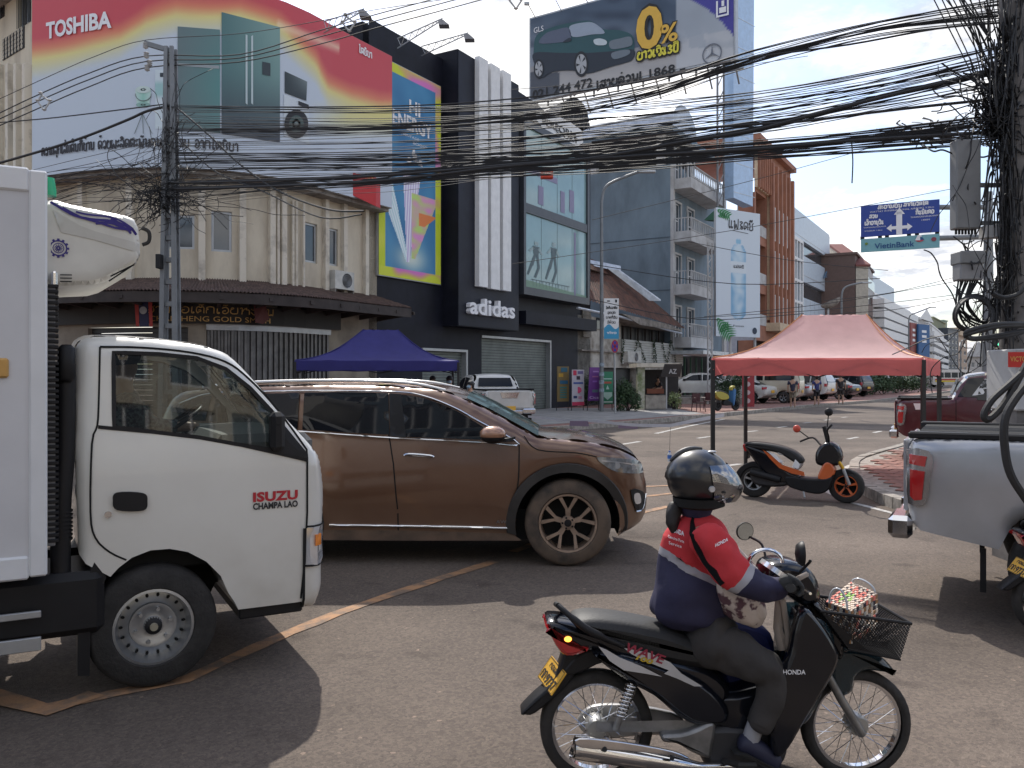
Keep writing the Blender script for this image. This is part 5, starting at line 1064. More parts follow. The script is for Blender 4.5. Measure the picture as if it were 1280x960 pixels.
def shrub(name,label,c,rad,n,m=M_leaf,size=.12,cat_='shrub',group=None):
 t=thing(name,label,cat_,c,group=group);mb=MB();c=V(c);rnd=random.Random(int(c.x*100+c.y))
 lobes=[(V((rnd.uniform(-.6,.6)*rad[0],rnd.uniform(-.6,.6)*rad[1],rad[2]*rnd.uniform(.35,1.2))),rnd.uniform(.35,.6))for _ in range(9)]
 for _ in range(n):
  l,s=rnd.choice(lobes);d=V((rnd.gauss(0,1),rnd.gauss(0,1),rnd.gauss(0,1))).normalized();p=c+l+V((d.x*rad[0],d.y*rad[1],d.z*rad[2]))*s*rnd.uniform(.6,1.05)
  if p.z<c.z+.02:p.z=c.z+.02+rnd.random()*.2
  e=V((rnd.gauss(0,1),rnd.gauss(0,1),rnd.gauss(0,1))).normalized()*size*rnd.uniform(.6,1.3);f=e.cross(d).normalized()*size*.45
  mb.face([p-e*.5,p-f*.5,p+e*.5,p+f*.5])
 part('foliage',mb,m,t,world=True,stuff=True);s_m=MB();[s_m.tube([c+V((rnd.uniform(-.1,.1),0,0)),c+l*.9],.03,4)for l,s in lobes[:5]];part('stem',s_m,M_dkwood,t,world=True);return t
b0=G(785,514,.14);shrub('shrub','dark rounded shrub between the green banner and the drink stall',b0,(.62,.6,.95),2600,size=.13)
b0=G(733,507.5,.14);shrub('hedge','dark green hedge behind the standing banners',b0,(1.6,.5,1.1),3000,size=.13,cat_='hedge')
shrub('shrub','leafy bush behind the yellow scooter under the red tent',G(918,506,.14)+V((0,1,0)),(.95,.8,1.15),2600,size=.14)
for k,x in enumerate((1092,1104,1118,1131,1146,1158)):
 shrub('hedge',['round hedge bush first right of the parked cars','second hedge bush right of the parked cars, under the tent edge','third hedge bush along the far pavement','fourth hedge bush along the far pavement, yellowish','fifth hedge bush near the tent corner leg','last hedge bush before the road opens'][k],G(x,496-.9*k,.14)+V((0,4,0)),(2.2,1.4,1.25),900,size=.3,cat_='hedge')
sY=44;st=thing('drink_stall','small white drink stall with cow patterned post and open hatch','stall',G(825,511,.14));q=lambda x,y,Y=36.5:P(x,y,Y)
def bx(x0,x1,yt,yb,Y0,Y1):m=MB();a=P(x0,yb,Y0);b=P(x1,yt,Y0);m.box((a.x,Y0,a.z),(b.x,Y1,b.z));return m
part('front_post',bx(797,806,457,511,40,40.5),mat('cream_stall',(.5,.48,.4),.7,col2=(.16,.2,.08),scale=3),st,world=True)
part('counter',bx(807,833,494,511,40.3,41.2),mat('stall_counter',(.42,.38,.33),.7,var=.3),st,world=True)
part('stall_back',bx(800,848,462,511,42,42.1),M_black,st,world=True)
part('roof',bx(796,850,454,459,39.8,42.3),M_cream2,st,world=True)
part('right_post',bx(832.5,834,462,511,39.9,40),M_ltgrey,st,world=True)
m_=MB();m_.prism([P(826,471,39.7),P(850,471,39.7),P(853,455,39.2),P(831,455,39.2)],V((0,.1,.0)));part('hatch_sign',m_,colm('stall_grey',(74,74,76)),st,world=True)
m_=MB();word(m_,'AZ',lambda x,y:P(836+10*x,467-6*y,39.1),0,1,0,1,bold=.02);part('lettering',m_,M_ltgrey,st,world=True)
part('red_counter',bx(809,830,486,492,40.2,40.6),mat('rust_cloth',(.2,.07,.04),.8),st,world=True)
shrub('potted_plant','pale green potted plant at the right foot of the drink stall',G(843,512,.14),(.35,.3,.55),500,mat('pale_leaf',(.30,.36,.17),.7),.14,'plant')
def chair(c,rz,label):
 t=thing('plastic_chair',label,'chair',c,rz);M_=colm('maroon_plastic',(70,34,38));
 m=MB();m.bbox((-.22,-.22,.40),(.22,.22,.44),.015);part('seat',m,M_,t)
 m=MB();m.bbox((-.2,.19,.44),(.2,.22,.82),.01);part('backrest',m,M_,t)
 for sx in(-1,1):
  for sy in(-1,1):m=MB();m.tube([(sx*.19,sy*.19,.4),(sx*.23,sy*.23,0)],.02,5);part('leg',m,M_,t)
  m=MB();m.tube([(sx*.22,-.18,.42),(sx*.24,-.18,.62),(sx*.24,.19,.64)],.018,5);part('armrest',m,M_,t)
chair(G(873,514.5,.14),.3,'maroon plastic chair between the drink stall and the tent leg');chair(G(886,512,.14),-.4,'maroon plastic chair hidden partly by the front tent leg, beside the yellow scooter')
t=thing('fabric_banner','red banner with white ovals standing between hedge and parked sedan','banner',G(935,510,.14));Y=G(935,510,.14).y;fc=Fac(P(928,0,Y)[:2],P(943,0,Y)[:2]);m_=MB();fc.box(m_,0,fc.len,.2,fc.z(0,467),-.05,0);part('banner_sheet',m_,colm('banner_red',(150,52,58)),t,world=True)
for k in range(4):m_=MB();c_=fc.pt(fc.len*.4,.5+k*.42,.01);m_.face([c_+V((.16*math.cos(R(a_)),0,.13*math.sin(R(a_))))for a_ in range(0,360,30)]);part('printed_oval',m_,colm('oval_pale',(190,170,172)),t,world=True)
m_=MB();c_=G(870,505,.14);m_.box((c_.x-1.5,c_.y,.1),(c_.x+3,c_.y+6,.5));structp('raised_step',m_,M_dirt)
for pts,lab in(([(660,522),(700,526),(748,528.5),(790,533),(838,534)],'white barrier tape strung low from the white pickup towards the pavement'),([(838,534),(862,529),(905,521)],'white barrier tape stretched to the front leg of the red tent')):
 m_=MB();q=[P(x,y,27-(x-660)*.04)for x,y in pts];q=cat(q,4);vs=[(a,a+V((0,.01,.075)))for a in q];m_.add([b for a in vs for b in a],[(2*i,2*i+2,2*i+3,2*i+1)for i in range(len(q)-1)]);solo('barrier_tape',m_,colm('tape_white',(190,190,196)),lab,'tape')
for x,y in((724,530),(785,533)):m_=MB();c_=P(x,y,24);m_.prism([c_+V((-.28,0,-.05)),c_+V((.28,0,-.07)),c_+V((.26,0,.08)),c_+V((-.26,0,.09))],V((0,.02,0)));solo('tape_label',m_,colm('tape_purple',(120,104,124)),'small purple printed label hanging on the barrier tape%s'%(', left one' if x==724 else ', right one'),'label')
q=MB();c_=P(837,577,14);q.lathe([(0,0),(.035,.005),(.036,.12),(.014,.16)],'z',12,c_);q.m(1);q.lathe([(.036,.05),(.0365,.11)],'z',12,c_);q.lathe([(.016,.155),(.016,.18),(0,.18)],'z',10,c_);q.m(2);q.tube([c_+V((0,0,.18)),P(838,534,14)],.003,4);solo('hanging_bottle',q,[mat('clear_plastic',(.5,.55,.6),.15,var=.05),colm('bottle_blue',(60,110,190)),M_black],'small blue capped water bottle hanging on a string from the barrier tape','bottle')
# ================= tents =================
def tent(label,A,B,B2,A2,ztop,zval,zpk,pk,m_top,m_val,m_leg,legs,name='canopy_tent',inset=.03):
 """A,B: front corners on the ground; D: depth vector; pk: two ridge ends as fractions along the front"""
 t=thing(name,label,'tent',(A+B+A2+B2)/4)
 c=[A,B,B2,A2];m0,m1=(A+A2)/2,(B+B2)/2;pks=[m0.lerp(m1,k)+V((0,0,zpk))for k in pk];c=[q+V((0,0,ztop))for q in c]
 def sagpt(e,p,k,j,nn=8):
  s=k/nn;q=e.lerp(p,s);q.z-=.42*(zpk-ztop)*math.sin(math.pi*s)*.55*(1);return q
 m=MB()
 def fan(e0,e1,p0,p1,nu=10,nv=8):
  vs=[]
  for j in range(nv+1):
   for i in range(nu+1):
    a=sagpt(e0,p0,j,0);b=sagpt(e1,p1,j,0);q=a.lerp(b,i/nu);q.z-=.05*math.sin(math.pi*i/nu)*math.sin(math.pi*j/nv)+.012*math.sin(i*2.3+j*1.7);vs.append(q)
  m.add(vs,[(j*(nu+1)+i,j*(nu+1)+i+1,(j+1)*(nu+1)+i+1,(j+1)*(nu+1)+i)for j in range(nv)for i in range(nu)])
 fan(c[0],c[1],pks[0],pks[1]);fan(c[1],c[2],pks[1],pks[1]);fan(c[2],c[3],pks[1],pks[0]);fan(c[3],c[0],pks[0],pks[0])
 part('canopy',m,m_top,t,world=True,smooth=50)
 for i in range(4):
  a,b=c[i],c[(i+1)%4];m=MB();nn=24;d=(b-a).normalized().cross(V((0,0,1)));vs=[]
  for j in range(4):
   for k in range(nn+1):q=a.lerp(b,k/nn);q=q+V((0,0,-(ztop-zval)*j/3))+d*(.018*math.sin(k*1.9+j)*(j/3)+.02);q.z+=.008*math.sin(k*1.1)*(j>0);vs.append(q)
  m.add(vs,[(j*(nn+1)+k,j*(nn+1)+k+1,(j+1)*(nn+1)+k+1,(j+1)*(nn+1)+k)for j in range(3)for k in range(nn)]);part('valance',m,m_val,t,world=True,smooth=60)
 for(e,p)in((c[0],pks[0]),(c[1],pks[1]),(c[2],pks[1]),(c[3],pks[0])):m=MB();m.tube([sagpt(e,p,k,0)+V((0,0,.012))for k in range(9)],.012,4);part('piping',m,legs[1],t,world=True)
 mid=(A+B+A2+B2)/4
 for q in(A,B,B2,A2):q2=q.lerp(mid,inset);m=MB();r=.03;m.box((q2.x-r,q2.y-r,0),(q2.x+r,q2.y+r,ztop-.03));m.box((q2.x-.07,q2.y-.07,0),(q2.x+.07,q2.y+.07,.012));part('leg',m,m_leg,t,world=True)
 m=MB()
 for i in range(4):
  a,b=[x.lerp(mid+V((0,0,ztop)),inset)for x in(c[i],c[(i+1)%4])]
  for k in range(4):m.tube([a.lerp(b,k/4)+V((0,0,-.06 if k%2 else-.3)),a.lerp(b,(k+1)/4)+V((0,0,-.3 if k%2 else-.06))],.012,4)
 part('truss',m,m_leg,t,world=True);return t
def clothmat(name,c,tr):
 m=mat(name,c,.75,var=.12,scale=2.5,bump=.25,bscale=6);n=m.node_tree.nodes;l=m.node_tree.links;b=n['Principled BSDF'];t=n.new('ShaderNodeBsdfTranslucent');t.inputs[0].default_value=tuple(c)+(1,);x=n.new('ShaderNodeMixShader');x.inputs[0].default_value=tr
 l.new(b.outputs[0],x.inputs[1]);l.new(t.outputs[0],x.inputs[2]);l.new(x.outputs[0],n['Material Output'].inputs[0]);return m
M_redtop=clothmat('faded_red_canvas',(.80,.54,.52),.42);M_redval=clothmat('red_canvas',(.62,.17,.165),.35);M_blucan=clothmat('blue_canvas',(.038,.036,.20),.25)  # red canopy top coloured pale pink for sun shining through the cloth
def atz(px,py,z):Y=F*(CH-z)/(py-HZ);return V(((px-640)*Y/F,Y,0))
gp=lambda px,Y:V(((px-640)*Y/F,Y,0))
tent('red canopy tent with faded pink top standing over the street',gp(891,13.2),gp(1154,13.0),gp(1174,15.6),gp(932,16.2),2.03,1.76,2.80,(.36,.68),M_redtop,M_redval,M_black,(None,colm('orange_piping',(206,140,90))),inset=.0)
tent('dark blue canopy tent in front of the sports store',gp(369,20),gp(573,20.8),gp(566,23.8),gp(380,23),2.12,1.88,2.95,(.40,.62),M_blucan,M_blucan,M_black,(None,M_blucan),inset=.0)
# ================= vehicle parts =================
def paint(name,c,rough=.3,dirt=None,amt=.35,metal=0.0,scale=2.2,coat=.6):
 m=mat(name,c,rough,metal=metal,coat=coat,scale=scale,col2=dirt or tuple(x*.86 for x in c),lo=.28,hi=.28+amt,spec=.5);return m
M_chrome=mat('chrome',(.75,.75,.76),.12,metal=1.0,var=.05);M_steel=mat('painted_steel_rim',(.38,.39,.40),.35,metal=.75,var=.15)
M_tint=mat('tinted_car_glass',(.008,.009,.012),.03,var=.1,spec=.38);M_tyre=mat('tyre_rubber',(.028,.026,.025),.85,var=.35,scale=9,bump=.3,bscale=60)
M_dtyre=mat('dusty_tyre',(.13,.095,.07),.9,scale=6,col2=(.05,.042,.036),lo=.3,hi=.6);M_plast=mat('black_plastic',(.013,.013,.015),.5,var=.25,spec=.3)
M_clear=mat('lamp_glass',(.75,.76,.78),.08,var=.05,metal=.6);M_rlamp=mat('red_lamp',(.42,.012,.015),.12,var=.1,coat=1.0);M_amber=mat('amber_lamp',(.8,.25,.04),.2,var=.05)
M_plate=mat('yellow_plate',(.75,.42,.05),.5,var=.05);M_dark=mat('wheel_well',(.008,.008,.008),.9,var=.1)
def glassy(name,c=(.6,.68,.66),a=.3):
 m=mat(name,c,.03,var=.02,spec=1.0);n=m.node_tree.nodes;l=m.node_tree.links;t=n.new('ShaderNodeBsdfTransparent');t.inputs[0].default_value=tuple(c)+(1,);g=n.new('ShaderNodeBsdfGlossy');g.inputs['Roughness'].default_value=.02;fr=n.new('ShaderNodeFresnel');fr.inputs[0].default_value=1.5
 x=n.new('ShaderNodeMixShader');mth=n.new('ShaderNodeMath');mth.operation='MULTIPLY_ADD';mth.inputs[1].default_value=.9;mth.inputs[2].default_value=a*.3;l.new(fr.outputs[0],mth.inputs[0]);l.new(mth.outputs[0],x.inputs[0]);l.new(t.outputs[0],x.inputs[1]);l.new(g.outputs[0],x.inputs[2]);l.new(x.outputs[0],n['Material Output'].inputs[0]);return m
M_see=glassy('see_through_glass',(.46,.52,.50),.1)
def wheel(t,x,y,r,w,style='alloy',sg=-1,mt=None,mr=None,seg=40,name='wheel',rim=.64,z=None,spokes=5):
 """sg: side the outer face looks to"""
 z=r if z is None else z;c=(x,y,z);mt=mt or M_tyre;mr=mr or M_steel;h=w/2
 m=MB();m.lathe([(r*rim,-h*.8),(r*(rim+.04),-h),(r*.9,-h),(r*.97,-h*.82),(r,-h*.5),(r,h*.5),(r*.97,h*.82),(r*.9,h),(r*(rim+.04),h),(r*rim,h*.8)],'y',seg,c);o=part(name,m,mt,t,smooth=50)
 q=MB();s=sg
 if style=='steel':
  R_=r*rim;q.lathe([(R_,s*h*.8),(R_*1.03,s*h*.92),(R_*.96,s*h*.95),(R_*.9,s*h*.45),(R_*.86,s*h*.05),(R_*.74,s*h*.1),(R_*.62,s*h*.28),(R_*.60,s*h*.45),(R_*.5,s*h*.45),(R_*.36,s*h*.3),(R_*.24,s*h*.32),(R_*.22,s*h*.7)],'y',seg,c);part('rim',q,mr,o,smooth=40)
  d=MB()
  for k in range(18):a=R(20*k);p=V(c)+V((R_*.80*math.cos(a),s*h*.09,R_*.80*math.sin(a)));e1=V((math.cos(a),0,math.sin(a)));e2=V((-math.sin(a),0,math.cos(a)));d.face([p+e1*.012*math.cos(R(b))*1.0+e2*.009*math.sin(R(b))*(1)+V((0,s*.006,0))for b in range(0,360,45)])
  part('vent_hole',d,M_dark,o,stuff=True)
  for k in range(6):a=R(60*k+15);p=V(c)+V((R_*.45*math.cos(a),0,R_*.45*math.sin(a)));d=MB();d.cyl(p+V((0,s*h*.4,0)),p+V((0,s*h*.66,0)),.011,6);part('wheel_nut',d,mr,o)
  d=MB();d.lathe([(R_*.24,s*h*.3),(R_*.22,s*h*.75),(R_*.14,s*h*.85),(0,s*h*.85)],'y',20,c);part('hub',d,M_plast,o,smooth=40);d=MB();d.lathe([(R_*.11,s*h*.85),(R_*.1,s*h*1.0),(0,s*h*1.0)],'y',16,c);part('hub_cap',d,mat('dusty_brass',(.30,.27,.2),.6),o,smooth=40)
 elif style=='wire':
  R_=r*rim;q.lathe([(R_*1.02,-h*.5),(R_*.93,-h*.42),(R_*.93,h*.42),(R_*1.02,h*.5)],'y',seg,c);part('rim',q,M_chrome,o,smooth=40)
  d=MB();
  for k in range(36):a=R(10*k);b=a+(.9 if k%2 else-.9);s_=1 if k%4<2 else-1;d.tube([V(c)+V((r*.14*math.cos(b),s_*.03,r*.14*math.sin(b))),V(c)+V((R_*.94*math.cos(a),s_*.004,R_*.94*math.sin(a)))],.0016,4)
  part('spokes',d,M_chrome,o,stuff=True);d=MB();d.lathe([(0,-.045),(r*.16,-.045),(r*.19,-.03),(r*.19,.03),(r*.16,.045),(0,.045)],'y',24,c);part('hub',d,mat('cast_alloy',(.42,.42,.41),.4,metal=.7,var=.15),o,smooth=40)
 else:
  R_=r*rim;q.lathe([(R_,s*h*.8),(R_*1.02,s*h*.95),(R_*.95,s*h*.92),(R_*.90,s*h*.3),(R_*.90,-s*h*.5)],'y',seg,c);part('rim',q,mr,o,smooth=40)
  d=MB();d.lathe([(R_*.9,-s*h*.3),(0,-s*h*.3)],'y',24,c);part('brake_disc',d,M_dark,o)
  for k in range(spokes):
   a=2*math.pi*k/spokes+.3;d=MB();e=lambda rr,aa,yy:V(c)+V((rr*math.cos(aa),s*yy,rr*math.sin(aa)))
   def blade(a0,a1,r0,r1,w0,w1,y0,y1):d.hexa([e(r0,a0-w0,y0-.03),e(r1,a1-w1,y1-.03),e(r1,a1+w1,y1-.03),e(r0,a0+w0,y0-.03),e(r0,a0-w0,y0),e(r1,a1-w1,y1),e(r1,a1+w1,y1),e(r0,a0+w0,y0)])
   if style=='y':
    blade(a,a,R_*.18,R_*.5,.42,.19,h*.72,h*.75);blade(a+.10,a+.30,R_*.48,R_*.93,.1,.07,h*.75,h*.9);blade(a-.10,a-.30,R_*.48,R_*.93,.1,.07,h*.75,h*.9)
   else:blade(a,a,R_*.15,R_*.93,.35,.13,h*.6,h*.85)
   part('spoke',d,mr,o)
  d=MB();d.lathe([(R_*.26,s*h*.6),(R_*.24,s*h*.76),(R_*.12,s*h*.82),(0,s*h*.82)],'y',20,c);part('hub',d,mr,o,smooth=40);d=MB();d.lathe([(R_*.13,s*(h*.82+.002)),(0,s*(h*.82+.004))],'y',16,c);part('hub_cap',d,M_plast,o)
  for k in range(5):a=2*math.pi*k/5+.62;p=V(c)+V((R_*.19*math.cos(a),s*h*.77,R_*.19*math.sin(a)));d=MB();d.cyl(p,p+V((0,s*.012,0)),.010,6);part('wheel_nut',d,M_plast,o)
 return o
def arches(ws,r,zb,x0,x1):
 """bottom line from x0 to x1 (increasing) with arches over the wheel centres (x,z)"""
 out=[(x0,zb)]
 for cx,cz in ws:
  a=math.degrees(math.asin(max(-1,min(1,(zb-cz)/r))));out+=arc(cx,cz,r,180-a,a,16)
 return out+[(x1,zb)]
def side_y(sh,sg):return lambda x,z,o=0:V((x,sg*sh.y(x,z,o),z))
# ================= white box truck =================
TH=R(29);wp=G(193,862);tr_t=V((-math.sin(TH),math.cos(TH),0))
T=Fr(wp+tr_t*.87,TH,-.87);tr=thing('box_truck','white refrigerated box truck with its cab front at the left, crossing the junction','truck',T.loc,TH)
M_twh=paint('truck_white',(.70,.69,.645),.28,(.64,.625,.58),scale=1.2);M_box=mat('box_panel_white',(.64,.64,.66),.45,scale=1.2,col2=(.55,.55,.57),bump=.05,bscale=3)
px=lambda p:T.L(p)
up_=px([(97,700),(95,640),(92,560),(91,470),(92,438),(97,425),(110,418),(150,418.5),(200,422),(255,429),(288,439),(305,454),(330,482),(360,520),(392,555),(407,574),(412,600),(413,640),(411,658),(409,706),(409,738),(398,762),(381,763),(378,752),(298,762),(293,752)])
wc=T.l(193,786);wrr=T.l(193,708)[1]/2
ar_=px([(286,742),(276,720),(258,702),(235,690),(212,686),(188,688),(165,697),(148,710),(138,721)])
cab_o=up_+ar_;CW=lambda x,z:.87-.09*max(0,min(1,(z-1.25)/.75))-.10*max(0,(x-T.l(395,600)[0])/.12 if x>T.l(395,600)[0]else 0)
fb=T.l(193,700)[1]
cab=Shell(cab_o,CW,.085,lambda x,z:z>T.l(193,672)[1]or x>T.l(384,750)[0]or x<T.l(100,690)[0],.05)
win=smooth2(px([(143,440),(200,442),(248,447),(285,461),(315,485),(347,520),(347,563),(300,556),(250,547),(200,541),(143,534)]),1)
xw0,xw1=T.l(300,448)[0],T.l(394,556)[0];zw=T.l(300,448)[1]
m_=MB();cab.body(m_,[win],lambda x,z:.03 if z>zw else 0,10,lambda x,z:xw0<x<xw1+.02 and z>T.l(394,560)[1]);cabo=part('cab',m_,M_twh,tr,smooth=45)
m_=MB();ws=[q for q in dens(cab_o,.06)if xw0-.01<q[0]<xw1+.03 and q[1]>T.l(394,562)[1]];ws.sort()
for a,b in zip(ws,ws[1:]):
 for k in range(8):
  f_=lambda q,k:V((q[0]+.07*(1-(2*k/8-1)**2),cab.y(*q)*(2*k/8-1),q[1]));m_.face([f_(a,k),f_(b,k),f_(b,k+1),f_(a,k+1)])
part('windscreen',m_,M_see,tr,smooth=True)
for sg in(-1,1):
 m_=MB();cab.patch(m_,win,sg,-.012,edge=False);part('side_window',m_,M_see,tr,smooth=True)
 m_=MB();cab.line(m_,win,.022,sg,.004,closed=True);part('window_seal',m_,M_plast,tr)
 m_=MB();cab.patch(m_,px([(347,519),(384,566),(385,578),(347,565)]),sg,.004);part('quarter_trim',m_,M_plast,tr)
 m_=MB();d_=smooth2(px([(126,433),(180,434),(240,440),(285,452),(315,474),(350,512),(384,562)]),4,False)+px([(384,640),(381,700),(376,748)]);cab.line(m_,d_,.012,sg,.002);cab.line(m_,smooth2(px([(126,433),(124,500),(122,532),(115,555),(113,640),(119,672),(137,690),(158,700)]),3,False),.010,sg,.002);part('door_gap',m_,M_dark,tr)
 m_=MB();cab.line(m_,px([(123,534),(200,541),(250,547),(300,556),(384,575)]),.02,sg,.005);part('belt_strip',m_,M_plast,tr)
 m_=MB();m_.bbox((0,0,0),(1,1,1))if 0 else None
 a,b=T.l(141,626),T.l(184,626);yy=-sg;m_=MB();hp=smooth2([(a[0],a[1]),(a[0]+.02,a[1]+.045),(b[0]-.02,b[1]+.045),(b[0],b[1]),(b[0]-.02,b[1]-.05),(a[0]+.02,a[1]-.05)],4);cab.patch(m_,hp,sg,.018);part('door_handle',m_,M_plast,tr)
 m_=MB();c_=T.l(135,643);m_.lathe([(0,-.004),(.018,-.004),(.018,.004)],'y',14,side_y(cab,sg)(*c_,.008));part('lock',m_,M_chrome,tr)
 m_=MB();cab.patch(m_,px([(383,660),(410,658),(410,700),(404,706),(382,706)]),sg,.008);hl=part('headlight',m_,M_clear,tr)
 m_=MB();cab.patch(m_,px([(394,668),(404,668),(404,682),(394,682)]),sg,.014);part('indicator',m_,M_amber,hl)
 m_=MB();cab.line(m_,px([(382,658),(412,656)]),.012,sg,.01);cab.line(m_,px([(380,707),(410,706)]),.012,sg,.01);cab.line(m_,px([(380,660),(379,760)]),.016,sg,.01);part('bumper_gap',m_,M_dark,tr)
 m_=MB();x_,z_=T.l(345,540);m_.bbox((x_-.04,sg*.93-.10*(sg>0),z_-.11),(x_+.045,sg*.93+.10*(sg<0),z_+.12),.025);m_.tube([(x_,sg*.84,z_+.05),(x_,sg*.93,z_+.04)],.015,6);part('mirror',m_,M_plast,tr)
m_=MB();cab.patch(m_,px([(298,762),(378,752),(378,764),(300,773)]),-1,.0)if 0 else None
a,b=T.l(300,766),T.l(380,760);m_=MB();m_.bbox((a[0],-.84,a[1]-.05),(b[0],.84,a[1]+.03),.01);part('step',m_,M_plast,tr)
z0=T.l(200,560)[1];xa,xb=T.l(120,500)[0],T.l(350,540)[0]
m_=MB();m_.bbox((xb-.35,-.72,z0-.3),(xb+.25,.72,z0+.05),.05);part('dashboard',m_,mat('grey_dashboard',(.12,.12,.12),.7),tr)
m_=MB();c_=V((T.l(262,545)[0],.42,T.l(262,540)[1]));A_m=Matrix.Rotation(R(-35),3,'Y');m_.tube([c_+A_m@V((.19*math.cos(R(a)),.19*math.sin(R(a)),0))for a in range(0,360,20)],.013,6,closed=True);m_.tube([c_,c_+V((.25,0,-.35))],.02,6);[m_.tube([c_,c_+A_m@V((.19*math.cos(R(a)),.19*math.sin(R(a)),0))],.01,5)for a in(90,210,330)];part('steering_wheel',m_,M_plast,tr,smooth=60)
for y_ in(-.4,.4):m_=MB();m_.bbox((xa+.05,y_-.25,z0-.5),(xa+.2,y_+.25,z0+.05),.04);m_.bbox((xa+.1,y_-.25,z0-.5),(xa+.6,y_+.25,z0-.35),.04);part('seat',m_,mat('grey_fabric',(.1,.1,.11),.9),tr)
m_=MB();m_.box((xa-.05,-.74,z0-.7),(xb+.3,.74,z0-.6));part('cab_floor',m_,M_dark,tr)
fy=lambda x,z:V((x,-cab.y(x,z,.006),z))
a,b=T.l(316,626),T.l(372,626);m_=MB();word(m_,'ISUZU',fy,a[0],b[0],T.l(316,627)[1],T.l(316,615.5)[1],bold=.045,space=1.05);part('brand_lettering',m_,colm('badge_red',(176,34,46)),tr)
m_=MB();word(m_,'CHAMPA LAO',fy,a[0],b[0],T.l(316,637)[1],T.l(316,629)[1],bold=.04);part('dealer_lettering',m_,M_letk,tr)
for sg in(-1,1):wheel(tr,wc[0],sg*(.87-.11),wrr,.20,'steel',sg,rim=.60)
m_=MB();sh=arc(wc[0],wc[1],wrr+.09,20,160,14);
for sg in(-1,1):
 for p,q in zip(sh,sh[1:]):m_.face([V((p[0],sg*.45,p[1])),V((q[0],sg*.45,q[1])),V((q[0],sg*.84,q[1])),V((p[0],sg*.84,p[1]))])
 m_.face([V((p[0],sg*.45,p[1]))for p in sh]+[V((wc[0]-wrr,sg*.45,.35)),V((wc[0]+wrr,sg*.45,.35))])
part('wheel_arch_liner',m_,M_dark,tr)
bx1=T.l(57,500,-.97);xb_=bx1[0];zt_,zb2=T.l(57,213,-.97)[1],T.l(57,717,-.97)[1]
m_=MB();m_.box((-5,-.4,.45),(wc[0]+.6,-.3,.62));m_.box((-5,.3,.45),(wc[0]+.6,.4,.62));part('chassis_rail',m_,M_plast,tr)
m_=MB();m_.bbox((xb_-.55,-.9,.36),(xb_+.28,-.35,zb2-.03),.04);part('battery_box',m_,M_plast,tr)
m_=MB();m_.bbox((xb_-.30,-.955,.50),(xb_-.02,-.93,.535),.004);m_.bbox((xb_-.31,-.955,.33),(xb_-.02,-.93,.40),.004);part('side_guard',m_,M_alu,tr)
m_=MB();m_.bbox((xb_-.9,-.96,.27),(xb_-.31,-.90,zb2-.02),.01);part('side_board',m_,mat('tan_board',(.42,.30,.24),.8),tr)
pa=[T.p(82,455,-.8),T.p(81,560,-.8),T.p(76,640,-.8),T.p(76,740,-.8)];m_=MB();m_.tube(cat(pa,4),.052,10);m_.bbox(T.p(72,478,-.88),T.p(93,432,-.70),.02);
for k in range(8):m_.lathe([(.058,0),(.058,.012)],'z',12,T.p(76,640+5*k,-.8))
part('air_intake',m_,M_plast,tr,smooth=50)
m_=MB();mg=[T.l(118,703),T.l(133,722),T.l(122,745),T.l(113,790),T.l(112,845),T.l(97,845),T.l(97,750)];m_.prism([V((x,-.87,z))for x,z in mg],V((0,.22,0)));part('mudguard',m_,M_plast,tr)
m_=MB();m_.bbox((xb_-4.2,-.97,zb2),(xb_,.97,zt_),.035);cbx=part('cargo_box',m_,M_box,tr)
m_=MB();m_.bbox((xb_-.075,-.985,zb2-.01),(xb_+.008,-.93,zt_-.005),.01);m_.bbox((xb_-4.2,-.985,zt_-.12),(xb_-.075,-.95,zt_+.004),.01);m_.bbox((xb_-4.2,-.985,zb2-.02),(xb_-.075,-.95,zb2+.1),.01);part('corner_trim',m_,mat('box_trim_white',(.70,.71,.73),.35,var=.05),cbx)
m_=MB()
for k in range(5):m_.bbox((xb_-.075-.35-.42*k,-.975,zb2+.14),(xb_-.075-.33-.42*k,-.968,zt_-.16),.002)
part('panel_rib',m_,M_box,cbx)
m_=MB();x_,z_=T.l(1,460,-.97);m_.bbox((x_-.3,-.99,z_-.05),(x_+.035,-.97,z_+.05),.01);part('gold_latch',m_,M_gold,cbx)
for k in range(48):
 za=zb2+.15+k*.029
 if za<T.l(57,358,-.97)[1]:m_=MB();m_.bbox((xb_+.01,-.93,za),(xb_+.06,-.80,za+.018),.003);part('hose_rib',m_,M_plast,cbx)
m_=MB();m_.bbox((xb_+.005,-.92,zb2+.13),(xb_+.045,-.81,T.l(57,356,-.97)[1]),.004);part('drain_hose',m_,mat('grey_hose',(.16,.16,.165),.6),cbx)
m_=MB();x_,z_=T.l(60,238,-.9);m_.lathe([(.0,.07),(.03,.065),(.04,.0),(.04,-.03),(0,-.03)],'z',14,(x_+.0,-.9,z_));part('marker_lamp',m_,mat('green_lens',(.02,.45,.2),.2,var=.05),cbx,smooth=50)
fo=T.L([(52,249),(70,248),(88,253),(142,262.5),(160,266),(170,270),(175,280),(177.5,300),(177.5,316),(172,327),(133,350),(117,354.5),(52,357)],-.78)
def FW(x,z):return .78-.05*max(0,min(1,(fo[2][1]+.02-z)/.5))*0-.10*max(0,(x-xb_)/.6)
fu=Shell(fo,FW,.05,lambda x,z:x>xb_+.02,.04,0);m_=MB();fu.body(m_,(),lambda x,z:.0,6);m_.v=[V((v.x,min(v.y,.05),v.z))for v in m_.v];fuo=part('refrigeration_unit',m_,mat('unit_off_white',(.62,.60,.54),.4,coat=.3,var=.12),tr,smooth=35)
U=lambda p:T.L(p,-.78)
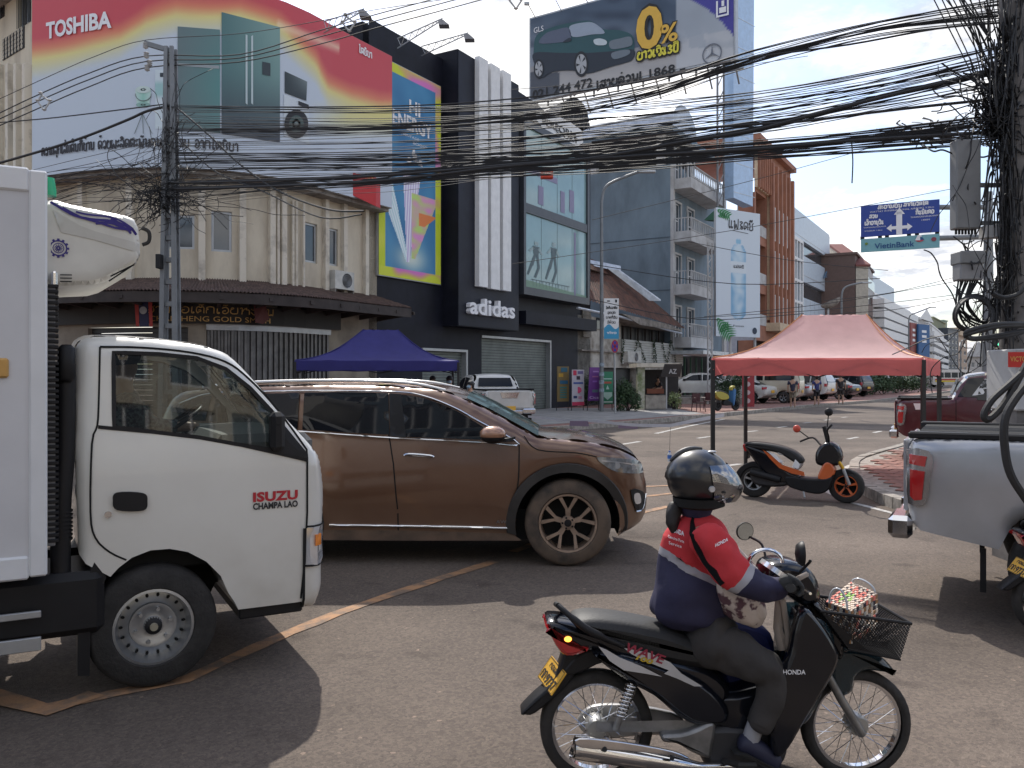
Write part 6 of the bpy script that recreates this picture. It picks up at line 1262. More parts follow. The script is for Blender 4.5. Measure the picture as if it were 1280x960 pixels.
m_=MB();fu.patch(m_,U([(66,262),(76,290),(120,299),(176,314),(176,302),(120,288),(100,281)]),-1,.004);part('pressed_shadow_panel',m_,mat('unit_recess',(.52,.50,.45),.45,var=.1),fuo,smooth=True)  # recess shade put in as a darker tone, the side stays flat
m_=MB()
for pts,w_ in(([(63,252),(80,262),(95,269),(115,273),(135,274),(150,277),(165,283),(172,291)],.014),([(78,259),(100,270),(125,277),(145,283),(160,285),(165,290)],.012),([(95,264),(110,267),(135,269),(152,274),(168,284)],.010),([(120,278),(140,277),(155,283),(163,284)],.014),([(140,271),(150,278),(160,280),(166,286)],.02)):fu.line(m_,smooth2(U(pts),4,False),w_,-1,.007)
part('printed_flame',m_,colm('deep_violet_ink',(48,36,120)),fuo)
c_=T.l(73,310,-.78);m_=MB();yv=fu.y(*c_,.006)
m_.ribbon([V((c_[0]+.040*math.cos(R(a)),-yv,c_[1]+.040*math.sin(R(a))))for a in range(0,360,20)],.007,(0,1,0),True);m_.ribbon([V((c_[0]+.026*math.cos(R(a)),-yv,c_[1]+.026*math.sin(R(a))))for a in range(0,360,30)],.004,(0,1,0),True)
for k in range(12):a=R(30*k);m_.ribbon([V((c_[0]+.043*math.cos(a),-yv,c_[1]+.043*math.sin(a))),V((c_[0]+.052*math.cos(a),-yv,c_[1]+.052*math.sin(a)))],.012,(0,1,0));m_.ribbon([V((c_[0]+.004*math.cos(a),-yv,c_[1]+.004*math.sin(a))),V((c_[0]+.02*math.cos(a),-yv,c_[1]+.02*math.sin(a)))],.004,(0,1,0))
part('wheel_emblem',m_,colm('deep_violet_ink',(48,36,120)),fuo)
for k in range(3):m_=MB();fu.line(m_,U([(75,343.5+k*4),(90,343.5+k*4)]),.006,-1,.012);part('vent_slat',m_,M_dark,fuo)
for k in range(2):m_=MB();fu.line(m_,U([(137+k*2,347-k*6+3),(168+k*2,329-k*1)]),.008,-1,.01);part('vent_slat',m_,M_dark,fuo)
m_=MB();m_.bbox(T.p(64,358,-.84),T.p(72,341,-.76),.01);part('chrome_catch',m_,M_chrome,fuo)
m_=MB();m_.tube(cat([T.p(177,285,-.5),T.p(186,290,-.5),T.p(186,302,-.5),T.p(178,306,-.5)],4),.012,6);part('coolant_hose',m_,M_rubber,fuo)
# ================= brown family car =================
SH=R(-2);sp=G(710,709);S=Fr(sp+V((-math.sin(SH),math.cos(SH),0))*.94,SH,-.94);sv=thing('brown_suv','dusty metallic brown family car with chrome window line, right behind the truck cab','car',S.loc,SH)
M_br=mat('metallic_brown',(.135,.064,.036),.28,metal=.4,coat=1.0,scale=1.6,col2=(.165,.09,.056),lo=.35,hi=.75)
def dusty(m,z0,z1,dust):
 n=m.node_tree.nodes;l=m.node_tree.links;b=n['Principled BSDF'];old=b.inputs['Base Color'].links[0].from_socket;t=n.new('ShaderNodeTexCoord');s_=n.new('ShaderNodeSeparateXYZ');l.new(t.outputs['Object'],s_.inputs[0]);mr=n.new('ShaderNodeMapRange');mr.inputs[1].default_value=z1;mr.inputs[2].default_value=z0;l.new(s_.outputs[2],mr.inputs[0])
 nz=n.new('ShaderNodeTexNoise');nz.inputs['Scale'].default_value=5;nz.inputs['Detail'].default_value=8;l.new(t.outputs['Object'],nz.inputs[0]);mu=n.new('ShaderNodeMath');mu.operation='MULTIPLY';l.new(mr.outputs[0],mu.inputs[0]);l.new(nz.outputs[0],mu.inputs[1])
 x=n.new('ShaderNodeMix');x.data_type='RGBA';l.new(mu.outputs[0],x.inputs[0]);l.new(old,x.inputs[6]);x.inputs[7].default_value=tuple(dust)+(1,);l.new(x.outputs[2],b.inputs['Base Color'])
 ad=n.new('ShaderNodeMath');ad.operation='MULTIPLY_ADD';ad.inputs[1].default_value=.9;ad.inputs[2].default_value=b.inputs['Roughness'].default_value;l.new(mu.outputs[0],ad.inputs[0]);l.new(ad.outputs[0],b.inputs['Roughness'])
dusty(M_br,.2,.65,(.22,.14,.09))
ps=lambda p:S.L(p)
wf_=S.l(710,655);wrs=S.l(710,600)[1]/2;wr_x=wf_[0]-2.83
zsill=S.l(500,676)[1]
top=ps([(172,672),(166,640),(166,590),(170,560),(176,532),(196,500),(215,489),(260,484),(330,482),(400,480.5),(470,481.5),(530,485),(556,489),(580,499),(610,513),(645,532),(672,547),(700,549),(740,553),(775,562),(800,574),(810,588),(816,606),(818.5,630),(817.5,650),(808,665),(790,672)])
aR=66*(S.l(0,600)[1]-S.l(0,601)[1])if 0 else 66*7.7/F
bot=arc(wf_[0],wf_[1]-.01,aR,-15,180+12,20)+[(wf_[0]-aR-.05,zsill)]+[(wr_x+aR+.05,zsill)]+arc(wr_x,wf_[1]-.01,aR,-12,192,20)
so=top+bot;belt=S.l(450,543)[1];xf=S.l(770,600)[0];xr_=S.l(215,560)[0]
def SW(x,z):
 w=.94;
 if z>belt:w-=.30*(z-belt)**1.0*.62
 if x>xf-.25:w-=.42*((x-xf+.25)/.6)**2
 if x<xr_+.2:w-=.3*((xr_+.2-x)/.5)**2
 if z<.55:w-=.05*(.55-z)/.3
 zz=(z-S.l(450,600)[1])/.25;w+=.012*math.exp(-zz*zz)
 zc_=(z-S.l(450,636)[1])/.07;w-=.014*math.exp(-zc_*zc_)*(1 if wr_x+.5<x<wf_[0]-.5 else 0)
 return w
sh=Shell(so,SW,.10,lambda x,z:z>.62 or x>wf_[0]+.5 or x<wr_x-.5,.06,4)
m_=MB();sh.body(m_,(),lambda x,z:.03 if z>.9 else 0,12);part('body',m_,M_br,sv,smooth=40)
dlo1=smooth2(ps([(500,493.5),(530,498),(567,512),(598,530),(622,545),(634,551.5)]),3,False)+ps([(600,549.5),(508,546)])
dlo2=ps([(378,491),(430,490),(484,491.5),(487,543),(440,541),(390,537.5),(378,537)]);dlo3=ps([(268,494),(372,491),(372,536.5),(262,527)]);dlo4=ps([(215,510),(232,498),(262,494),(255,526),(222,524)])
for sg in(-1,1):
 for d_ in(dlo1,dlo2,dlo3,dlo4):m_=MB();sh.patch(m_,d_,sg,.012,edge=False);part('side_window',m_,M_tint,sv,smooth=True)
 m_=MB();sh.patch(m_,ps([(485,491.5),(500,493),(508,546.5),(488,545)]),sg,.013,edge=False);part('door_pillar',m_,M_plast,sv,smooth=True)
 m_=MB();sh.bar(m_,smooth2(ps([(220,505),(260,492),(330,489.5),(400,488.5),(494,490),(530,495.5),(567,509.5),(600,527.5),(649,555),(600,552.5),(496,547.5),(389,540),(262,530)]),4,False),.0085,sg,.012);part('chrome_window_line',m_,M_chrome,sv,smooth=60)
 m_=MB();sh.line(m_,ps([(486,543),(492,580),(497,640),(497,674)]),.012,sg,.002);sh.line(m_,smooth2(ps([(649,556),(648,600),(642,640),(638,672)]),4,False),.012,sg,.002);sh.line(m_,ps([(374,540),(371,600),(366,640)]),.012,sg,.002);sh.line(m_,smooth2(ps([(655,545),(672,562),(720,566),(746,571)]),4,False),.009,sg,.002);part('door_gap',m_,M_dark,sv)
 m_=MB();sh.bar(m_,ps([(411,657),(500,658),(640,661)]),.013,sg,.008);part('sill_strip',m_,M_chrome,sv,smooth=60)
 m_=MB();sh.patch(m_,ps([(345,663),(500,664),(640,668),(652,677),(500,677),(345,676)]),sg,.006);part('sill_cladding',m_,mat('dusty_cladding',(.07,.055,.045),.8,scale=3,col2=(.18,.12,.085)),sv)
 for cx in(wf_[0],wr_x):
  m_=MB();a0=arc(cx,wf_[1]-.01,aR+.085,-8,188,24);a1=arc(cx,wf_[1]-.01,aR,-12,192,24)[::-1];vs=[];
  q0=arc(cx,wf_[1]-.01,aR+.085,-8,188,24);q1=arc(cx,wf_[1]-.01,aR+.0,-12,192,24)
  for a_,b_ in zip(q0,q1):vs+=[V((a_[0],sg*sh.y(*a_,.002),a_[1])),V((a_[0]*.9+b_[0]*.1,sg*sh.y(*a_,.02),a_[1]*.9+b_[1]*.1)),V((b_[0],sg*sh.y(*a_,.02),b_[1])),V((b_[0],sg*(sh.y(*a_)-.1),b_[1]))]
  m_.add(vs,[(4*i+k,4*i+4+k,4*i+5+k,4*i+1+k)for i in range(24)for k in range(3)]);part('arch_cladding',m_,mat('black_cladding',(.035,.032,.03),.6,var=.3),sv,smooth=50)
 m_=MB();sh.patch(m_,smooth2(ps([(746,572),(775,574),(803,580),(809,588),(809,596),(788,594),(765,588)]),3),sg,.006);hl=part('headlight',m_,mat('smoked_lamp',(.16,.17,.18),.06,var=.5,scale=14,spec=1.0),sv,smooth=50)
 m_=MB();sh.line(m_,smooth2(ps([(752,576),(780,580),(803,586)]),3,False),.012,sg,.009);c_=S.l(772,583);m_.lathe([(0,-.002),(.032,-.002),(.032,.004)],'y',14,side_y(sh,sg)(*c_,.012));c_=S.l(794,587);m_.lathe([(0,-.002),(.028,-.002),(.028,.004)],'y',14,side_y(sh,sg)(*c_,.014));part('lamp_reflector',m_,M_clear,hl)
 m_=MB();sh.patch(m_,smooth2(ps([(791,616),(805,618),(813,626),(813,643),(800,645)]),2),sg,.006);fg=part('fog_lamp',m_,M_plast,sv)
 m_=MB();sh.bar(m_,smooth2(ps([(799,645),(809,643),(813.5,624)]),3,False),.01,sg,.012);part('fog_trim',m_,M_chrome,fg);m_=MB();sh.patch(m_,smooth2(ps([(796,622),(804,622),(806,634),(798,634)]),3),sg,.01);part('fog_lens',m_,M_clear,fg)
 m_=MB();sh.bar(m_,smooth2(ps([(506,569),(512,567),(538,569),(543,571)]),3,False),.014,sg,.03);sh.bar(m_,ps([(510,569),(540,571)]),.01,sg,.005);part('door_handle',m_,M_chrome,sv,smooth=60)
 c_=S.l(617,543);p_=V((c_[0],sg*(sh.y(*c_)+.13),c_[1]));m_=MB();m_.ell(p_+V((0,0,.012)),(.12,.10,.075),16,10,None,-.35,1);mi=part('mirror',m_,mat('copper_mirror',(.36,.19,.12),.25,metal=.4,coat=1),sv,smooth=50);m_=MB();m_.ell(p_+V((0,0,0)),(.115,.095,.075),16,8,None,-1,-.2);m_.hexa([p_+V((-.04,-sg*.02,-.07)),p_+V((.12,-sg*.02,-.06)),V((c_[0]+.2,sg*sh.y(*c_),c_[1]-.06)),V((c_[0]+.02,sg*sh.y(*c_),c_[1]-.07)),p_+V((-.04,-sg*.02,-.04)),p_+V((.12,-sg*.02,-.03)),V((c_[0]+.2,sg*sh.y(*c_),c_[1]-.02)),V((c_[0]+.02,sg*sh.y(*c_),c_[1]-.03))]);part('mirror_base',m_,M_plast,mi,smooth=50)
 m_=MB();rp=smooth2(ps([(240,483),(300,477),(400,474.5),(500,477),(553,487)]),5,False);sh.bar(m_,rp,.016,sg,-.16)if 0 else m_.tube([V((x,sg*.69,z-.012))for x,z in rp],.017,8);part('roof_rail',m_,mat('satin_rail',(.6,.6,.6),.3,metal=.8),sv,smooth=60)
 m_=MB();sh.patch(m_,ps([(168,575),(192,568),(200,590),(178,596),(167,592)]),sg,.006);part('tail_light',m_,M_rlamp,sv)
 for cx in(wf_[0],wr_x):wheel(sv,cx,sg*(.94-.12),wrs,.235,'y',sg,mt=M_dtyre,mr=mat('bronze_dusty_alloy',(.34,.25,.19),.45,metal=.5,var=.25,scale=7),rim=.66)
m_=MB();wsl=[q for q in dens(so,.07)if S.l(572,500)[0]<q[0]<S.l(676,547)[0]and q[1]>belt-.05];wsl.sort()
for a,b in zip(wsl,wsl[1:]):
 for k in range(10):
  f_=lambda q,k:V((q[0]+.006,(sh.y(*q)-.045)*(2*k/10-1),q[1]+.05*(1-(2*k/10-1)**2)+.008));m_.face([f_(a,k),f_(b,k),f_(b,k+1),f_(a,k+1)])
part('windscreen',m_,mat('windscreen_glass',(.05,.075,.075),.04,var=.15,spec=1.0),sv,smooth=True)
m_=MB();fy2=lambda x,z:V((x,-sh.y(x,z,.005),z));word(m_,'AWD',fy2,S.l(620,650)[0],S.l(639,650)[0],S.l(620,655)[1],S.l(620,650)[1]);part('badge_lettering',m_,M_chrome,sv)
m_=MB();m_.box((wr_x-.6,-.75,.22),(wf_[0]+.36,.75,.5));part('underbody',m_,M_dark,sv)
m_=MB()
for cx in(wf_[0],wr_x):
 q_=arc(cx,wf_[1]-.01,aR-.004,-14,192,18)
 for sg in(-1,1):
  for a,b in zip(q_,q_[1:]):m_.face([V((a[0],sg*.3,a[1])),V((b[0],sg*.3,b[1])),V((b[0],sg*(sh.y(*b)-.05),b[1])),V((a[0],sg*(sh.y(*a)-.05),a[1]))])
  m_.face([V((a[0],sg*.45,a[1]))for a in q_])
part('wheel_arch_liner',m_,M_dark,sv);dusty(M_twh,.3,1.0,(.42,.38,.32))
# ================= generic cars =================
def vcar(name,label,loc,rz,top,ws,wr,hw,zb,col,glass,belt_,extra=None,r=.09,step=.12,style='alloy',tint=M_tint,tumble=.35,group=None,plate=True,rear_l=None,front_l=None,dust=None,rearglass=None,cat_='car'):
 t=thing(name,label,cat_,loc,rz,group)
 x0=min(x for x,z in top);x1=max(x for x,z in top)
 aR_=wr+.075;o=list(top)
 b=[]
 for cx in sorted(ws,reverse=True):b+=arc(cx,wr,aR_,math.degrees(math.asin(max(-1,min(1,(zb-wr)/aR_)))),180-math.degrees(math.asin(max(-1,min(1,(zb-wr)/aR_)))),12)
 o=o+b
 def wf(x,z):
  w=hw-(tumble*(z-belt_)if z>belt_ else 0)
  if x>x1-.5:w-=.45*((x-x1+.5)/1.0)**2
  if x<x0+.25:w-=.25*((x0+.25-x)/.5)**2
  if z<.5:w-=.1*(.5-z)
  return w+.012*math.exp(-((z-belt_+.25)/.18)**2)
 s_=Shell(o,wf,r,lambda x,z:z>zb+.12,step);m=MB();s_.body(m,(),lambda x,z:.04 if z>belt_+.07 or x>3 and z>belt_-.15 else 0,8);part('body',m,col,t,smooth=40)
 for sg in(-1,1):
  for g_ in glass:m=MB();s_.patch(m,g_,sg,.012,edge=False);part('side_window',m,tint,t,smooth=True)
  for cx in ws:wheel(t,cx,sg*(hw-.11),wr,.2,style,sg,rim=.62,seg=28)
  if rear_l:m=MB();s_.patch(m,rear_l,sg,.006);part('tail_light',m,M_rlamp,t)
  if front_l:m=MB();s_.patch(m,front_l,sg,.006);part('headlight',m,M_clear,t)
  xm=glass[0][0][0]if 0 else max(q[0]for g_ in glass for q in g_)-.12;m=MB();m.bbox((xm-.1,sg*(hw+.04)-.08,belt_+.0),(xm+.07,sg*(hw+.04)+.08,belt_+.14),.03);part('mirror',m,M_plast,t)
 if rearglass:
  za,zb_,xa_,xb_2=rearglass;m=MB();ww=hw-.18;m.add([(xa_-.012,-ww-.02,za),(xa_-.012,ww+.02,za),(xb_2-.012,ww-.08,zb_),(xb_2-.012,-ww+.08,zb_)],[(0,1,2,3)]);part('rear_window',m,tint,t)
 if plate:m=MB();m.bbox((x0-.03,-.2,.62),(x0+.0,.2,.78),.004);part('number_plate',m,M_plate,t)
 m=MB();m.box((min(ws)-.3,-hw+.25,zb-.02),(max(ws)+.3,hw-.25,zb+.2));part('underbody',m,M_dark,t)
 if extra:extra(t,s_)
 return t,s_
def pickup(label,loc,rz,col,**k):
 """origin: rear bumper line, ground, centre; x forward"""
 top=[(.06,.62),(.02,.75),(.0,1.0),(.03,1.24),(.06,1.29),(1.52,1.31),(1.56,1.33),(1.66,1.62),(1.78,1.75),(2.1,1.80),(2.9,1.78),(3.15,1.68),(3.75,1.22),(4.3,1.15),(4.75,1.02),(4.88,.85),(4.9,.6),(4.85,.5)]
 kb=k.get('kb',0);top=[(x-kb if x>1.5 else x,z)for x,z in top]
 g1=[(1.95,1.30),(2.02,1.68),(2.5,1.71),(2.52,1.27)];g2=[(2.6,1.27),(2.58,1.71),(2.9,1.68),(3.1,1.58),(3.5,1.27)]
 g1,g2=[[(x-kb,z)for x,z in g]for g in(g1,g2)]
 def ex(t,s_):
  for sg in(-1,1):
   m=MB();m.bbox((.03,sg*.80-.055,1.285),(1.52-kb,sg*.80+.055,1.335),.012);part('bed_rail_cap',m,M_plast,t)
   m=MB();s_.line(m,[(1.6-kb,.62),(1.6-kb,1.3)],.012,sg,.002);s_.line(m,[(2.56-kb,.6),(2.56-kb,1.3)],.012,sg,.002);s_.line(m,[(3.6-kb,.62),(3.66-kb,1.22)],.012,sg,.002);part('door_gap',m,M_dark,t)
   m=MB();s_.bar(m,[(2.15-kb,1.12),(2.3-kb,1.12)],.016,sg,.02);part('door_handle',m,M_chrome,t)
   m=MB();s_.patch(m,smooth2([(.02,1.20),(.17,1.20),(.20,1.12),(.18,.98),(.15,.81),(.03,.80),(.025,1.0)],2),sg,.022,.03);tl=part('tail_light',m,mat('dull_chrome',(.38,.38,.40),.25,metal=.9,var=.1),t,smooth=50);m=MB();s_.patch(m,[(.04,1.17),(.16,1.16),(.145,1.085),(.04,1.10)],sg,.032,.03);s_.patch(m,[(.045,1.06),(.145,1.05),(.125,.84),(.075,.83),(.045,.86)],sg,.032,.03);part('lens',m,M_rlamp,tl)
  m=MB();m.box((.10,-.72,1.285),(1.48,.72,1.345))if 0 else None;m=MB();m.face([(.08,-.76,1.312),(1.5-kb,-.76,1.322),(1.5-kb,.76,1.322),(.08,.76,1.312)]);part('bed_opening',m,M_dark,t)
  m=MB();m.bbox((-.11,-.86,.53),(.06,-.42,.70),.035);m.bbox((-.11,.42,.53),(.06,.86,.70),.035);m.bbox((-.1,-.42,.52),(.06,.42,.64),.02);part('rear_bumper',m,k.get('bump',M_chrome),t)
  m=MB();m.bbox((-.012,-.70,.72),(.03,.70,1.27),.012);tg=part('tailgate',m,col,t);m=MB();m.prism([(-.016,-.32,1.22),(-.016,.32,1.22),(-.016,.25,1.04),(-.016,-.25,1.04)],(-.012,0,0));part('tailgate_handle',m,M_chrome if k.get('hand',1)else M_plast,tg)
  m=MB();m.add([(1.60,-.62,1.38),(1.60,.62,1.38),(1.70,.55,1.68),(1.70,-.55,1.68)],[(0,1,2,3)]);q=[V((1.545-kb,-.62,1.40)),V((1.545-kb,.62,1.40)),V((1.66-kb,.56,1.69)),V((1.66-kb,-.56,1.69))];m=MB();m.face(q);part('rear_window',m,M_tint,t)
  m=MB();m.face([V((3.20-kb,-.62,1.68)),V((3.70-kb,-.74,1.27)),V((3.70-kb,.74,1.27)),V((3.20-kb,.62,1.68))]);part('windscreen',m,M_tint,t)
  for y_ in(-.78,.78):m=MB();m.box((.5,y_-.01,.18),(.54,y_+.0,.5));part('mud_flap',m,M_plast,t)
  if k.get('more'):k['more'](t,s_)
 return vcar('pickup_truck',label,loc,rz,top,[1.05-kb*.4,4.05-kb],.38,.90,.52,col,[g1,g2],1.28,ex,tumble=.32,cat_='pickup',step=k.get('step',.1),r=k.get('r',.08),front_l=[(4.6-kb,.95),(4.86-kb,.92),(4.88-kb,.8),(4.65-kb,.82)],style=k.get('style','alloy'))
M_sil=paint('silver_paint',(.46,.47,.50),.3,(.38,.385,.40),metal=.55)
aS=R(-29);sc_=V((2.91,6.25,0));tS=V((-math.sin(aS),math.cos(aS),0))
dusty(M_sil,.3,.9,(.3,.27,.23))
def smore(t,s_):
 m=MB();s_.bar(m,[(.1,1.302),(1.0,1.306)],.012,-1,.0);part('rail_hooks',m,M_plast,t)
 m=MB();q=smooth2([(.25,.83),(.60,.80),(.62,.72),(.25,.72)],3);s_.line(m,smooth2([(.22,.80),(.45,.78),(.60,.84),(.72,1.0),(.95,1.08),(1.3,1.02),(1.46,.86)],5,False),.006,-1,.004)if 0 else None
pickup('silver pickup at the right edge with a large chrome ringed tail light',sc_+tS*.90,aS,M_sil,step=.06,r=.07,more=None)
M_mar=paint('maroon_paint',(.085,.012,.02),.3,(.06,.012,.016))
def mmore(t,s_):
 m=MB();s_.patch(m,[(1.08,1.36),(1.26,1.70),(1.52,1.73),(1.46,1.34)],-1,.008);part('rear_quarter_glass',m,M_tint,t)
 m=MB();s_.patch(m,[(1.32,1.38),(1.50,1.40),(1.66,1.68),(1.54,1.70)],-1,.012);part('reflective_quarter_glass',m,mat('pale_reflection_glass',(.5,.53,.55),.1,spec=1),t)  # reflection on the quarter glass put in as a pale patch
 m=MB();s_.patch(m,[(.32,1.22),(.50,1.22),(.50,1.10),(.36,1.10)],-1,.006);part('white_sticker',m,M_letw,t)
 m=MB();s_.line(m,[(1.0,1.33),(1.12,1.60),(1.25,1.74),(1.6,1.79),(2.2,1.79)],.045,-1,.006);part('chrome_sport_bar',m,M_chrome,t)
aM=R(-25.5);pickup('dark maroon pickup parked beyond the silver one at the right',V(((1119-640)*16.4/F,16.4,0))+V((.9*math.sin(R(25.5)),.9*math.cos(R(25.5)),0)),aM,M_mar,more=mmore,kb=.55)
M_cw=paint('pale_white_paint',(.62,.61,.58),.35,(.52,.51,.48))
def wmore(t,s_):
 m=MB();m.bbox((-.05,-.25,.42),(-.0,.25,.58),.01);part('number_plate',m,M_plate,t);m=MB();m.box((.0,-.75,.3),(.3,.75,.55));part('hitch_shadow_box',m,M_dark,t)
wl=G(637,538);pickup('white pickup seen from behind between the blue tent and the brown car',V((wl.x,wl.y,0)),R(90+18),M_cw,more=wmore)
sed=[(.04,.5),(.0,.75),(.05,.98),(.5,1.06),(.75,1.10),(1.3,1.42),(1.9,1.48),(2.6,1.44),(3.35,1.06),(3.9,.98),(4.4,.82),(4.5,.62),(4.48,.35)]
sg_=[[(.85,1.08),(1.3,1.36),(1.9,1.41),(1.92,1.04)],[(1.98,1.04),(1.98,1.41),(2.5,1.37),(3.15,1.04)]]
def sedan(label,loc,rz,col):return vcar('parked_car',label,loc,rz,sed,[.95,3.6],.32,.87,.3,col,sg_,1.02,rear_l=[(.03,.98),(.3,.96),(.28,.82),(.03,.84)],front_l=[(4.1,.88),(4.42,.76),(4.46,.66),(4.15,.74)],rearglass=(1.09,1.38,.66,1.22),group='cars parked along the left pavement')
suvp=[(.05,.5),(.0,.8),(.03,1.15),(.25,1.62),(.4,1.72),(1.6,1.78),(2.6,1.72),(3.4,1.15),(4.1,1.05),(4.5,.9),(4.6,.65),(4.58,.4)]
ug_=[[(.42,1.2),(.5,1.58),(1.1,1.64),(1.12,1.18)],[(1.2,1.18),(1.18,1.64),(2.0,1.66),(2.02,1.15)],[(2.1,1.15),(2.08,1.66),(2.55,1.62),(3.2,1.15)]]
def psuv(label,loc,rz,col,tint=M_tint):return vcar('parked_car',label,loc,rz,suvp,[.95,3.7],.37,.92,.4,col,ug_,1.15,rear_l=[(.04,1.12),(.2,1.1),(.2,.92),(.03,.92)],front_l=[(4.2,.95),(4.5,.86),(4.55,.74),(4.25,.8)],rearglass=(1.2,1.6,.06,.26),group='cars parked along the left pavement',tint=tint)
vanp=[(.05,.45),(.0,.8),(.02,1.3),(.15,1.92),(.35,2.02),(3.0,2.05),(3.6,1.95),(4.4,1.25),(4.7,1.05),(4.8,.8),(4.8,.4)]
M_beige=paint('beige_van_paint',(.52,.46,.36),.35,(.46,.41,.32));M_cblk=paint('black_car_paint',(.02,.021,.025),.25)
cr=lambda x,y:G(x,y,.14)
sedan('white sedan parked with its nose to the left in front of the blue grey building',G(912,506,.5)if 0 else cr(905,503)+V((.6,0,.3)),R(172),M_cw)
t_,s2=vcar('parked_van','beige van parked among the cars under the red tent',cr(1003,504),R(150),vanp,[.9,3.9],.34,.9,.32,M_beige,[[(.3,1.35),(.4,1.86),(2.0,1.9),(2.0,1.35)],[(2.1,1.35),(2.1,1.9),(3.3,1.88),(4.1,1.35)]],1.3,tumble=.15,rearglass=(1.35,1.85,.02,.12),cat_='van',rear_l=[(.02,1.2),(.12,1.2),(.12,.85),(.01,.85)])
sedan('white sedan rear beside the red oval banner under the tent',cr(966,504.5),R(140),M_cw)
psuv('white high car parked right of the beige van',cr(1041,500.5),R(138),M_cw)
sedan('black sedan with red lamps parked right of the white high car',cr(1072,499.5),R(135),M_cblk)
psuv('dark high car at the right end of the parked row',cr(1086,496),R(128),M_cblk)
psuv('dark high car glimpsed between the van and the white high car',cr(1022,499)+V((0,4,0)),R(140),M_cblk)
psuv('dark high car half hidden behind the black sedan',cr(1060,497)+V((0,3.5,0)),R(140),M_cblk)
sedan('small silver car half hidden right of the beige van',cr(1018,501.5),R(140),M_sil)
t_,s2=vcar('bus','white and red minibus with yellow stripe far down the street',G(1212,484),R(185),[(.05,.4),(0,1),(.05,2.5),(.3,2.7),(6,2.7),(6.5,2.3),(6.7,1),(6.7,.4)],[1.3,5.3],.42,1.05,.35,paint('bus_white',(.6,.55,.5),.4),[[(.3+k*1.15,1.5),(.3+k*1.15,2.3),(1.3+k*1.15,2.3),(1.3+k*1.15,1.5)]for k in range(5)],1.4,tumble=.05,cat_='bus',step=.25)
for sg in(-1,1):
 for k,c in enumerate(((190,50,40),(220,190,40))):m_=MB();s2.line(m_,[(.3,1.2-k*.25),(6.3,1.2-k*.25)],.2,sg,.02);part('stripe',m_,colm('bus_stripe%d'%k,c),t_)
 # ================= motorcycles =================
from mathutils.bvhtree import BVHTree
def pillow(fr,pts,c0,c1,e=.012,n=3,mb=None,loc=False):
 """rounded panel: outline in photo pixels on plane (c0+c1)/2, thickness c0..c1"""
 q=fr.L(pts,(c0+c1)/2)if not loc else pts;q=smooth2(q,n)if n>1 else q;cx=sum(a for a,b in q)/len(q);cz=sum(b for a,b in q)/len(q);mb=mb or MB();N_=len(q);R_=[]
 def ins(k):
  out=[]
  for i in range(N_):
   a,b,c=q[i-1],q[i],q[(i+1)%N_];d=V((c[0]-a[0],c[1]-a[1]));d=d.normalized()if d.length>1e-9 else V((1,0));nn=V((d.y,-d.x));
   if sgn<0:nn=-nn
   out.append((b[0]-nn.x*k,b[1]-nn.y*k))
  return out
 ar=sum(q[i-1][0]*q[i][1]-q[i][0]*q[i-1][1]for i in range(N_));sgn=1 if ar>0 else-1
 for cc,k in((c0,e),(c0+e*.4,e*.35),(c0+e,0),(c1-e,0),(c1-e*.4,e*.35),(c1,e)):R_+=[V((x,cc,z))for x,z in ins(k)]
 fs=[tuple(range(N_)),tuple(range(5*N_,6*N_))[::-1]]+[(j*N_+i,j*N_+(i+1)%N_,(j+1)*N_+(i+1)%N_,(j+1)*N_+i)for j in range(5)for i in range(N_)]
 mb.add(R_,fs);return mb
def pl(t,fr,name,pts,c0,c1,m,e=.012,n=3,parent=None,label=None):return part(name,pillow(fr,pts,c0,c1,e,n),m,parent or t,smooth=35,label=label)
r0=G(745,977);r1=G(1069,972);bA=math.atan2(r1.y-r0.y,r1.x-r0.x);B=Fr(r0,bA,0);mo=thing('motorcycle','black step through motorcycle with chrome exhaust and front basket, ridden in the foreground','motorcycle',r0,bA)
M_gblk=paint('gloss_black_paint',(.006,.007,.011),.16,coat=.25);M_gteal=paint('dark_teal_paint',(.006,.020,.028),.2,coat=.3);M_vinyl=mat('seat_vinyl',(.014,.014,.015),.6,var=.2,bump=.1,bscale=90);M_cast=mat('cast_engine',(.26,.255,.25),.45,metal=.7,var=.25,scale=12);M_silv=mat('silver_sticker',(.55,.55,.56),.35,metal=.3)
rr=.242;zr=B.l(745,907)[1];xf_=B.l(1069,903)[0]
wr_=wheel(mo,0,0,rr,.085,'wire',-1,rim=.80,z=rr);wfw=wheel(mo,xf_,0,rr*.985,.07,'wire',-1,rim=.82,z=rr*.985)
p3=lambda x,y,c=0:B.p(x,y,c)
pl(mo,B,'rear_mudguard',[(651,886),(668,868),(688,850),(700,825),(706,808),(726,812),(717,838),(697,862),(668,886),(656,888)],-.055,.055,M_plast,.01)
pl(mo,B,'inner_mudguard',[(700,838),(722,812),(760,800),(800,806),(830,832),(842,870),(832,872),(815,842),(790,826),(755,822),(722,836)],-.06,.06,M_plast,.01)
pl(mo,B,'tail_cowl',[(682,772),(700,770),(730,776),(770,790),(830,812),(880,826),(905,850),(895,876),(860,868),(825,842),(790,822),(760,812),(735,806),(706,806),(692,796)],-.105,.105,M_gblk,.03)
sc=pl(mo,B,'side_cover',[(736,804),(775,806),(820,818),(868,838),(900,870),(896,892),(862,893),(838,880),(812,858),(782,842),(756,824)],-.13,.13,M_gblk,.025)
pl(mo,B,'centre_body',[(850,842),(900,856),(935,850),(975,842),(1002,850),(990,890),(972,925),(940,930),(900,905),(862,893)],-.10,.10,M_gblk,.03)
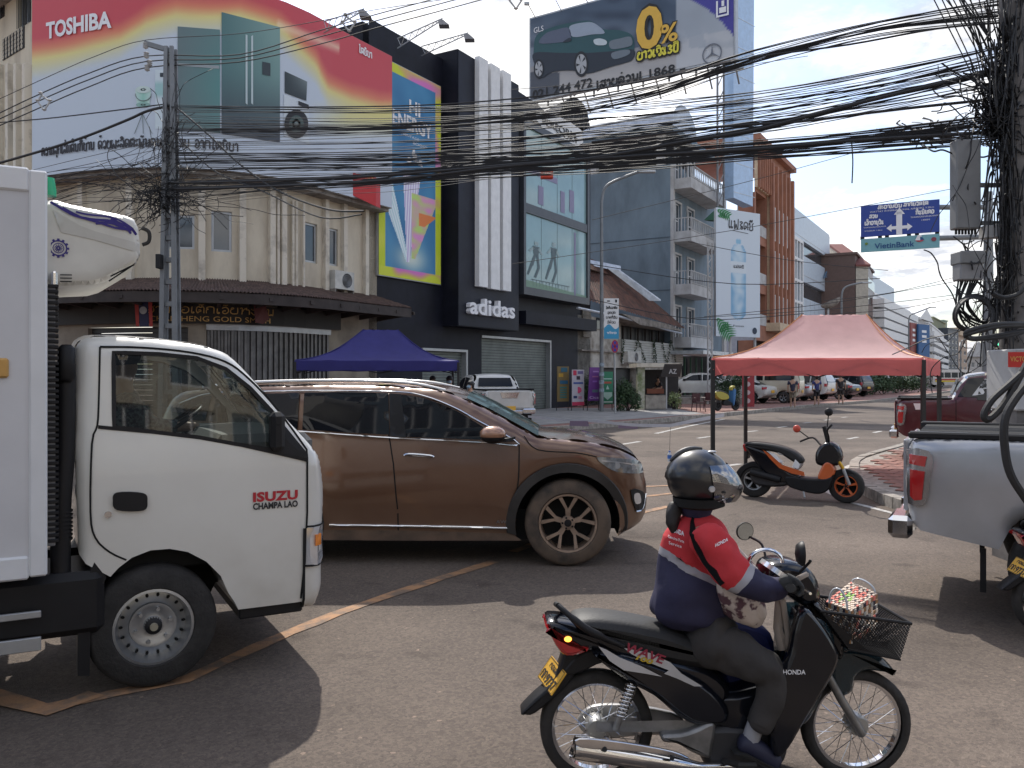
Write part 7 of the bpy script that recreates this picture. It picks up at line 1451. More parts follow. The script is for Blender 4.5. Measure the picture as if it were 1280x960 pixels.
for sg,c in((-1,-.137),(1,.137)):
 m=MB();f=lambda x,y:B.p(x,y,c*(1.0))
 tri=lambda pts:m.face([f(*q)for q in(pts if sg<0 else pts[::-1])])
 tri([(748,808),(758,812),(775,822),(800,832),(828,846),(806,842),(780,838),(762,826)]);tri([(780,810),(812,816),(838,828),(852,842),(878,858),(868,858),(846,848),(830,842),(836,838),(806,826),(790,818)]);part('silver_sticker',m,M_silv,sc)
 m=MB();th=lambda x,y:B.p(783+48*x+2*y,814+17*x-11*y,c*1.02);word(m,'WAVE',th,0,1,0,1,bold=.03,italic=.3);part('model_lettering',m,colm('maroon_ink',(140,40,60)),sc);m=MB();th=lambda x,y:B.p(794+22*x+y,824+7*x-6*y,c*1.025);word(m,'100',th,0,1,0,1,bold=.03,italic=.3);part('model_lettering',m,colm('yellow_ink2',(190,160,40)),sc)
 m=MB();word(m,'HONDA',lambda x,y:B.p(979+28*x,843-6*y,sg*.188),0,1,0,1,bold=.02);part('brand_lettering',m,M_letw,mo)
pl(mo,B,'seat',[(716,771),(735,766),(765,768),(800,774),(835,782),(870,796),(905,806),(916,818),(900,830),(860,826),(815,818),(778,808),(745,796),(724,784)],-.115,.115,M_vinyl,.035)
for sg in(-1,1):
 m=MB();m.tube(cat([p3(698,757,sg*.07),p3(708,766,sg*.10),p3(730,784,sg*.125),p3(755,797,sg*.13),p3(780,808,sg*.12)],4),[.012]*6+[.016]*6+[.012]*5,8);part('grab_rail',m,M_plast,mo,smooth=60)
m=MB();m.tube([p3(698,757,-.07),p3(695,755,0),p3(698,757,.07)],.012,8);part('grab_rail',m,M_plast,mo,smooth=60)
tl=pl(mo,B,'tail_light',[(680,775),(692,782),(712,792),(733,800),(727,807),(706,811),(695,802),(687,788)],-.112,.112,M_rlamp,.02)
m=MB();m.ell(p3(710,799,-.112),(.016,.006,.012));part('indicator',m,mat('lit_indicator',(.9,.3,.05),.3,var=.05,emit=(1,.35,.05,2.5)),tl)
u_=V((.045,-.185,-.012));v_=p3(697,830)-p3(679,857);o_=p3(671,846,0)-V((0,-.09,0));o_=p3(672,846,.09)
m=MB();nn=u_.cross(v_).normalized();nn=nn if nn.x<0 else-nn;m.prism([o_+nn*.001,o_+u_+nn*.001,o_+u_+v_+nn*.001,o_+v_+nn*.001],-nn*.006);pb=part('number_plate',m,M_plate,mo)
pf=lambda x,y:o_+u_*x+v_*y+nn*.003
m=MB();lao(m,'ກກ',pf,.06,.34,.12,.46,.007,nn);word(m,'9737',pf,.38,.95,.1,.5,bold=.03);lao(m,'ກຳແພງ',pf,.2,.8,.66,.84,.005,nn);[m.ribbon([pf(a,b),pf(c,d)],.003,nn)for a,b,c,d in((.02,.03,.98,.03),(.98,.03,.98,.97),(.98,.97,.02,.97),(.02,.97,.02,.03))];part('plate_lettering',m,M_letk,pb)
for sg in(-1,1):
 a,b=p3(790,854,sg*.11),p3(769,912,sg*.11);m=MB();m.tube([a,b],.010,8);s_=part('shock_absorber',m,M_chrome,mo,smooth=60);m=MB();ax=b-a;e1=V((0,1,0));e2=ax.normalized().cross(e1)
 m.tube([a+ax*(k/90*.74)+(e1*math.cos(k*.65)+e2*math.sin(k*.65))*.022 for k in range(91)],.0042,5);part('spring',m,M_chrome,s_,smooth=True);m=MB();m.tube([a+ax*.72,b],.016,8);part('damper',m,M_cast,s_,smooth=60)
m=MB();m.hexa([p3(745,915,-.09),p3(870,915,-.09),p3(870,915,-.06),p3(745,915,-.06),p3(745,902,-.09),p3(870,900,-.09),p3(870,900,-.06),p3(745,902,-.06)]);part('swingarm',m,M_cast,mo)
pl(mo,B,'chain_case',[(722,905),(730,888),(750,880),(800,882),(850,894),(850,915),(800,918),(745,922)],.05,.085,mat('chain_case_silver',(.45,.44,.43),.4,metal=.6),.008)
pl(mo,B,'engine_case',[(826,914),(850,912),(868,906),(886,898),(892,905),(888,930),(884,944),(862,936),(845,926),(828,924)],-.13,-.05,M_cast,.015)
pl(mo,B,'engine',[(868,900),(920,895),(965,905),(975,930),(955,955),(900,960),(875,945)],-.11,.11,mat('dark_engine',(.05,.05,.055),.5,metal=.4),.03)
ex=[p3(719,934,-.17),p3(722,934,-.17),p3(760,940,-.17),p3(820,950,-.165),p3(862,957,-.155),p3(885,958,-.14),p3(940,957,-.1)]
m=MB();m.tube(cat(ex,3),[.040,.044,.046,.047,.048,.048,.047,.046,.044,.040,.036,.032,.026,.02,.017,.015,.014,.014,.014],16);eo=part('exhaust',m,M_chrome,mo,smooth=50)
m=MB();m.lathe([(.036,0),(.036,.01),(.02,.03)],'x',14,p3(718.5,934,-.17)-V((.004,0,0)));part('exhaust_tip',m,M_dark,eo)
pl(mo,B,'heat_guard',[(724,922),(780,927),(840,938),(862,948),(840,944),(780,938),(726,934)],-.222,-.208,M_chrome,.004,parent=eo)
for x,y in((756,937),(840,948)):m=MB();m.cyl(p3(x,y,-.228),p3(x,y,-.20),.010,8);part('bolt',m,M_plast,eo)
m=MB();m.tube([p3(905,952,-.12),p3(925,957,-.24),p3(945,957,-.24)],.012,8);part('foot_peg',m,M_rubber,mo);m=MB();m.tube([p3(930,945,.1),p3(935,950,.24)],.012,8);part('foot_peg',m,M_rubber,mo)
for sg in(-1,1):pl(mo,B,'leg_shield',[(1003,758),(1022,775),(1040,802),(1046,822),(1036,846),(1018,876),(1000,905),(984,932),(970,944),(962,930),(962,895),(970,850),(985,815),(992,780)],sg*.15-.035,sg*.15+.035,M_gblk,.018)
pl(mo,B,'inner_shield',[(985,770),(1012,764),(1030,790),(1020,840),(1000,885),(985,890),(975,850)],-.13,.13,M_gteal,.02)
pl(mo,B,'front_cowl',[(996,742),(1012,745),(1030,765),(1048,792),(1044,818),(1028,812),(1008,785)],-.09,.09,M_gblk,.03)
m=MB();word(m,'INNO',lambda x,y:B.p(1030+14*x,806+5*x-5*y,-.096),0,1,0,1);part('badge_lettering',m,M_letw,mo)
pl(mo,B,'front_mudguard',[(1036,808),(1055,804),(1080,808),(1100,820),(1114,838),(1100,836),(1078,834),(1064,842),(1060,860),(1046,866),(1036,858),(1030,838)],-.062,.062,M_gteal,.025)
for sg in(-1,1):m=MB();m.tube([p3(1030,835,sg*.065),p3(1050,872,sg*.065),p3(1078,918,sg*.06)],[.016,.018,.020],10);part('front_fork',m,M_cast,mo,smooth=60)
m=MB();m.tube([p3(1030,840),p3(1005,742)],.025,8);part('steering_stem',m,M_plast,mo)
m=MB();hb=[p3(986,734,-.33),p3(998,738,-.22),p3(1003,745,-.08),p3(1003,745,.08),p3(998,738,.22),p3(986,734,.33)];m.tube(cat(hb,4),.012,8);hbo=part('handlebar',m,M_chrome,mo,smooth=60)
for sg in(-1,1):m=MB();m.tube([p3(988,735,sg*.34),p3(996,738,sg*.23)],.018,10);part('grip',m,M_rubber,hbo,smooth=60);m=MB();m.tube([p3(1004,736,sg*.2),p3(1013,742,sg*.33)],.006,6);part('lever',m,M_chrome,hbo)
pl(mo,B,'instrument_cowl',[(952,722),(952,708),(960,700),(978,698),(1000,704),(1014,722),(1016,745),(1000,752),(985,745),(970,734)],-.10,.10,M_gblk,.03)
m=MB();Mx=Matrix.Rotation(R(35),3,'Y');m.lathe([(0,.0),(.062,.004),(.066,.012),(.072,.012),(.074,-.01)],'z',20,p3(966,711,-.02),Mx@Matrix.Diagonal((.75,1.3,1)));part('instrument_dial',m,M_clear,mo,smooth=40)
m=MB();m.tube([p3(955,702,-.08)+V((.09*math.cos(R(a))*.8,-.02,.055*math.sin(R(a))))for a in range(0,181,15)],.009,6);part('dial_bezel',m,M_chrome,mo,smooth=60)
def mir(c,base,rx,rz,nm,edge):
 m=MB();m.tube(cat([base,base.lerp(c,.55)+V((.035,0,.0)),c+V((.03,0,-.03))],4),.006,6);s_=part('mirror',m,M_plast,mo,smooth=60)
 Mx=Matrix.Rotation(R(80 if edge else 18),3,'Z');m=MB();m.lathe([(0,.03),(rx*.7,.022),(rx,.004),(rx,-.004)],'y',20,c,Mx@Matrix.Diagonal((1,1,rz/rx)));part('mirror_shell',m,M_plast,s_,smooth=50);m=MB();m.lathe([(0,-.005),(rx*.93,-.005)],'y',20,c,Mx@Matrix.Diagonal((1,1,rz/rx)));part('mirror_glass',m,mat('mirror_glass',(.6,.66,.66),.04,metal=1.0,var=.05),s_)
mir(p3(931,664,.28),p3(958,702,.2),.046,.042,'',0);mir(p3(1003,692,-.30),p3(1000,715,-.24),.05,.05,'',1)
m=MB();m.tube([p3(975,745,-.05),p3(972,785,-.09),p3(978,812,-.1)],.02,6);m.tube([p3(978,750,-.08),p3(984,790,-.1),p3(985,815,-.1)],.014,6);m.tube([p3(970,740,-.11),p3(1000,722,-.16),p3(1008,718,-.12)],.012,6);part('rag_straps',m,mat('beige_cloth',(.30,.25,.21),.9,var=.2),mo,smooth=60)
m=MB();m.tube(cat([p3(900,852,.02),p3(925,865,0),p3(950,862,.02)],4),.006,6);part('cable',m,M_rubber,mo)
bk=[p3(1009,752,0),p3(1117,767,0),p3(1108,813,0),p3(1046,800,0)];hw=.15
rim=[V((bk[0].x,-hw,bk[0].z)),V((bk[1].x,-hw,bk[1].z)),V((bk[1].x,hw,bk[1].z)),V((bk[0].x,hw,bk[0].z))];bot_=[V((bk[3].x,-hw+.03,bk[3].z)),V((bk[2].x,-hw+.03,bk[2].z)),V((bk[2].x,hw-.03,bk[2].z)),V((bk[3].x,hw-.03,bk[3].z))]
m=MB();m.tube(rim,.007,6,closed=True);m.tube(bot_,.005,6,closed=True);ba=part('basket',m,M_plast,mo);m=MB()
def lattice(a,b,c,d,n1,n2):
 for k in range(-n2,n1+1):
  for s_ in(1,-1):
   pts=[];
   for j in range(n2+1):
    u=(k+j)/n1 if s_>0 else(n1-(k+j))/n1
    if 0<=u<=1:pts.append(a.lerp(b,u).lerp(d.lerp(c,u),j/n2))
   if len(pts)>1:m.tube([pts[0],pts[-1]],.0023,3,caps=False)
for i in range(4):lattice(rim[i],rim[(i+1)%4],bot_[(i+1)%4],bot_[i],26 if i%2==0 else 18,12)
lattice(bot_[0],bot_[1],bot_[2],bot_[3],16,18);part('basket_mesh',m,M_plast,ba,stuff=True)
wv=thing('woven_bag','pink and white woven strap bag with clear handles lying in the front basket','bag',B.loc+B.h*B.l(1070,770)[0]+V((0,0,bk[0].z-.08)));Bm=Matrix.Translation(B.loc)@Matrix.Rotation(B.rz,4,'Z')
tp_=[Bm@p3(1032,752,-.04),Bm@p3(1064,764,-.13),Bm@p3(1097,742,-.06),Bm@p3(1064,727,.04)];dn=V((0,0,-.14))
cols=[colm('strap_cream',(226,206,186)),colm('strap_pink',(226,128,112)),colm('strap_green',(170,214,110)),colm('strap_dark',(50,44,58)),colm('strap_tan',(160,120,84)),colm('strap_grey',(170,168,160))]
rn=random.Random(4);ms=[MB()for _ in cols];NS=11
def weave(a,b,c,d,n1,n2,pick):
 nrm_=(b-a).cross(d-a).normalized();nrm_=nrm_ if nrm_.dot(V((0,-.5,1)))>0 else-nrm_
 for i in range(n1):
  for j in range(n2):
   f=lambda u,v:a.lerp(b,u).lerp(d.lerp(c,u),v);h=.0035 if(i+j)%2 else .001;e=.10
   q=[f((i+e)/n1,(j+e)/n2),f((i+1-e)/n1,(j+e)/n2),f((i+1-e)/n1,(j+1-e)/n2),f((i+e)/n1,(j+1-e)/n2)];ms[pick(i,j)].prism([p+nrm_*h for p in q],-nrm_*.004)
def pk1(i,j):
 if i%2==1 and j%2==1 and rn.random()<.75:return 3
 g=math.exp(-((i-4)**2+(j-5)**2)/6);rr_=math.exp(-((i-8)**2+(j-9)**2)/8)+math.exp(-((i-1)**2+(j-3)**2)/4)
 return 2 if rn.random()<g else 1 if rn.random()<rr_*.9+.1 else 0
weave(tp_[0],tp_[1],tp_[2],tp_[3],13,13,pk1);weave(tp_[1],tp_[2],tp_[2]+dn,tp_[1]+dn,11,7,lambda i,j:(3,4,5,1,0)[(i*2+j+rn.randrange(2))%5]);weave(tp_[0],tp_[1],tp_[1]+dn,tp_[0]+dn,9,6,lambda i,j:(3,4,5)[(i+j)%3])
for m_,c_ in zip(ms,cols):part('woven_strap',m_,c_,wv,world=True,stuff=True)
for a,b,h in((tp_[0].lerp(tp_[1],.15),tp_[0].lerp(tp_[1],.85),.075),(tp_[3].lerp(tp_[2],.05),tp_[3].lerp(tp_[2],.9),.03)):m_=MB();m_.tube([a.lerp(b,.5-.5*math.cos(R(k)))+V((0,0,h*math.sin(R(k))))for k in range(0,181,12)],.0045,6);part('handle',m_,mat('clear_tube',(.45,.48,.52),.15,var=.05),wv,world=True,smooth=60)
# ================= skinned bodies =================
def skinmesh(name,chains,m_,parent,lv=2,fn=None):
 """chains: list of polylines of (point, rx, ry); chains meet where points coincide"""
 vs=[];es=[];rs=[]
 for ch in chains:
  pr=None
  for p,a,b in ch:
   p=V(p);k=next((i for i,q in enumerate(vs)if(q-p).length<1e-5),None)
   if k is None:k=len(vs);vs.append(p);rs.append((a,b))
   if pr is not None:es.append((pr,k))
   pr=k
 me=bpy.data.meshes.new(name);me.from_pydata([v[:]for v in vs],es,[]);o=bpy.data.objects.new(name,me);C.objects.link(o)
 sk=o.modifiers.new('s','SKIN');sk.use_smooth_shade=True
 for i,(a,b)in enumerate(rs):me.skin_vertices[0].data[i].radius=(a,b)
 me.skin_vertices[0].data[0].use_root=True;sb=o.modifiers.new('b','SUBSURF');sb.levels=lv;sb.render_levels=lv
 dg=bpy.context.evaluated_depsgraph_get();n2=bpy.data.meshes.new_from_object(o.evaluated_get(dg));n2.name=name;bpy.data.objects.remove(o);bpy.data.meshes.remove(me)
 n2.materials.clear();ml=m_ if isinstance(m_,(list,tuple))else[m_];[n2.materials.append(x)for x in ml]
 if fn:
  bm=bmesh.new();bm.from_mesh(n2);cuts,cl=fn
  for co,no in cuts:bmesh.ops.bisect_plane(bm,geom=bm.verts[:]+bm.edges[:]+bm.faces[:],plane_co=co,plane_no=no)
  for f in bm.faces:f.material_index=cl(f.calc_center_median())
  bm.to_mesh(n2);bm.free()
 o=bpy.data.objects.new(name,n2);C.objects.link(o);o.parent=parent;return o
def wrinkle(o,amp,sc,seed=0):
 for v in o.data.vertices:v.co+=v.normal*amp*noise.noise(V((v.co.x*sc,v.co.y*sc*1.3,v.co.z*sc*.6+seed)))
rd=thing('person','motorcycle rider in red and navy jacket, black helmet, grey trousers, carrying a floral bag','person',r0,bA)
M_skin=mat('skin',(.42,.25,.17),.55,var=.08);M_red=mat('red_jacket_cloth',(.50,.028,.036),.8,var=.12,scale=8,bump=.35,bscale=9);M_nvy=mat('navy_jacket_cloth',(.024,.023,.062),.8,var=.15,scale=8,bump=.35,bscale=9);M_band=mat('reflective_band',(.34,.33,.36),.5,var=.1)
M_trs=mat('grey_trousers',(.042,.038,.037),.85,var=.15,scale=10,bump=.3,bscale=14);M_glv=mat('black_glove',(.03,.032,.034),.7,var=.2,bump=.3,bscale=50)
hip=p3(862,788,0)
skinmesh('body',[[(hip,.12,.12),(p3(862,730),0.060,0.060),(p3(870,670),0.060,0.072),(p3(868,642),0.030,0.030),(p3(872,625),0.033,0.033),(p3(878,600),0.051,0.051)],[(p3(870,670),0.060,0.072),(p3(885,670,-.15),0.030,0.030),(p3(920,722,-.2),0.025,0.025),(p3(975,735,-.24),0.018,0.018)],[(p3(870,670),0.060,0.072),(p3(890,672,.15),0.030,0.030),(p3(930,722,.2),0.025,0.025),(p3(985,735,.24),0.018,0.018)],[(hip,.12,.12),(p3(895,800,-.11),0.048,0.048),(p3(962,835,-.15),0.033,0.033),(p3(945,905,-.13),0.024,0.024),(p3(945,925,-.13),0.021,0.021)],[(hip,.12,.12),(p3(895,795,.11),0.048,0.048),(p3(965,825,.15),0.033,0.033),(p3(950,900,.14),0.024,0.024)]],M_skin,rd,1)
bz=lambda x:0
band0=p3(828,684);band1=p3(874,708);nb=V((-(band1.z-band0.z),0,band1.x-band0.x)).normalized();bandh=.032
jk=skinmesh('jacket',[[(p3(858,784),.17,.17),(p3(860,758),.165,.18),(p3(864,728),.155,.175),(p3(868,700),.145,.175),(p3(872,674),.13,.165),(p3(872,652),.085,.10),(p3(871,638),.06,.06)]],[M_nvy,M_red,M_band],rd,3,([(band0,nb),(band0-nb*bandh,nb)],lambda c:1 if(c-band0).dot(nb)>0 else 2 if(c-band0).dot(nb)>-bandh else 0));wrinkle(jk,.024,13)
for sg in(-1,1):
 cuff=p3(984,733,sg*.26);a0=p3(930,716,sg*.2);na=V((.72,0,-.69));
 sl_=skinmesh('sleeve',[[(p3(874,668,sg*.12),.085,.085),(p3(890,678,sg*.18),.088,.088),(p3(908,706,sg*.225),.082,.082),(p3(922,726,sg*.24),.076,.076),(p3(948,734,sg*.25),.062,.062),(p3(968,736,sg*.255),.05,.05),(cuff,.040,.040)]],[M_nvy,M_red,M_band],rd,3,([(a0,na),(a0-na*.03,na)],lambda c,a0=a0,na=na:0 if(c-a0).dot(na)>0 else 2 if(c-a0).dot(na)>-.03 else 1));wrinkle(sl_,.018,17,sg*3)
m=MB();m.lathe([(.058,-.01),(.072,.02),(.074,.045),(.066,.05)],'z',20,p3(870,642));part('collar',m,M_nvy,rd,smooth=50)
trm=skinmesh('trousers',[[(p3(852,782),.14,.15),(p3(872,794),.13,.14),(p3(905,808,-.11),.105,.105),(p3(942,826,-.15),.085,.085),(p3(968,840,-.155),.078,.078),(p3(962,872,-.15),.072,.072),(p3(950,903,-.135),.062,.062),(p3(946,912,-.135),.060,.060)],[(p3(872,794),.13,.14),(p3(905,804,.11),.10,.10),(p3(965,828,.155),.075,.075),(p3(955,880,.15),.066,.066),(p3(950,908,.14),.058,.058)]],M_trs,rd,3);wrinkle(trm,.018,15)
for sg in(-1,1):
 f=lambda x,y:p3(x,y,sg*.135);m=MB();m.tube([f(945,905),f(938,925)],.036,10);part('sock',m,mat('grey_sock',(.30,.30,.32),.9),rd,smooth=50)
 sho=skinmesh('shoe',[[(f(922,926),.042,.042),(f(936,930),.048,.045),(f(952,940),.044,.046),(f(966,952),.036,.045),(f(974,958),.026,.036)]],mat('navy_shoe',(.02,.022,.05),.6,var=.2),rd,2);m=MB();m.prism([f(915,938)+V((0,-.04,0)),f(935,944)+V((0,-.045,0)),f(960,958)+V((0,-.045,0)),f(978,966)+V((0,-.035,0)),f(978,961)+V((0,-.035,0)),f(955,950)+V((0,-.045,0)),f(930,937)+V((0,-.045,0))],(0,.085,0));part('shoe_sole',m,M_rubber,rd)
 gx,gz=B.l(990,736,sg*.29);hand=[[(V((gx-.055,sg*.265,gz+.012)),.028,.03),(V((gx-.02,sg*.285,gz+.022)),.022,.042),(V((gx+.005,sg*.285,gz+.028)),.017,.04)]]
 for k,(dy,ln)in enumerate(((-.032,.95),(-.011,1.05),(.011,1.0),(.032,.8))):
  y_=sg*.285+dy;hand.append([(V((gx+.005,sg*.285,gz+.028)),.017,.04),(V((gx+.018,y_,gz+.030)),.0105,.0105),(V((gx+.034*ln,y_,gz+.012)),.0098,.0098),(V((gx+.030*ln,y_,gz-.012)),.0092,.0092),(V((gx+.010,y_,gz-.022)),.0082,.0082)])
 hand.append([(V((gx-.02,sg*.285,gz+.022)),.022,.042),(V((gx-.012,sg*.235,gz+.010)),.012,.012),(V((gx+.004,sg*.222,gz-.012)),.0105,.0105),(V((gx+.018,sg*.226,gz-.022)),.009,.009)]);skinmesh('glove',hand,M_glv,rd,2)
hc=p3(872,598);Hs=V((.142,.125,.128));m=MB();
def hel(a,b,k=1.0):
 ca=math.cos(a);x,y,z=Hs.x*ca*math.cos(b),Hs.y*ca*math.sin(b),Hs.z*math.sin(a)
 if z<0:x+=.02*(-z/Hs.z)if x>0 else .01
 return hc+V((x,y,z))*k
vs=[];fs=[];na_,nb_=22,40
for i in range(na_+1):
 a=R(-58)+(R(90)-R(-58))*i/na_
 for k in range(nb_):vs.append(hel(a,2*math.pi*k/nb_))
opening=lambda i,k:(-58+148*(i+.5)/na_)<22 and(min(k,nb_-1-k)+.5)*360/nb_<62 and(-58+148*(i+.5)/na_)>-50
for i in range(na_):
 for k in range(nb_):
  if not opening(i,k):fs.append((i*nb_+k,i*nb_+(k+1)%nb_,(i+1)*nb_+(k+1)%nb_,(i+1)*nb_+k))
m.add(vs,fs);M_hel=paint('matt_black_helmet',(.012,.013,.016),.33);he=part('helmet',m,M_hel,rd,smooth=True)
m=MB();vs=[];fs=[]
for i in range(13):
 a=R(-46)+(R(30)-R(-46))*i/12
 for k in range(25):b=R(-80)+R(160)*k/24;q=hel(a,b,1.045);q.x+=.055*math.cos(b)*(1-max(0,(i-5)/7))*.9;vs.append(q)
for i in range(12):
 for k in range(24):fs.append((i*25+k,i*25+k+1,(i+1)*25+k+1,(i+1)*25+k))
m.add(vs,fs);part('visor',m,mat('smoke_mirror_visor',(.30,.30,.31),.05,metal=.9,var=.3,scale=9),he,smooth=True)
m=MB();m.lathe([(.0,-.006),(.012,-.006),(.014,.002)],'y',12,hc+V((.028,-.128,-.03)));m.ell(hc+V((.055,-.03,.118)),(.02,.012,.006));part('helmet_badge',m,M_silv,he)
m=MB();m.tube([hel(R(a),math.pi,1.03)+V((0,0,.0))for a in range(35,105,7)],[.004,.008,.01,.011,.012,.012,.011,.009,.006,.004],8);part('helmet_ridge',m,mat('grey_vent',(.08,.08,.085),.5),he,smooth=True)
m=MB();m.bbox(hc+V((-.06,-.11,-.125)),hc+V((.085,.11,-.07)),.02)if 0 else m.lathe([(.07,-.13),(.11,-.115),(.112,-.08)],'z',20,hc+V((.005,0,0)));part('chin_padding',m,M_dark,he,smooth=50)
fc_=MB();fc_.ell(hc+V((.07,0,-.02)),(.06,.07,.09),16,10);fc_.ell(hc+V((.135,0,-.035)),(.018,.014,.024),8,6);part('face',fc_,M_skin,rd,smooth=True)
fc_=MB();[fc_.ell(hc+V((.127,s*.03,-.005)),(.006,.014,.008),8,5)for s in(-1,1)];fc_.ell(hc+V((.122,0,-.068)),(.008,.024,.006),8,5);part('eyes_and_mouth',fc_,M_dark,rd,smooth=True)
hr=skinmesh('hair',[[(p3(848,628,.0),.03,.04),(p3(842,640,-.02),.035,.045),(p3(840,655,-.04),.028,.035),(p3(845,668,-.05),.012,.015)]],mat('black_hair',(.012,.009,.009),.6,var=.3,scale=30,stretch=(1,1,.1)),rd,2);wrinkle(hr,.005,60)
def hitf(objs,off):
 bv=[BVHTree.FromPolygons([v.co.copy()for v in o.data.vertices],[tuple(p.vertices)for p in o.data.polygons])for o in objs];Mi=RM[rd.name];o0=Mi@V((0,0,CH))
 def f(px,py):
  d=((Mi@P(px,py,3.6))-o0).normalized();best=None
  for b in bv:
   h=b.ray_cast(o0,d)
   if h[0]is not None and(best is None or h[3]<best[3]):best=h
  return(best[0]-d*off)if best else(o0+d*3.5)
 return f
hf=hitf([jk],.004);m=MB();word(m,'HONDA',lambda x,y:hf(838+17*x,664+6*x-6*y),0,1,0,1,bold=.02);word(m,'Genuine Parts',lambda x,y:hf(835+20*x,672+7*x-4*y),0,1,0,1);word(m,'Service',lambda x,y:hf(836+16*x,680+5*x-4*y),0,1,0,1);part('back_lettering',m,M_letw,rd)
slv=[o for o in rd.children if o.name.startswith('sleeve')and sum(v.co.y for v in o.data.vertices)<0];hs2=hitf(slv,.004);m=MB();word(m,'HONDA',lambda x,y:hs2(894+16*x,684-8*x-4.5*y),0,1,0,1,bold=.02);part('sleeve_lettering',m,M_letw,rd)
hj=hitf([jk]+slv,.008);m=MB();m.ribbon([hj(x,y)for x,y in[(871,640),(866,655),(866,668),(872,684),(882,702),(893,716),(904,730)]],.03,(0,1,0));part('bag_strap',m,mat('webbing',(.008,.008,.009),.95,var=.1,spec=.1),rd)
tb_=thing('tote_bag','cream cloth bag with dark purple flower print held against the rider waist','bag',Bm@p3(925,775,-.1));tb2=skinmesh('bag_body',[[(p3(902,712,-.13),.03,.03),(p3(908,730,-.12),.06,.08),(p3(926,752,-.10),.085,.10),(p3(946,764,-.09),.06,.08),(p3(958,762,-.08),.035,.05)]],None or mat('floral_cloth',(.55,.47,.42),.9,scale=13,col2=(.11,.055,.07),lo=.44,hi=.50,detail=3,bump=.3),tb_,3);wrinkle(tb2,.02,16)
Tm=RM[tb_.name]@Bm;tb2.data.transform(Tm)
m=MB();m.tube(cat([p3(900,664,-.02),p3(918,684,-.06),p3(935,702,-.08),p3(946,716,-.1)],4),.014,6);m.v=[Tm@v for v in m.v];part('bag_handle',m,MC['floral_cloth'],tb_,smooth=60)
m=MB();pl2=pillow(B,[(900,775),(945,778),(965,800),(960,850),(930,870),(905,860),(893,820)],.02,.12,.03);pl2.v=[Bm@v for v in pl2.v];solo('blue_bag',pl2,colm('royal_blue_cloth',(28,38,96)),'royal blue bag hanging behind the rider knee in the motorcycle step through','bag',smooth=40)
def copytree(o,par=None):
 c=o.copy();C.objects.link(c);c.parent=par
 for ch in list(o.children):copytree(ch,c)
 return c
m2=copytree(mo);m2.location=G(1315,797);m2.rotation_euler=(0,0,R(-12));m2['label']='dark motorcycle cut by the right edge, only its tail, yellow plate and rear wheel showing'
# ================= orange and black scooter =================
q0,q1=G(943,621),G(1058,628.5);oa=math.atan2(q1.y-q0.y,q1.x-q0.x);O=Fr(q0,oa,0);oz=thing('scooter','black scooter with orange panels and gold fork parked under the red tent','scooter',q0,oa);xo=O.l(1058,606)[0];M_ora=paint('orange_paint',(.62,.12,.025),.3);M_gfork=mat('gold_fork',(.65,.38,.05),.25,metal=.8)
wheel(oz,0,0,.245,.14,'alloy',-1,seg=28,rim=.55,mr=M_alu);wheel(oz,xo,0,.235,.13,'alloy',-1,seg=28,rim=.62,mr=M_ora)
po=lambda x,y,c=0:O.p(x,y,c)
pl(oz,O,'rear_mudguard',[(921,592),(928,582),(940,577),(955,579),(966,588),(958,588),(944,583),(932,588),(926,598)],-.09,.09,M_plast)
pl(oz,O,'seat',[(933,553),(945,552),(962,554),(980,558),(996,565),(1005,575),(1001,580),(992,576),(975,566),(955,562),(938,559)],-.12,.12,M_vinyl,.03)
bd=pl(oz,O,'rear_body',[(932,556),(948,560),(962,566),(976,580),(990,590),(1002,594),(996,602),(975,602),(958,590),(944,574)],-.13,.13,M_gblk,.03)
for c in(-.137,.137):
 m=MB();m.face([O.p(x,y,c)for x,y in[(953,562),(960,566),(978,581),(1005,590),(1006,595),(990,592),(974,585),(962,573)]]);part('orange_panel',m,M_ora,bd);m=MB();m.face([O.p(x,y,c*1.02)for x,y in[(960,565),(968,567),(980,578),(974,578)]]);m.face([O.p(x,y,c*1.02)for x,y in[(994,574),(1000,580),(998,586),(990,584)]]);part('white_graphic',m,M_letw,bd)
pl(oz,O,'seat_frame',[(974,562),(990,566),(1003,576),(1000,586),(994,586),(996,578),(986,570),(975,567)],-.11,.11,M_silv,.01)
pl(oz,O,'footboard',[(985,594),(1010,597),(1034,597),(1044,592),(1040,606),(1033,614),(1020,616),(995,610),(985,604)],-.14,.14,M_plast,.02)
pl(oz,O,'front_shield',[(1024,597),(1027,586),(1033,577),(1041,579),(1045,590),(1037,600)],-.13,.13,M_ora,.02);pl(oz,O,'head_cowl',[(1021,578),(1021,565),(1028,555),(1038,552),(1048,557),(1054,570),(1050,580),(1040,582),(1030,582)],-.12,.12,M_gblk,.04)
pl(oz,O,'engine',[(940,590),(965,590),(985,598),(985,606),(965,608),(944,604)],-.12,.06,mat('dark_engine',(.05,.05,.055)),.03)
m=MB();m.tube([po(938,590,-.16),po(975,600,-.16)],[.05,.045],12);part('exhaust',m,M_plast,oz,smooth=50)
for s in(-.09,.09):m=MB();m.tube([po(1037,558,s),po(1054,586,s)],.024,8);part('front_fork',m,M_gfork,oz,smooth=60);m=MB();m.tube([po(1054,586,s),po(1062,606,s)],.022,8);part('fork_leg',m,M_alu,oz,smooth=60)
pl(oz,O,'front_mudguard',[(1038,596),(1046,588),(1060,586),(1070,592),(1062,592),(1050,593),(1043,600)],-.07,.07,M_plast)
m=MB();m.tube(cat([po(1000,552,.30),po(1016,547,.26),po(1026,556,.1),po(1034,556,0),po(1036,548,-.1),po(1034,538,-.26),po(1040,531,-.32)],4),.014,6);part('handlebar',m,M_plast,oz,smooth=60)
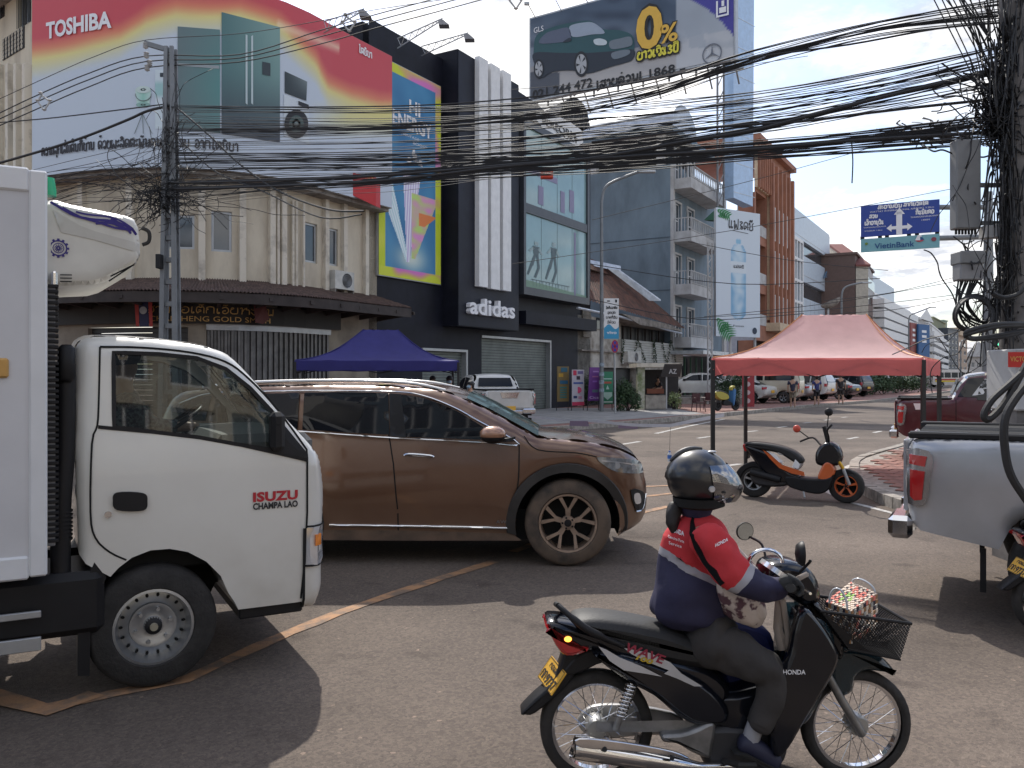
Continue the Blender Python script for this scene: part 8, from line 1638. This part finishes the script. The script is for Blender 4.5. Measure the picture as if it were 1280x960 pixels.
m=MB();m.tube([po(1036,556),po(1032,540),po(1030,533)],.03,8);part('steering_stem',m,M_plast,oz)
for x,y,c,bx_,mm,lb_ in((996,536,.3,(1012,548),mat('orange_mirror',(.7,.1,.06),.3),'orange red mirror back'),(1036,515,-.28,(1034,534),M_plast,None)):
 m=MB();m.tube([po(bx_[0],bx_[1],c*.9),po(x,y,c)],.008,5);s_=part('mirror',m,M_plast,oz);m=MB();m.ell(po(x,y,c),(.055,.03,.055),12,8);part('mirror_shell',m,mm,s_,smooth=True,label=lb_)
pl(oz,O,'tail_light',[(930,555),(936,556),(938,564),(932,563)],-.09,.09,M_rlamp,.01);m=MB();m.bbox(po(932,574,-.1),po(938,562,.1),.01);part('plate_holder',m,M_plast,oz)
m=MB();m.tube([po(1004,612,-.1),po(1006,622,-.2)],.012,6);part('kickstand',m,M_alu,oz)
# ================= people in the distance =================
def person(label,px,py,Yp,h,shirt,legs,rz=0,bare=True,walk=.12,zoff=0.0,hairc=(.015,.012,.01),extra=None,cap=None,arms=0.0):
 g0=V(((px-640)*Yp/F,Yp,zoff));t=thing('person',label,'person',g0,rz);k=h/1.7
 S_=lambda x,y,z:V((x*k,y*k,z*k))
 body=[[(S_(0,0,.92),.13*k,.11*k),(S_(0,0,1.15),.12*k,.10*k),(S_(0,.0,1.38),.16*k,.10*k),(S_(0,0,1.48),.05*k,.05*k),(S_(0,-.01,1.55),.07*k,.075*k),(S_(0,-.01,1.64),.08*k,.085*k)]]
 for s in(-1,1):
  body.append([(S_(0,.0,1.38),.16*k,.10*k),(S_(s*.19,0,1.38),.055*k,.055*k),(S_(s*.24,.03,1.12),.042*k,.042*k),(S_(s*(.24-arms*.1),-.05-arms*.2,.90+arms*.2),.032*k,.032*k),(S_(s*(.24-arms*.12),-.08-arms*.24,.82+arms*.22),.036*k,.02*k)])
  body.append([(S_(0,0,.92),.13*k,.11*k),(S_(s*.09,0,.86),.09*k,.09*k),(S_(s*.10,-s*walk*.6-.02,.48),.058*k,.058*k),(S_(s*.10,-s*walk,.08),.038*k,.038*k),(S_(s*.11,-s*walk-.12,.03),.035*k,.025*k)])
 sk_=skinmesh('body',body,M_skin,t,1)
 sh_=[[(S_(0,0,.84),.16*k,.14*k),(S_(0,0,1.15),.145*k,.12*k),(S_(0,.0,1.38),.18*k,.12*k),(S_(0,0,1.46),.07*k,.07*k)]]
 for s in(-1,1):sh_.append([(S_(0,.0,1.38),.18*k,.12*k),(S_(s*.20,0,1.38),.072*k,.072*k),(S_(s*.235,.02,1.2),.062*k,.062*k)])
 skinmesh('shirt',sh_,shirt,t,1)
 lg=[[(S_(0,0,.93),.15*k,.13*k),(S_(s*.09,0,.84),.105*k,.105*k),(S_(s*.10,-s*walk*.6-.02,.50),.08*k,.08*k)]+([]if bare else[(S_(s*.10,-s*walk,.09),.055*k,.055*k)])for s in(-1,1)];skinmesh('trousers',lg,legs,t,1)
 m=MB();m.ell(S_(0,.01,1.655),(.092*k,.1*k,.085*k),12,8,None,-.25,1);m.ell(S_(0,.04,1.60),(.085*k,.07*k,.09*k),12,8);part('hair' if cap is None else 'cap',m,mat('black_hair',(.012,.009,.009))if cap is None else cap,t,smooth=True)
 m=MB();m.ell(S_(0,-.095,1.60),(.012*k,.016*k,.02*k),6,4);[m.ell(S_(s*.03,-.083,1.625),(.01*k,.006*k,.006*k),6,4)for s in(-1,1)];part('face',m,M_skin,t,smooth=True)
 if extra:extra(t,S_)
 return t
def mask(t,S_):m=MB();m.ell(S_(0,-.05,1.575),(.06,.06,.05),12,8);part('face_mask',m,colm('mask_blue',(150,180,200)),t,smooth=True)
gY=lambda x,y:G(x,y,.14).y
person('man in dark blue shirt and light shorts walking, seen from behind by the beige van',991,509,gY(991,510),1.62,colm('navy_shirt',(36,38,62)),colm('khaki_shorts',(130,120,104)),R(160),zoff=.14)
person('man in bright blue shirt and dark shorts standing before the white high car',1021,507,gY(1021,507),1.60,colm('blue_shirt',(44,52,110)),colm('dark_shorts',(34,34,42)),R(180),zoff=.14,walk=.02)
person('thin man in black top and dark shorts in front of the black sedan',1051,505,gY(1051,505.5),1.72,colm('black_shirt',(36,32,36)),colm('grey_shorts',(52,46,46)),R(160),zoff=.14,walk=.06)
person('person in mustard top with face mask seen over the brown car roof',562,0,22,1.72,colm('mustard_top',(126,96,40)),colm('dark_trousers',(30,30,34)),0,False,extra=mask)
person('person in dark jacket and cap with mask turned left beside the white pickup',588,0,21,1.60,colm('dark_jacket',(30,32,38)),colm('dark_trousers',(30,30,34)),R(-50),False,extra=mask,cap=colm('dark_cap',(30,28,30)))
person('person in royal blue top under the blue tent',541,0,23.5,1.72,colm('royal_top',(34,36,84)),colm('dark_trousers',(30,30,34)),R(20),False)
person('person whose dark hair just shows above the roof rail under the blue tent',480,0,21,1.66,colm('dark_jacket',(30,32,38)),colm('dark_trousers',(30,30,34)),R(-20),False)
person('stall keeper in dark clothes inside the drink stall',823,0,41.5,1.55,colm('black_shirt',(36,32,36)),colm('dark_trousers',(30,30,34)),R(-60),False,arms=1,zoff=.14)
dr_=thing('person','truck driver in patterned sleeve holding the steering wheel inside the white cab','person',T.loc,TH);sx_,sz_=T.l(170,500);yb_2=.40
q=lambda x,y,c=.40:T.p(x,y,c)
skinmesh('body',[[(q(150,590),.14,.16),(q(148,545),.14,.17),(q(150,500),.12,.18),(q(154,478),.055,.055),(q(158,465),.07,.07),(q(160,448),.085,.085)],[(q(150,500),.12,.18),(q(160,505,.22),.055,.055),(q(190,535,.24),.045,.045),(q(238,533,.30),.035,.035),(q(250,533,.32),.03,.02)],[(q(150,500),.12,.18),(q(160,502,.58),.055,.055),(q(195,530,.6),.045,.045),(q(240,535,.54),.035,.035)]],M_skin,dr_,2)
skinmesh('shirt',[[(q(150,590),.16,.18),(q(148,545),.155,.19),(q(150,500),.135,.2),(q(153,485),.07,.07)],[(q(150,500),.135,.2),(q(160,505,.22),.075,.075),(q(188,532,.24),.062,.062),(q(225,534,.29),.05,.05)],[(q(150,500),.135,.2),(q(160,502,.58),.075,.075),(q(190,528,.6),.062,.062)]],mat('patterned_shirt',(.16,.2,.2),.9,scale=40,col2=(.03,.03,.05),lo=.45,hi=.55),dr_,2)
m=MB();m.ell(q(157,444),(.1,.1,.09),14,8);part('hair',m,mat('black_hair',(.012,.009,.009)),dr_,smooth=True)
z0_,z1_=G(897,513.5,.14),G(914,511,.14);Z=Fr(z0_,math.atan2(z1_.y-z0_.y,z1_.x-z0_.x)*.5,0);yz=thing('scooter','small yellow and blue scooter parked beside the left legs of the red tent','scooter',Z.loc,Z.rz);L_=1.15
for x in(0,L_):wheel(yz,x,0,.24,.1,'alloy',-1,seg=20,rim=.6,mr=M_black)
ll=lambda nm,p,c0,c1,m_,e=.03:part(nm,pillow(Z,p,c0,c1,e,3,loc=True),m_,yz,smooth=40)
ll('rear_body',[(-.25,.85),(.1,.9),(.55,.75),(.6,.55),(.2,.5),(-.1,.62)],-.13,.13,colm('scooter_yellow',(170,160,70)));ll('seat',[(-.15,.9),(.2,.93),(.6,.8),(.55,.74),(.1,.84)],-.12,.12,M_vinyl);ll('footboard',[(.5,.5),(.9,.32),(.9,.25),(.3,.25),(.3,.45)],-.13,.13,M_plast);ll('leg_shield',[(.85,.3),(.95,.3),(1.05,.85),(1.0,1.0),(.88,.95)],-.16,.16,colm('scooter_blue',(60,110,160)));ll('head_cowl',[(.82,.95),(1.05,.95),(1.02,1.15),(.86,1.12)],-.1,.1,colm('scooter_yellow',(170,160,70)))
m=MB();m.tube([(.88,-.3,1.08),(.95,0,1.02),(.88,.3,1.08)],.02,6);part('handlebar',m,M_plast,yz);m=MB();m.tube([(1.0,.07,.9),(L_,.07,.25)],.025,6);m.tube([(1.0,-.07,.9),(L_,-.07,.25)],.025,6);part('front_fork',m,M_plast,yz)
# ================= poles, signs and cables =================
M_gal=MC['galvanised_grey'];M_cpole=mat('concrete_pole',(.16,.15,.145),.85,var=.35,scale=4);M_cab=mat('black_cable',(.022,.022,.024),.6,var=.2);M_cabg=mat('grey_cabinet',(.20,.205,.21),.5,var=.15)
YL,YR=18.0,8.5
Yx=lambda px:1/(1/YL+(1/YR-1/YL)*(px-207)/(1255-207))if px>207 else YL+(207-px)*.012
up_t=thing('utility_pole','grey lattice utility pole with a short crossarm in front of the cream shophouse','utility pole',P(211,505,YL)-V((0,0,P(211,505,YL).z)))
m=MB();Lp=lambda x,y,o=0:P(x,y,YL+o)
for a,b,w in((Lp(201,640),Lp(210,60),.055),(Lp(223,640),Lp(217,60),.055)):
 for dy in(-.10,.10):q=MB();q.hexa([a+V((-w,dy-.03,0)),a+V((w,dy-.03,0)),a+V((w,dy+.03,0)),a+V((-w,dy+.03,0)),b+V((-w*.7,dy-.03,0)),b+V((w*.7,dy-.03,0)),b+V((w*.7,dy+.03,0)),b+V((-w*.7,dy+.03,0))]);part('pole_leg',q,M_gal,up_t,world=True)
for k in range(20):y=600-27.5*k;t_=(640-y)/580;q=MB();a,b=Lp(201+9*t_,y),Lp(223-6*t_,y);q.box((a.x,YL-.07,a.z-.05),(b.x,YL+.07,a.z+.05));part('rung',q,M_gal,up_t,world=True)
q=MB();a,b=Lp(181,54,-.2),Lp(215,64,0);q.hexa([a+V((0,-.04,-.05)),b+V((0,-.04,-.05)),b+V((0,.04,-.05)),a+V((0,.04,-.05)),a+V((0,-.04,.05)),b+V((0,-.04,.05)),b+V((0,.04,.05)),a+V((0,.04,.05))]);part('crossarm',q,M_gal,up_t,world=True)
for x,y in((182,56),(183,68),(187,78),(184,84)):q=MB();[q.lathe([(.02,0),(.06,.03),(.02,.05)],'z',8,Lp(x,y+k*2.5,-.2))for k in range(3)];part('insulator',q,M_ltgrey,up_t,world=True)
q=MB();q.bbox(Lp(194,335,-.3),Lp(205,319,-.1),.01);part('junction_box',q,M_plast,up_t,world=True)
rp=thing('utility_pole','thick concrete utility pole at the right edge smothered in black cables','utility pole',V((Yx(1270)*0+(1270-640)*YR/F,YR,0)));q=MB();b=P(1271,470+F*CH/YR,YR);q.tube([b,P(1268,150,YR),P(1262,-80,YR)],[.17,.13,.11],14);part('pole',q,M_cpole,rp,world=True,smooth=60)
for y,x0 in((232,1222),(281,1222),(315,1248)):q=MB();a,c=P(x0,y+(4 if y==232 else 1),YR),P(1266,y-5,YR);q.box((a.x,YR-.02,(a.z+c.z)/2-.02),(c.x,YR+.02,(a.z+c.z)/2+.02));part('bracket_bar',q,M_gal,rp,world=True)
for x0,x1,yt,yb in((1226,1238,283,299),(1239,1251,281,298)):q=MB();q.bbox(P(x0,yb,YR+.05),P(x1,yt,YR-.08),.008)if 0 else q.bbox((P(x0,0,YR).x,YR-.08,P(0,yb,YR).z),(P(x1,0,YR).x,YR+.05,P(0,yt,YR).z),.01);part('junction_box',q,M_ltgrey,rp,world=True)
def cabn(name,label,x0,x1,yt,yb,Y,d,m_,cat_='cabinet',tilt=0):
 t=thing(name,label,cat_,P((x0+x1)/2,yb,Y));q=MB();q.bbox((P(x0,0,Y).x,Y-d/2,P(0,yb,Y).z),(P(x1,0,Y).x,Y+d/2,P(0,yt,Y).z),.012);part('casing',q,m_,t,world=True);return t
t=cabn('antenna_cabinet','tall grey weathered steel cabinet hung high beside the right pole',1191,1222,176,287,YR,.14,M_cabg);q=MB()
for k in range(7):q.cyl(P(1195+4*k,286,YR),P(1195+4*k,293,YR),.012,8)
part('cable_gland',q,M_rubber,t,world=True)
t=cabn('splitter_box','grey box with dark lid under the tall cabinet, cables hanging from it',1195,1224,330,351,YR-.1,.16,mat('mid_grey_box',(.25,.25,.26),.5));q=MB();q.bbox((P(1194,0,YR-.1).x,YR-.2,P(0,331,YR-.1).z),(P(1225,0,YR-.1).x,YR,P(0,315,YR-.1).z),.01);part('lid',q,M_cabg,t,world=True)
t=cabn('roadside_cabinet','grey roadside cabinet with red VIC sticker at the right edge',1251,1305,437,512,8.0,.5,M_ltgrey);q=MB();f=lambda x,y:P(1260+25*x,459-19*y,7.745);q.face([f(0,0),f(1,0),f(1,1),f(0,1)]);st_=part('sticker',q,colm('sticker_red',(200,50,40)),t,world=True);q=MB();f2=lambda x,y:f(x,y)+V((0,-.004,0));word(q,'VICTORY',f2,.1,1.25,.38,.72,bold=.01);part('lettering',q,colm('gold_ink',(220,170,90)),st_,world=True)
q=MB();q.box((P(1251,0,8).x+.03,7.8,0),(P(1305,0,8).x-.03,8.2,P(0,512,8).z));part('plinth',q,M_cpole,t,world=True)
GY=22.0;gn=thing('sign_gantry','tall grey steel gantry post with two arms reaching left to the blue road sign','gantry',V(((1235-640)*GY/F,GY,0)));q=MB();q.tube([V(((1235-640)*GY/F,GY,0)),P(1235.5,240,GY)],[.17,.10],14);part('post',q,M_gal,gn,world=True,smooth=60)
for y,y2 in((258,259),(297,296)):q=MB();q.tube([P(1160,y+1,GY+.3),P(1237,y2,GY)],.07,8);part('arm',q,M_gal,gn,world=True,smooth=60)
q=MB();q.tube([P(1228,253,GY),P(1246,255,GY)],.05,8);part('stub',q,M_gal,gn,world=True)
SF=Fac(P(1076,0,22.9)[:2],P(1174.5,0,22.0)[:2]);
def sgn(name,label,yt,yb,col):
 t=thing(name,label,'sign',SF.at(1125,yb));z0,z1=SF.z(0,yb),SF.z(0,yt);q=MB();SF.box(q,0,SF.len,z0,z1,-.06,0);part('panel',q,col,t,world=True);return t,(lambda x,y,o=.012:SF.pt(SF.len*x,z0+(z1-z0)*y,o))
t,f=sgn('direction_sign','blue overhead road sign with white Lao place names and three way arrow',257.5,296.5,colm('road_sign_blue',(44,70,150)))
q=MB();
for pts in([(.46,.0),(.535,.0),(.535,.72),(.46,.72)],[(.43,.63),(.5,.84),(.57,.63)],[(.40,.17),(.46,.17),(.46,.27),(.40,.27)],[(.535,.17),(.6,.17),(.6,.27),(.535,.27)],[(.40,.10),(.335,.22),(.40,.34)],[(.6,.10),(.665,.22),(.6,.34)]):q.face([f(*p)for p in pts])
part('arrow',q,M_letw,t,world=True);q=MB();ln=lambda s,x0,x1,y0,y1,w=.03:lao(q,s,f,x0,x1,y0,y1,w,SF.n)
ln('ສະໜາມບິນ',.22,.53,.85,.95);ln('ສາກົນວັດໄຕ',.55,.86,.86,.96);ln('ສວນ',.11,.22,.58,.68);ln('ເຈົ້າອານຸວົງ',.05,.30,.37,.48);ln('ທົ່ງຂັນຄຳ',.70,.93,.58,.69)
word(q,'WATTAY INTERNATIONAL AIRPORT 3.2Km',f,.12,.93,.75,.80);word(q,'CHAOANOUVONG PARK',f,.04,.33,.27,.31);word(q,'STADIUM 1.4Km',f,.05,.28,.16,.20);word(q,'THONGKHANKHAM',f,.64,.98,.48,.53);word(q,'1400M',f,.78,.88,.37,.42);part('lettering',q,M_letw,t,world=True)
t,f=sgn('bank_sign','pale turquoise VietinBank sign hanging under the blue road sign',299,315.5,colm('turquoise_panel',(120,172,180)))
q=MB();word(q,'VietinBank',f,.18,.69,.20,.62,bold=.015);part('lettering',q,colm('bank_blue',(34,80,130)),t,world=True)
for cx,r_,cc,a0,a1 in((.755,.052,(30,84,130),0,180),(.755,.050,(190,60,80),180,360),(.93,.032,(140,70,84),0,360),(.075,.02,(110,140,60),0,360)):q=MB();c_=f(cx,.62,.016);rr_=r_*SF.len;q.face([c_+SF.u*rr_*math.cos(R(a))+V((0,0,rr_*(.9 if a0==0 else .45)*math.sin(R(a))))for a in range(a0,a1+1,15)]);part('emblem',q,colm('emb%d'%int(cx*100+a0),cc),t,world=True)
q=MB();c_=f(.755,.66,.022);q.face([c_+V((-.12,0,-.02)),c_+V((.12,0,-.02)),c_+V((.05,0,.12)),c_+V((-.05,0,.12))]);part('emblem',q,M_letw,t,world=True)
for x in(.02,.25,.34,.62,.72,.97):q=MB();SF.box(q,SF.len*x-.05,SF.len*x+.05,SF.z(0,299.5),SF.z(0,296),-.05,-.01);part('link',q,M_plast,gn,world=True)
tl_=thing('traffic_light','traffic light with its green lamp lit, left of the right edge pole','traffic light',P(1247,434,20));q=MB();q.bbox((P(1243,0,20).x,19.9,P(0,434.5,20).z),(P(1251.5,0,20).x,20.1,P(0,416.5,20).z),.04);part('housing',q,colm('signal_green_black',(22,32,28)),tl_,world=True);q=MB();q.lathe([(0,-.12),(.055,-.115),(.062,-.1)],'y',16,P(1247.3,430,20));part('lamp',q,mat('green_signal',(.05,.6,.3),.3,emit=(.1,.9,.5,1.6)),tl_,world=True);q=MB();q.tube([P(1247,426,20.1),P(1292,425,20.1)],.03,5);q.tube([P(1292,425,20.1),P(1292,556,20.1)],.06,8);part('support',q,M_gal,tl_,world=True)
rc=random.Random(11)
def wire(pts,r,label,grp=None,Y=None,name='cable',n=5,jit=.0,sides=4,mt=None):
 q=MB();k=cat([P(x,y+rc.uniform(-jit,jit),(Y(x)if callable(Y)else Y)if Y else Yx(x))for x,y in pts],n);q.tube(k,r,sides,caps=False);return solo(name,q,mt or M_cab,label,'cable',grp)
def fan(pts_a,pts_b,n,r,label,grp,jit=1.2,pw=1.0):
 """n cables between two guide lines given at the same px stations"""
 for i in range(n):
  t=rc.random()**pw;t2=rc.random();pts=[]
  for k,((x,ya),(_,yb))in enumerate(zip(pts_a,pts_b)):u=t+(t2-t)*k/(len(pts_a)-1);pts.append((x,ya+(yb-ya)*u+rc.uniform(-jit,jit)))
  wire(pts,r*.5*rc.uniform(.7,1.3),label,grp)
RT=.52
fan([(1262,-4),(1100,22),(940,58),(740,112),(480,128),(220,130)],[(1262,30),(1100,48),(940,90),(740,150),(480,172),(220,165)],22,.010,'thin black cable of the upper fan sloping from the right pole','upper fan of cables')
fan([(1262,52),(1100,84),(940,108),(740,128),(480,150),(220,160)],[(1262,108),(1100,146),(940,176),(740,196),(480,208),(220,204)],36,.010,'thin black cable of the middle fan between the two poles','middle fan of cables',2)
fan([(1262,140),(1100,158),(940,172),(740,184),(480,188),(220,190)],[(1262,178),(1100,192),(940,208),(740,224),(480,238),(220,244)],34,.011,'thin black cable of the lower fan between the two poles','lower fan of cables',2)
fan([(207,160),(150,178),(80,200),(-20,226)],[(207,245),(150,258),(80,262),(-20,300)],30,.011,'thin black cable running left from the lattice pole','cables left of the lattice pole',2)
fan([(900,150),(740,172),(620,176),(480,196),(340,206),(210,216)],[(900,196),(740,214),(620,226),(480,244),(340,250),(210,262)],16,.009,'thin loose cable sagging in front of the shop fronts','loose cables before the shops',4)
for pts,r,lab in[([(1262,85),(1100,122),(1040,138),(940,163),(860,176),(740,197),(620,209),(480,226),(340,232),(212,236)],.022,'thickest black cable bundle dipping from the right pole across to the lattice pole'),([(1258,28),(1170,36),(1060,56),(940,72),(840,94),(740,112),(600,127),(480,133),(340,134),(214,133)],.011,'thick upper cable reaching the lattice pole at its clamp'),([(1258,165),(1150,170),(1060,176),(940,187),(800,194),(640,206),(480,219),(340,226),(212,228)],.020,'thick lowest cable bundle passing over the orange building'),([(1256,122),(1150,133),(1090,140),(1000,152),(900,158),(740,178)],.016,'medium cable with clamps above the thick lowest bundle'),([(212,132),(185,138),(160,150),(110,170),(60,186),(-10,206)],.03,'thick cable dropping left from the lattice pole clamp'),([(205,130),(140,138),(60,148),(-10,154)],.014,'straight dark cable leaving the lattice pole to the left edge'),([(222,136),(262,170),(300,205),(350,240),(410,262),(455,264)],.018,'cable dropping right from the lattice pole to the cream wall end'),([(230,180),(270,215),(330,240),(400,272),(452,268)],.014,'second cable dropping to the cream wall end')]:
 wire(pts,r,lab,sides=7,jit=.6)
 if r>.018 and pts[0][0]>1000:
  for _ in range(7):wire([(x,y+rc.uniform(-3.5,3.5))for x,y in pts],r*.36,'strand lashed loosely along a thick cable bundle between the poles','strands along the thick bundles')
for k,(dy,lab)in enumerate(((0,'top'),(8,'middle'),(17,'bottom'))):
 wire([(-10,146+dy*.9),(40,122+dy),(110,92+dy),(183,70+dy*.85),(300,68+dy*.55),(400,38+dy),(470,18+dy),(560,-6+dy),(640,-28+dy)],.013,'%s of the three power lines held by insulators in front of the billboard'%lab,'three power lines',Y=lambda x:18-.0*x)
wire([(-10,128),(60,96),(120,70),(183,50),(300,42),(400,26),(470,12),(620,-10)],.008,'thin guard wire above the three power lines',Y=17.8)
for x,y in((57,128),(437,30),(645,2)):q=MB();c_=P(x,y,17.9);[q.tube([c_+V((a,-.05,b)),c_+V((c,-.05,d))],.02,5)for a,b,c,d in((-.08,.16,.12,0),(.12,0,0,-.18),(0,-.18,-.14,0),(-.14,0,-.04,.18))];[q.lathe([(.01,0),(.05,.03),(.01,.06)],'z',8,c_+V((a,-.05,b)))for a,b in((-.08,.16),(.12,0),(0,-.2),(-.14,0))];solo('line_spacer',q,M_ltgrey,{57:'spacer clamp on the power lines over the left of the billboard',437:'spacer clamp on the power lines beside the floodlight arm',645:'small spacer clamp on the lines at the top edge of the photo'}[x],'spacer')
for x0,y0,x1,y1 in((1010,70,640,112),(1190,236,640,330),(1240,140,740,275),(1245,362,860,398),(1194,352,880,396),(1196,372,1040,392),(1196,346,1030,376),(1110,338,860,302)):wire([(x0,y0),((x0+x1)/2,(y0+y1)/2+5),(x1,y1)],.007,'thin single wire crossing before the far buildings','thin single wires',Y=lambda x:20)
for x0,x1,y0 in((738,1005,374),(738,1100,330)):wire([(x0,y0),((x0+x1)/2,y0+25),(x1,y0+18)],.016,'service wire running along the shop fronts from the old house roof','service wires',Y=lambda x:36)
wire([(1064,172),(1066,200),(1065,229)],.01,'short loose cable end hanging straight down from the lowest bundle',Y=12);q=MB()
def tangle(name,label,n,cx,cy,sx,sy,Y,r,par=None):
 q=MB()
 for _ in range(n):
  p=[cx+rc.gauss(0,sx),cy+rc.gauss(0,sy)];d=[rc.gauss(0,1)*sx*1.0,rc.gauss(0,1)*sy*1.0];pts=[]
  for k in range(7):pts.append(P(p[0],p[1],Y+rc.uniform(-.35,.35)*.5));p[0]+=d[0];p[1]+=d[1];d=[d[0]+rc.gauss(0,.8)*sx*.6,d[1]+rc.gauss(0,.8)*sy*.6];p=[p[0]+(cx-p[0])*.25,p[1]+(cy-p[1])*.25]
  q.tube(cat(pts,5),r*.55*rc.uniform(.6,1.4),4,caps=False)
 solo(name,q,M_cab,label,'cable tangle',kind='stuff')
tangle('cable_tangle','dense black tangle of cables where the bundles meet the right pole',130,1250,148,13,17,YR,.012)
tangle('cable_tangle','tall black tangle of cables wrapping the right pole above the bundles',110,1264,70,9,50,YR-.05,.012)
tangle('cable_tangle','hanging mess of black cables down the right pole beside the steel cabinet',100,1258,250,5,60,YR-.1,.010)
tangle('cable_tangle','messy knot of cables around the lattice pole before the cream wall',120,200,246,15,11,YL-.1,.012)
tangle('cable_tangle','small knot of cables on the upper lattice pole across the tagline',50,207,175,9,22,YL-.1,.012)
tangle('cable_tangle','black wrapped splice lump on the lowest bundle left of the steel cabinet',60,1164,168,12,3.5,9.3,.012)
tangle('cable_tangle','loose cables looping under the grey splitter box',44,1240,365,16,28,YR-.1,.010)
for k in range(16):x=1238+rc.uniform(-14,20);wire([(x-rc.uniform(20,60),-6),(x,60+rc.uniform(0,60)),(x+rc.uniform(0,14),170)],.007,'thin steep cable descending from the top edge to the right pole knot','steep cables at the right pole',Y=YR)
for k in range(9):wire([(1198+3*k,351),(1194+2*k+rc.uniform(-4,4),385+rc.uniform(-8,8)),(1215+3*k,410+rc.uniform(-10,6)),(1240+k,395),(1252,340+rc.uniform(-20,20))],.010,'black cable looping from under the splitter box to the right pole','cables under the splitter box',Y=YR-.12)
cl_=thing('cable_coil','black cable coil hanging between the splitter box and the right pole','cable coil',P(1218,412,YR-.2))
for k in range(7):q=MB();c_=P(1219+rc.uniform(-2,2),392,YR-.25+k*.02);q.tube([c_+V(((.17+.008*k)*math.cos(R(a)),.03*math.sin(R(a*2)),(.155+.006*k)*math.sin(R(a))))for a in range(0,360,15)],.011,6,closed=True);part('coil_turn',q,M_cab,cl_,world=True,smooth=True)
for k,(cx,w,h)in enumerate(((1262,50,11),)):
 t=thing('cable_loop','two thick black cable loops sticking out left from the right pole','cable loop',P(1262,425,7.8))
 for j in range(2):q=MB();q.tube(cat([P(1290,405+j*2,7.9),P(1250,405+j*3,7.7),P(1215,412+j*4,7.6),P(1207,418+j*2,7.6),P(1220,423+j,7.7),P(1260,417+j*3,7.8),P(1292,411,7.9)],6),.021,8);part('cable_run',q,M_cab,t,world=True,smooth=True)
wire([(1290,345),(1275,366),(1255,372),(1240,366)],.022,'thick cable curving to the right edge above the two loops',Y=7.7,sides=8)
wire([(1290,455),(1262,480),(1240,500),(1230,518),(1236,524),(1255,505),(1275,470),(1292,440)],.024,'thick drooping black cable loop in front of the maroon pickup',Y=5.6,sides=8)
wire([(1292,470),(1268,500),(1256,525),(1256,560),(1264,595),(1288,632)],.026,'thick black cable hanging in front of the silver pickup bed',Y=5.3,sides=8)
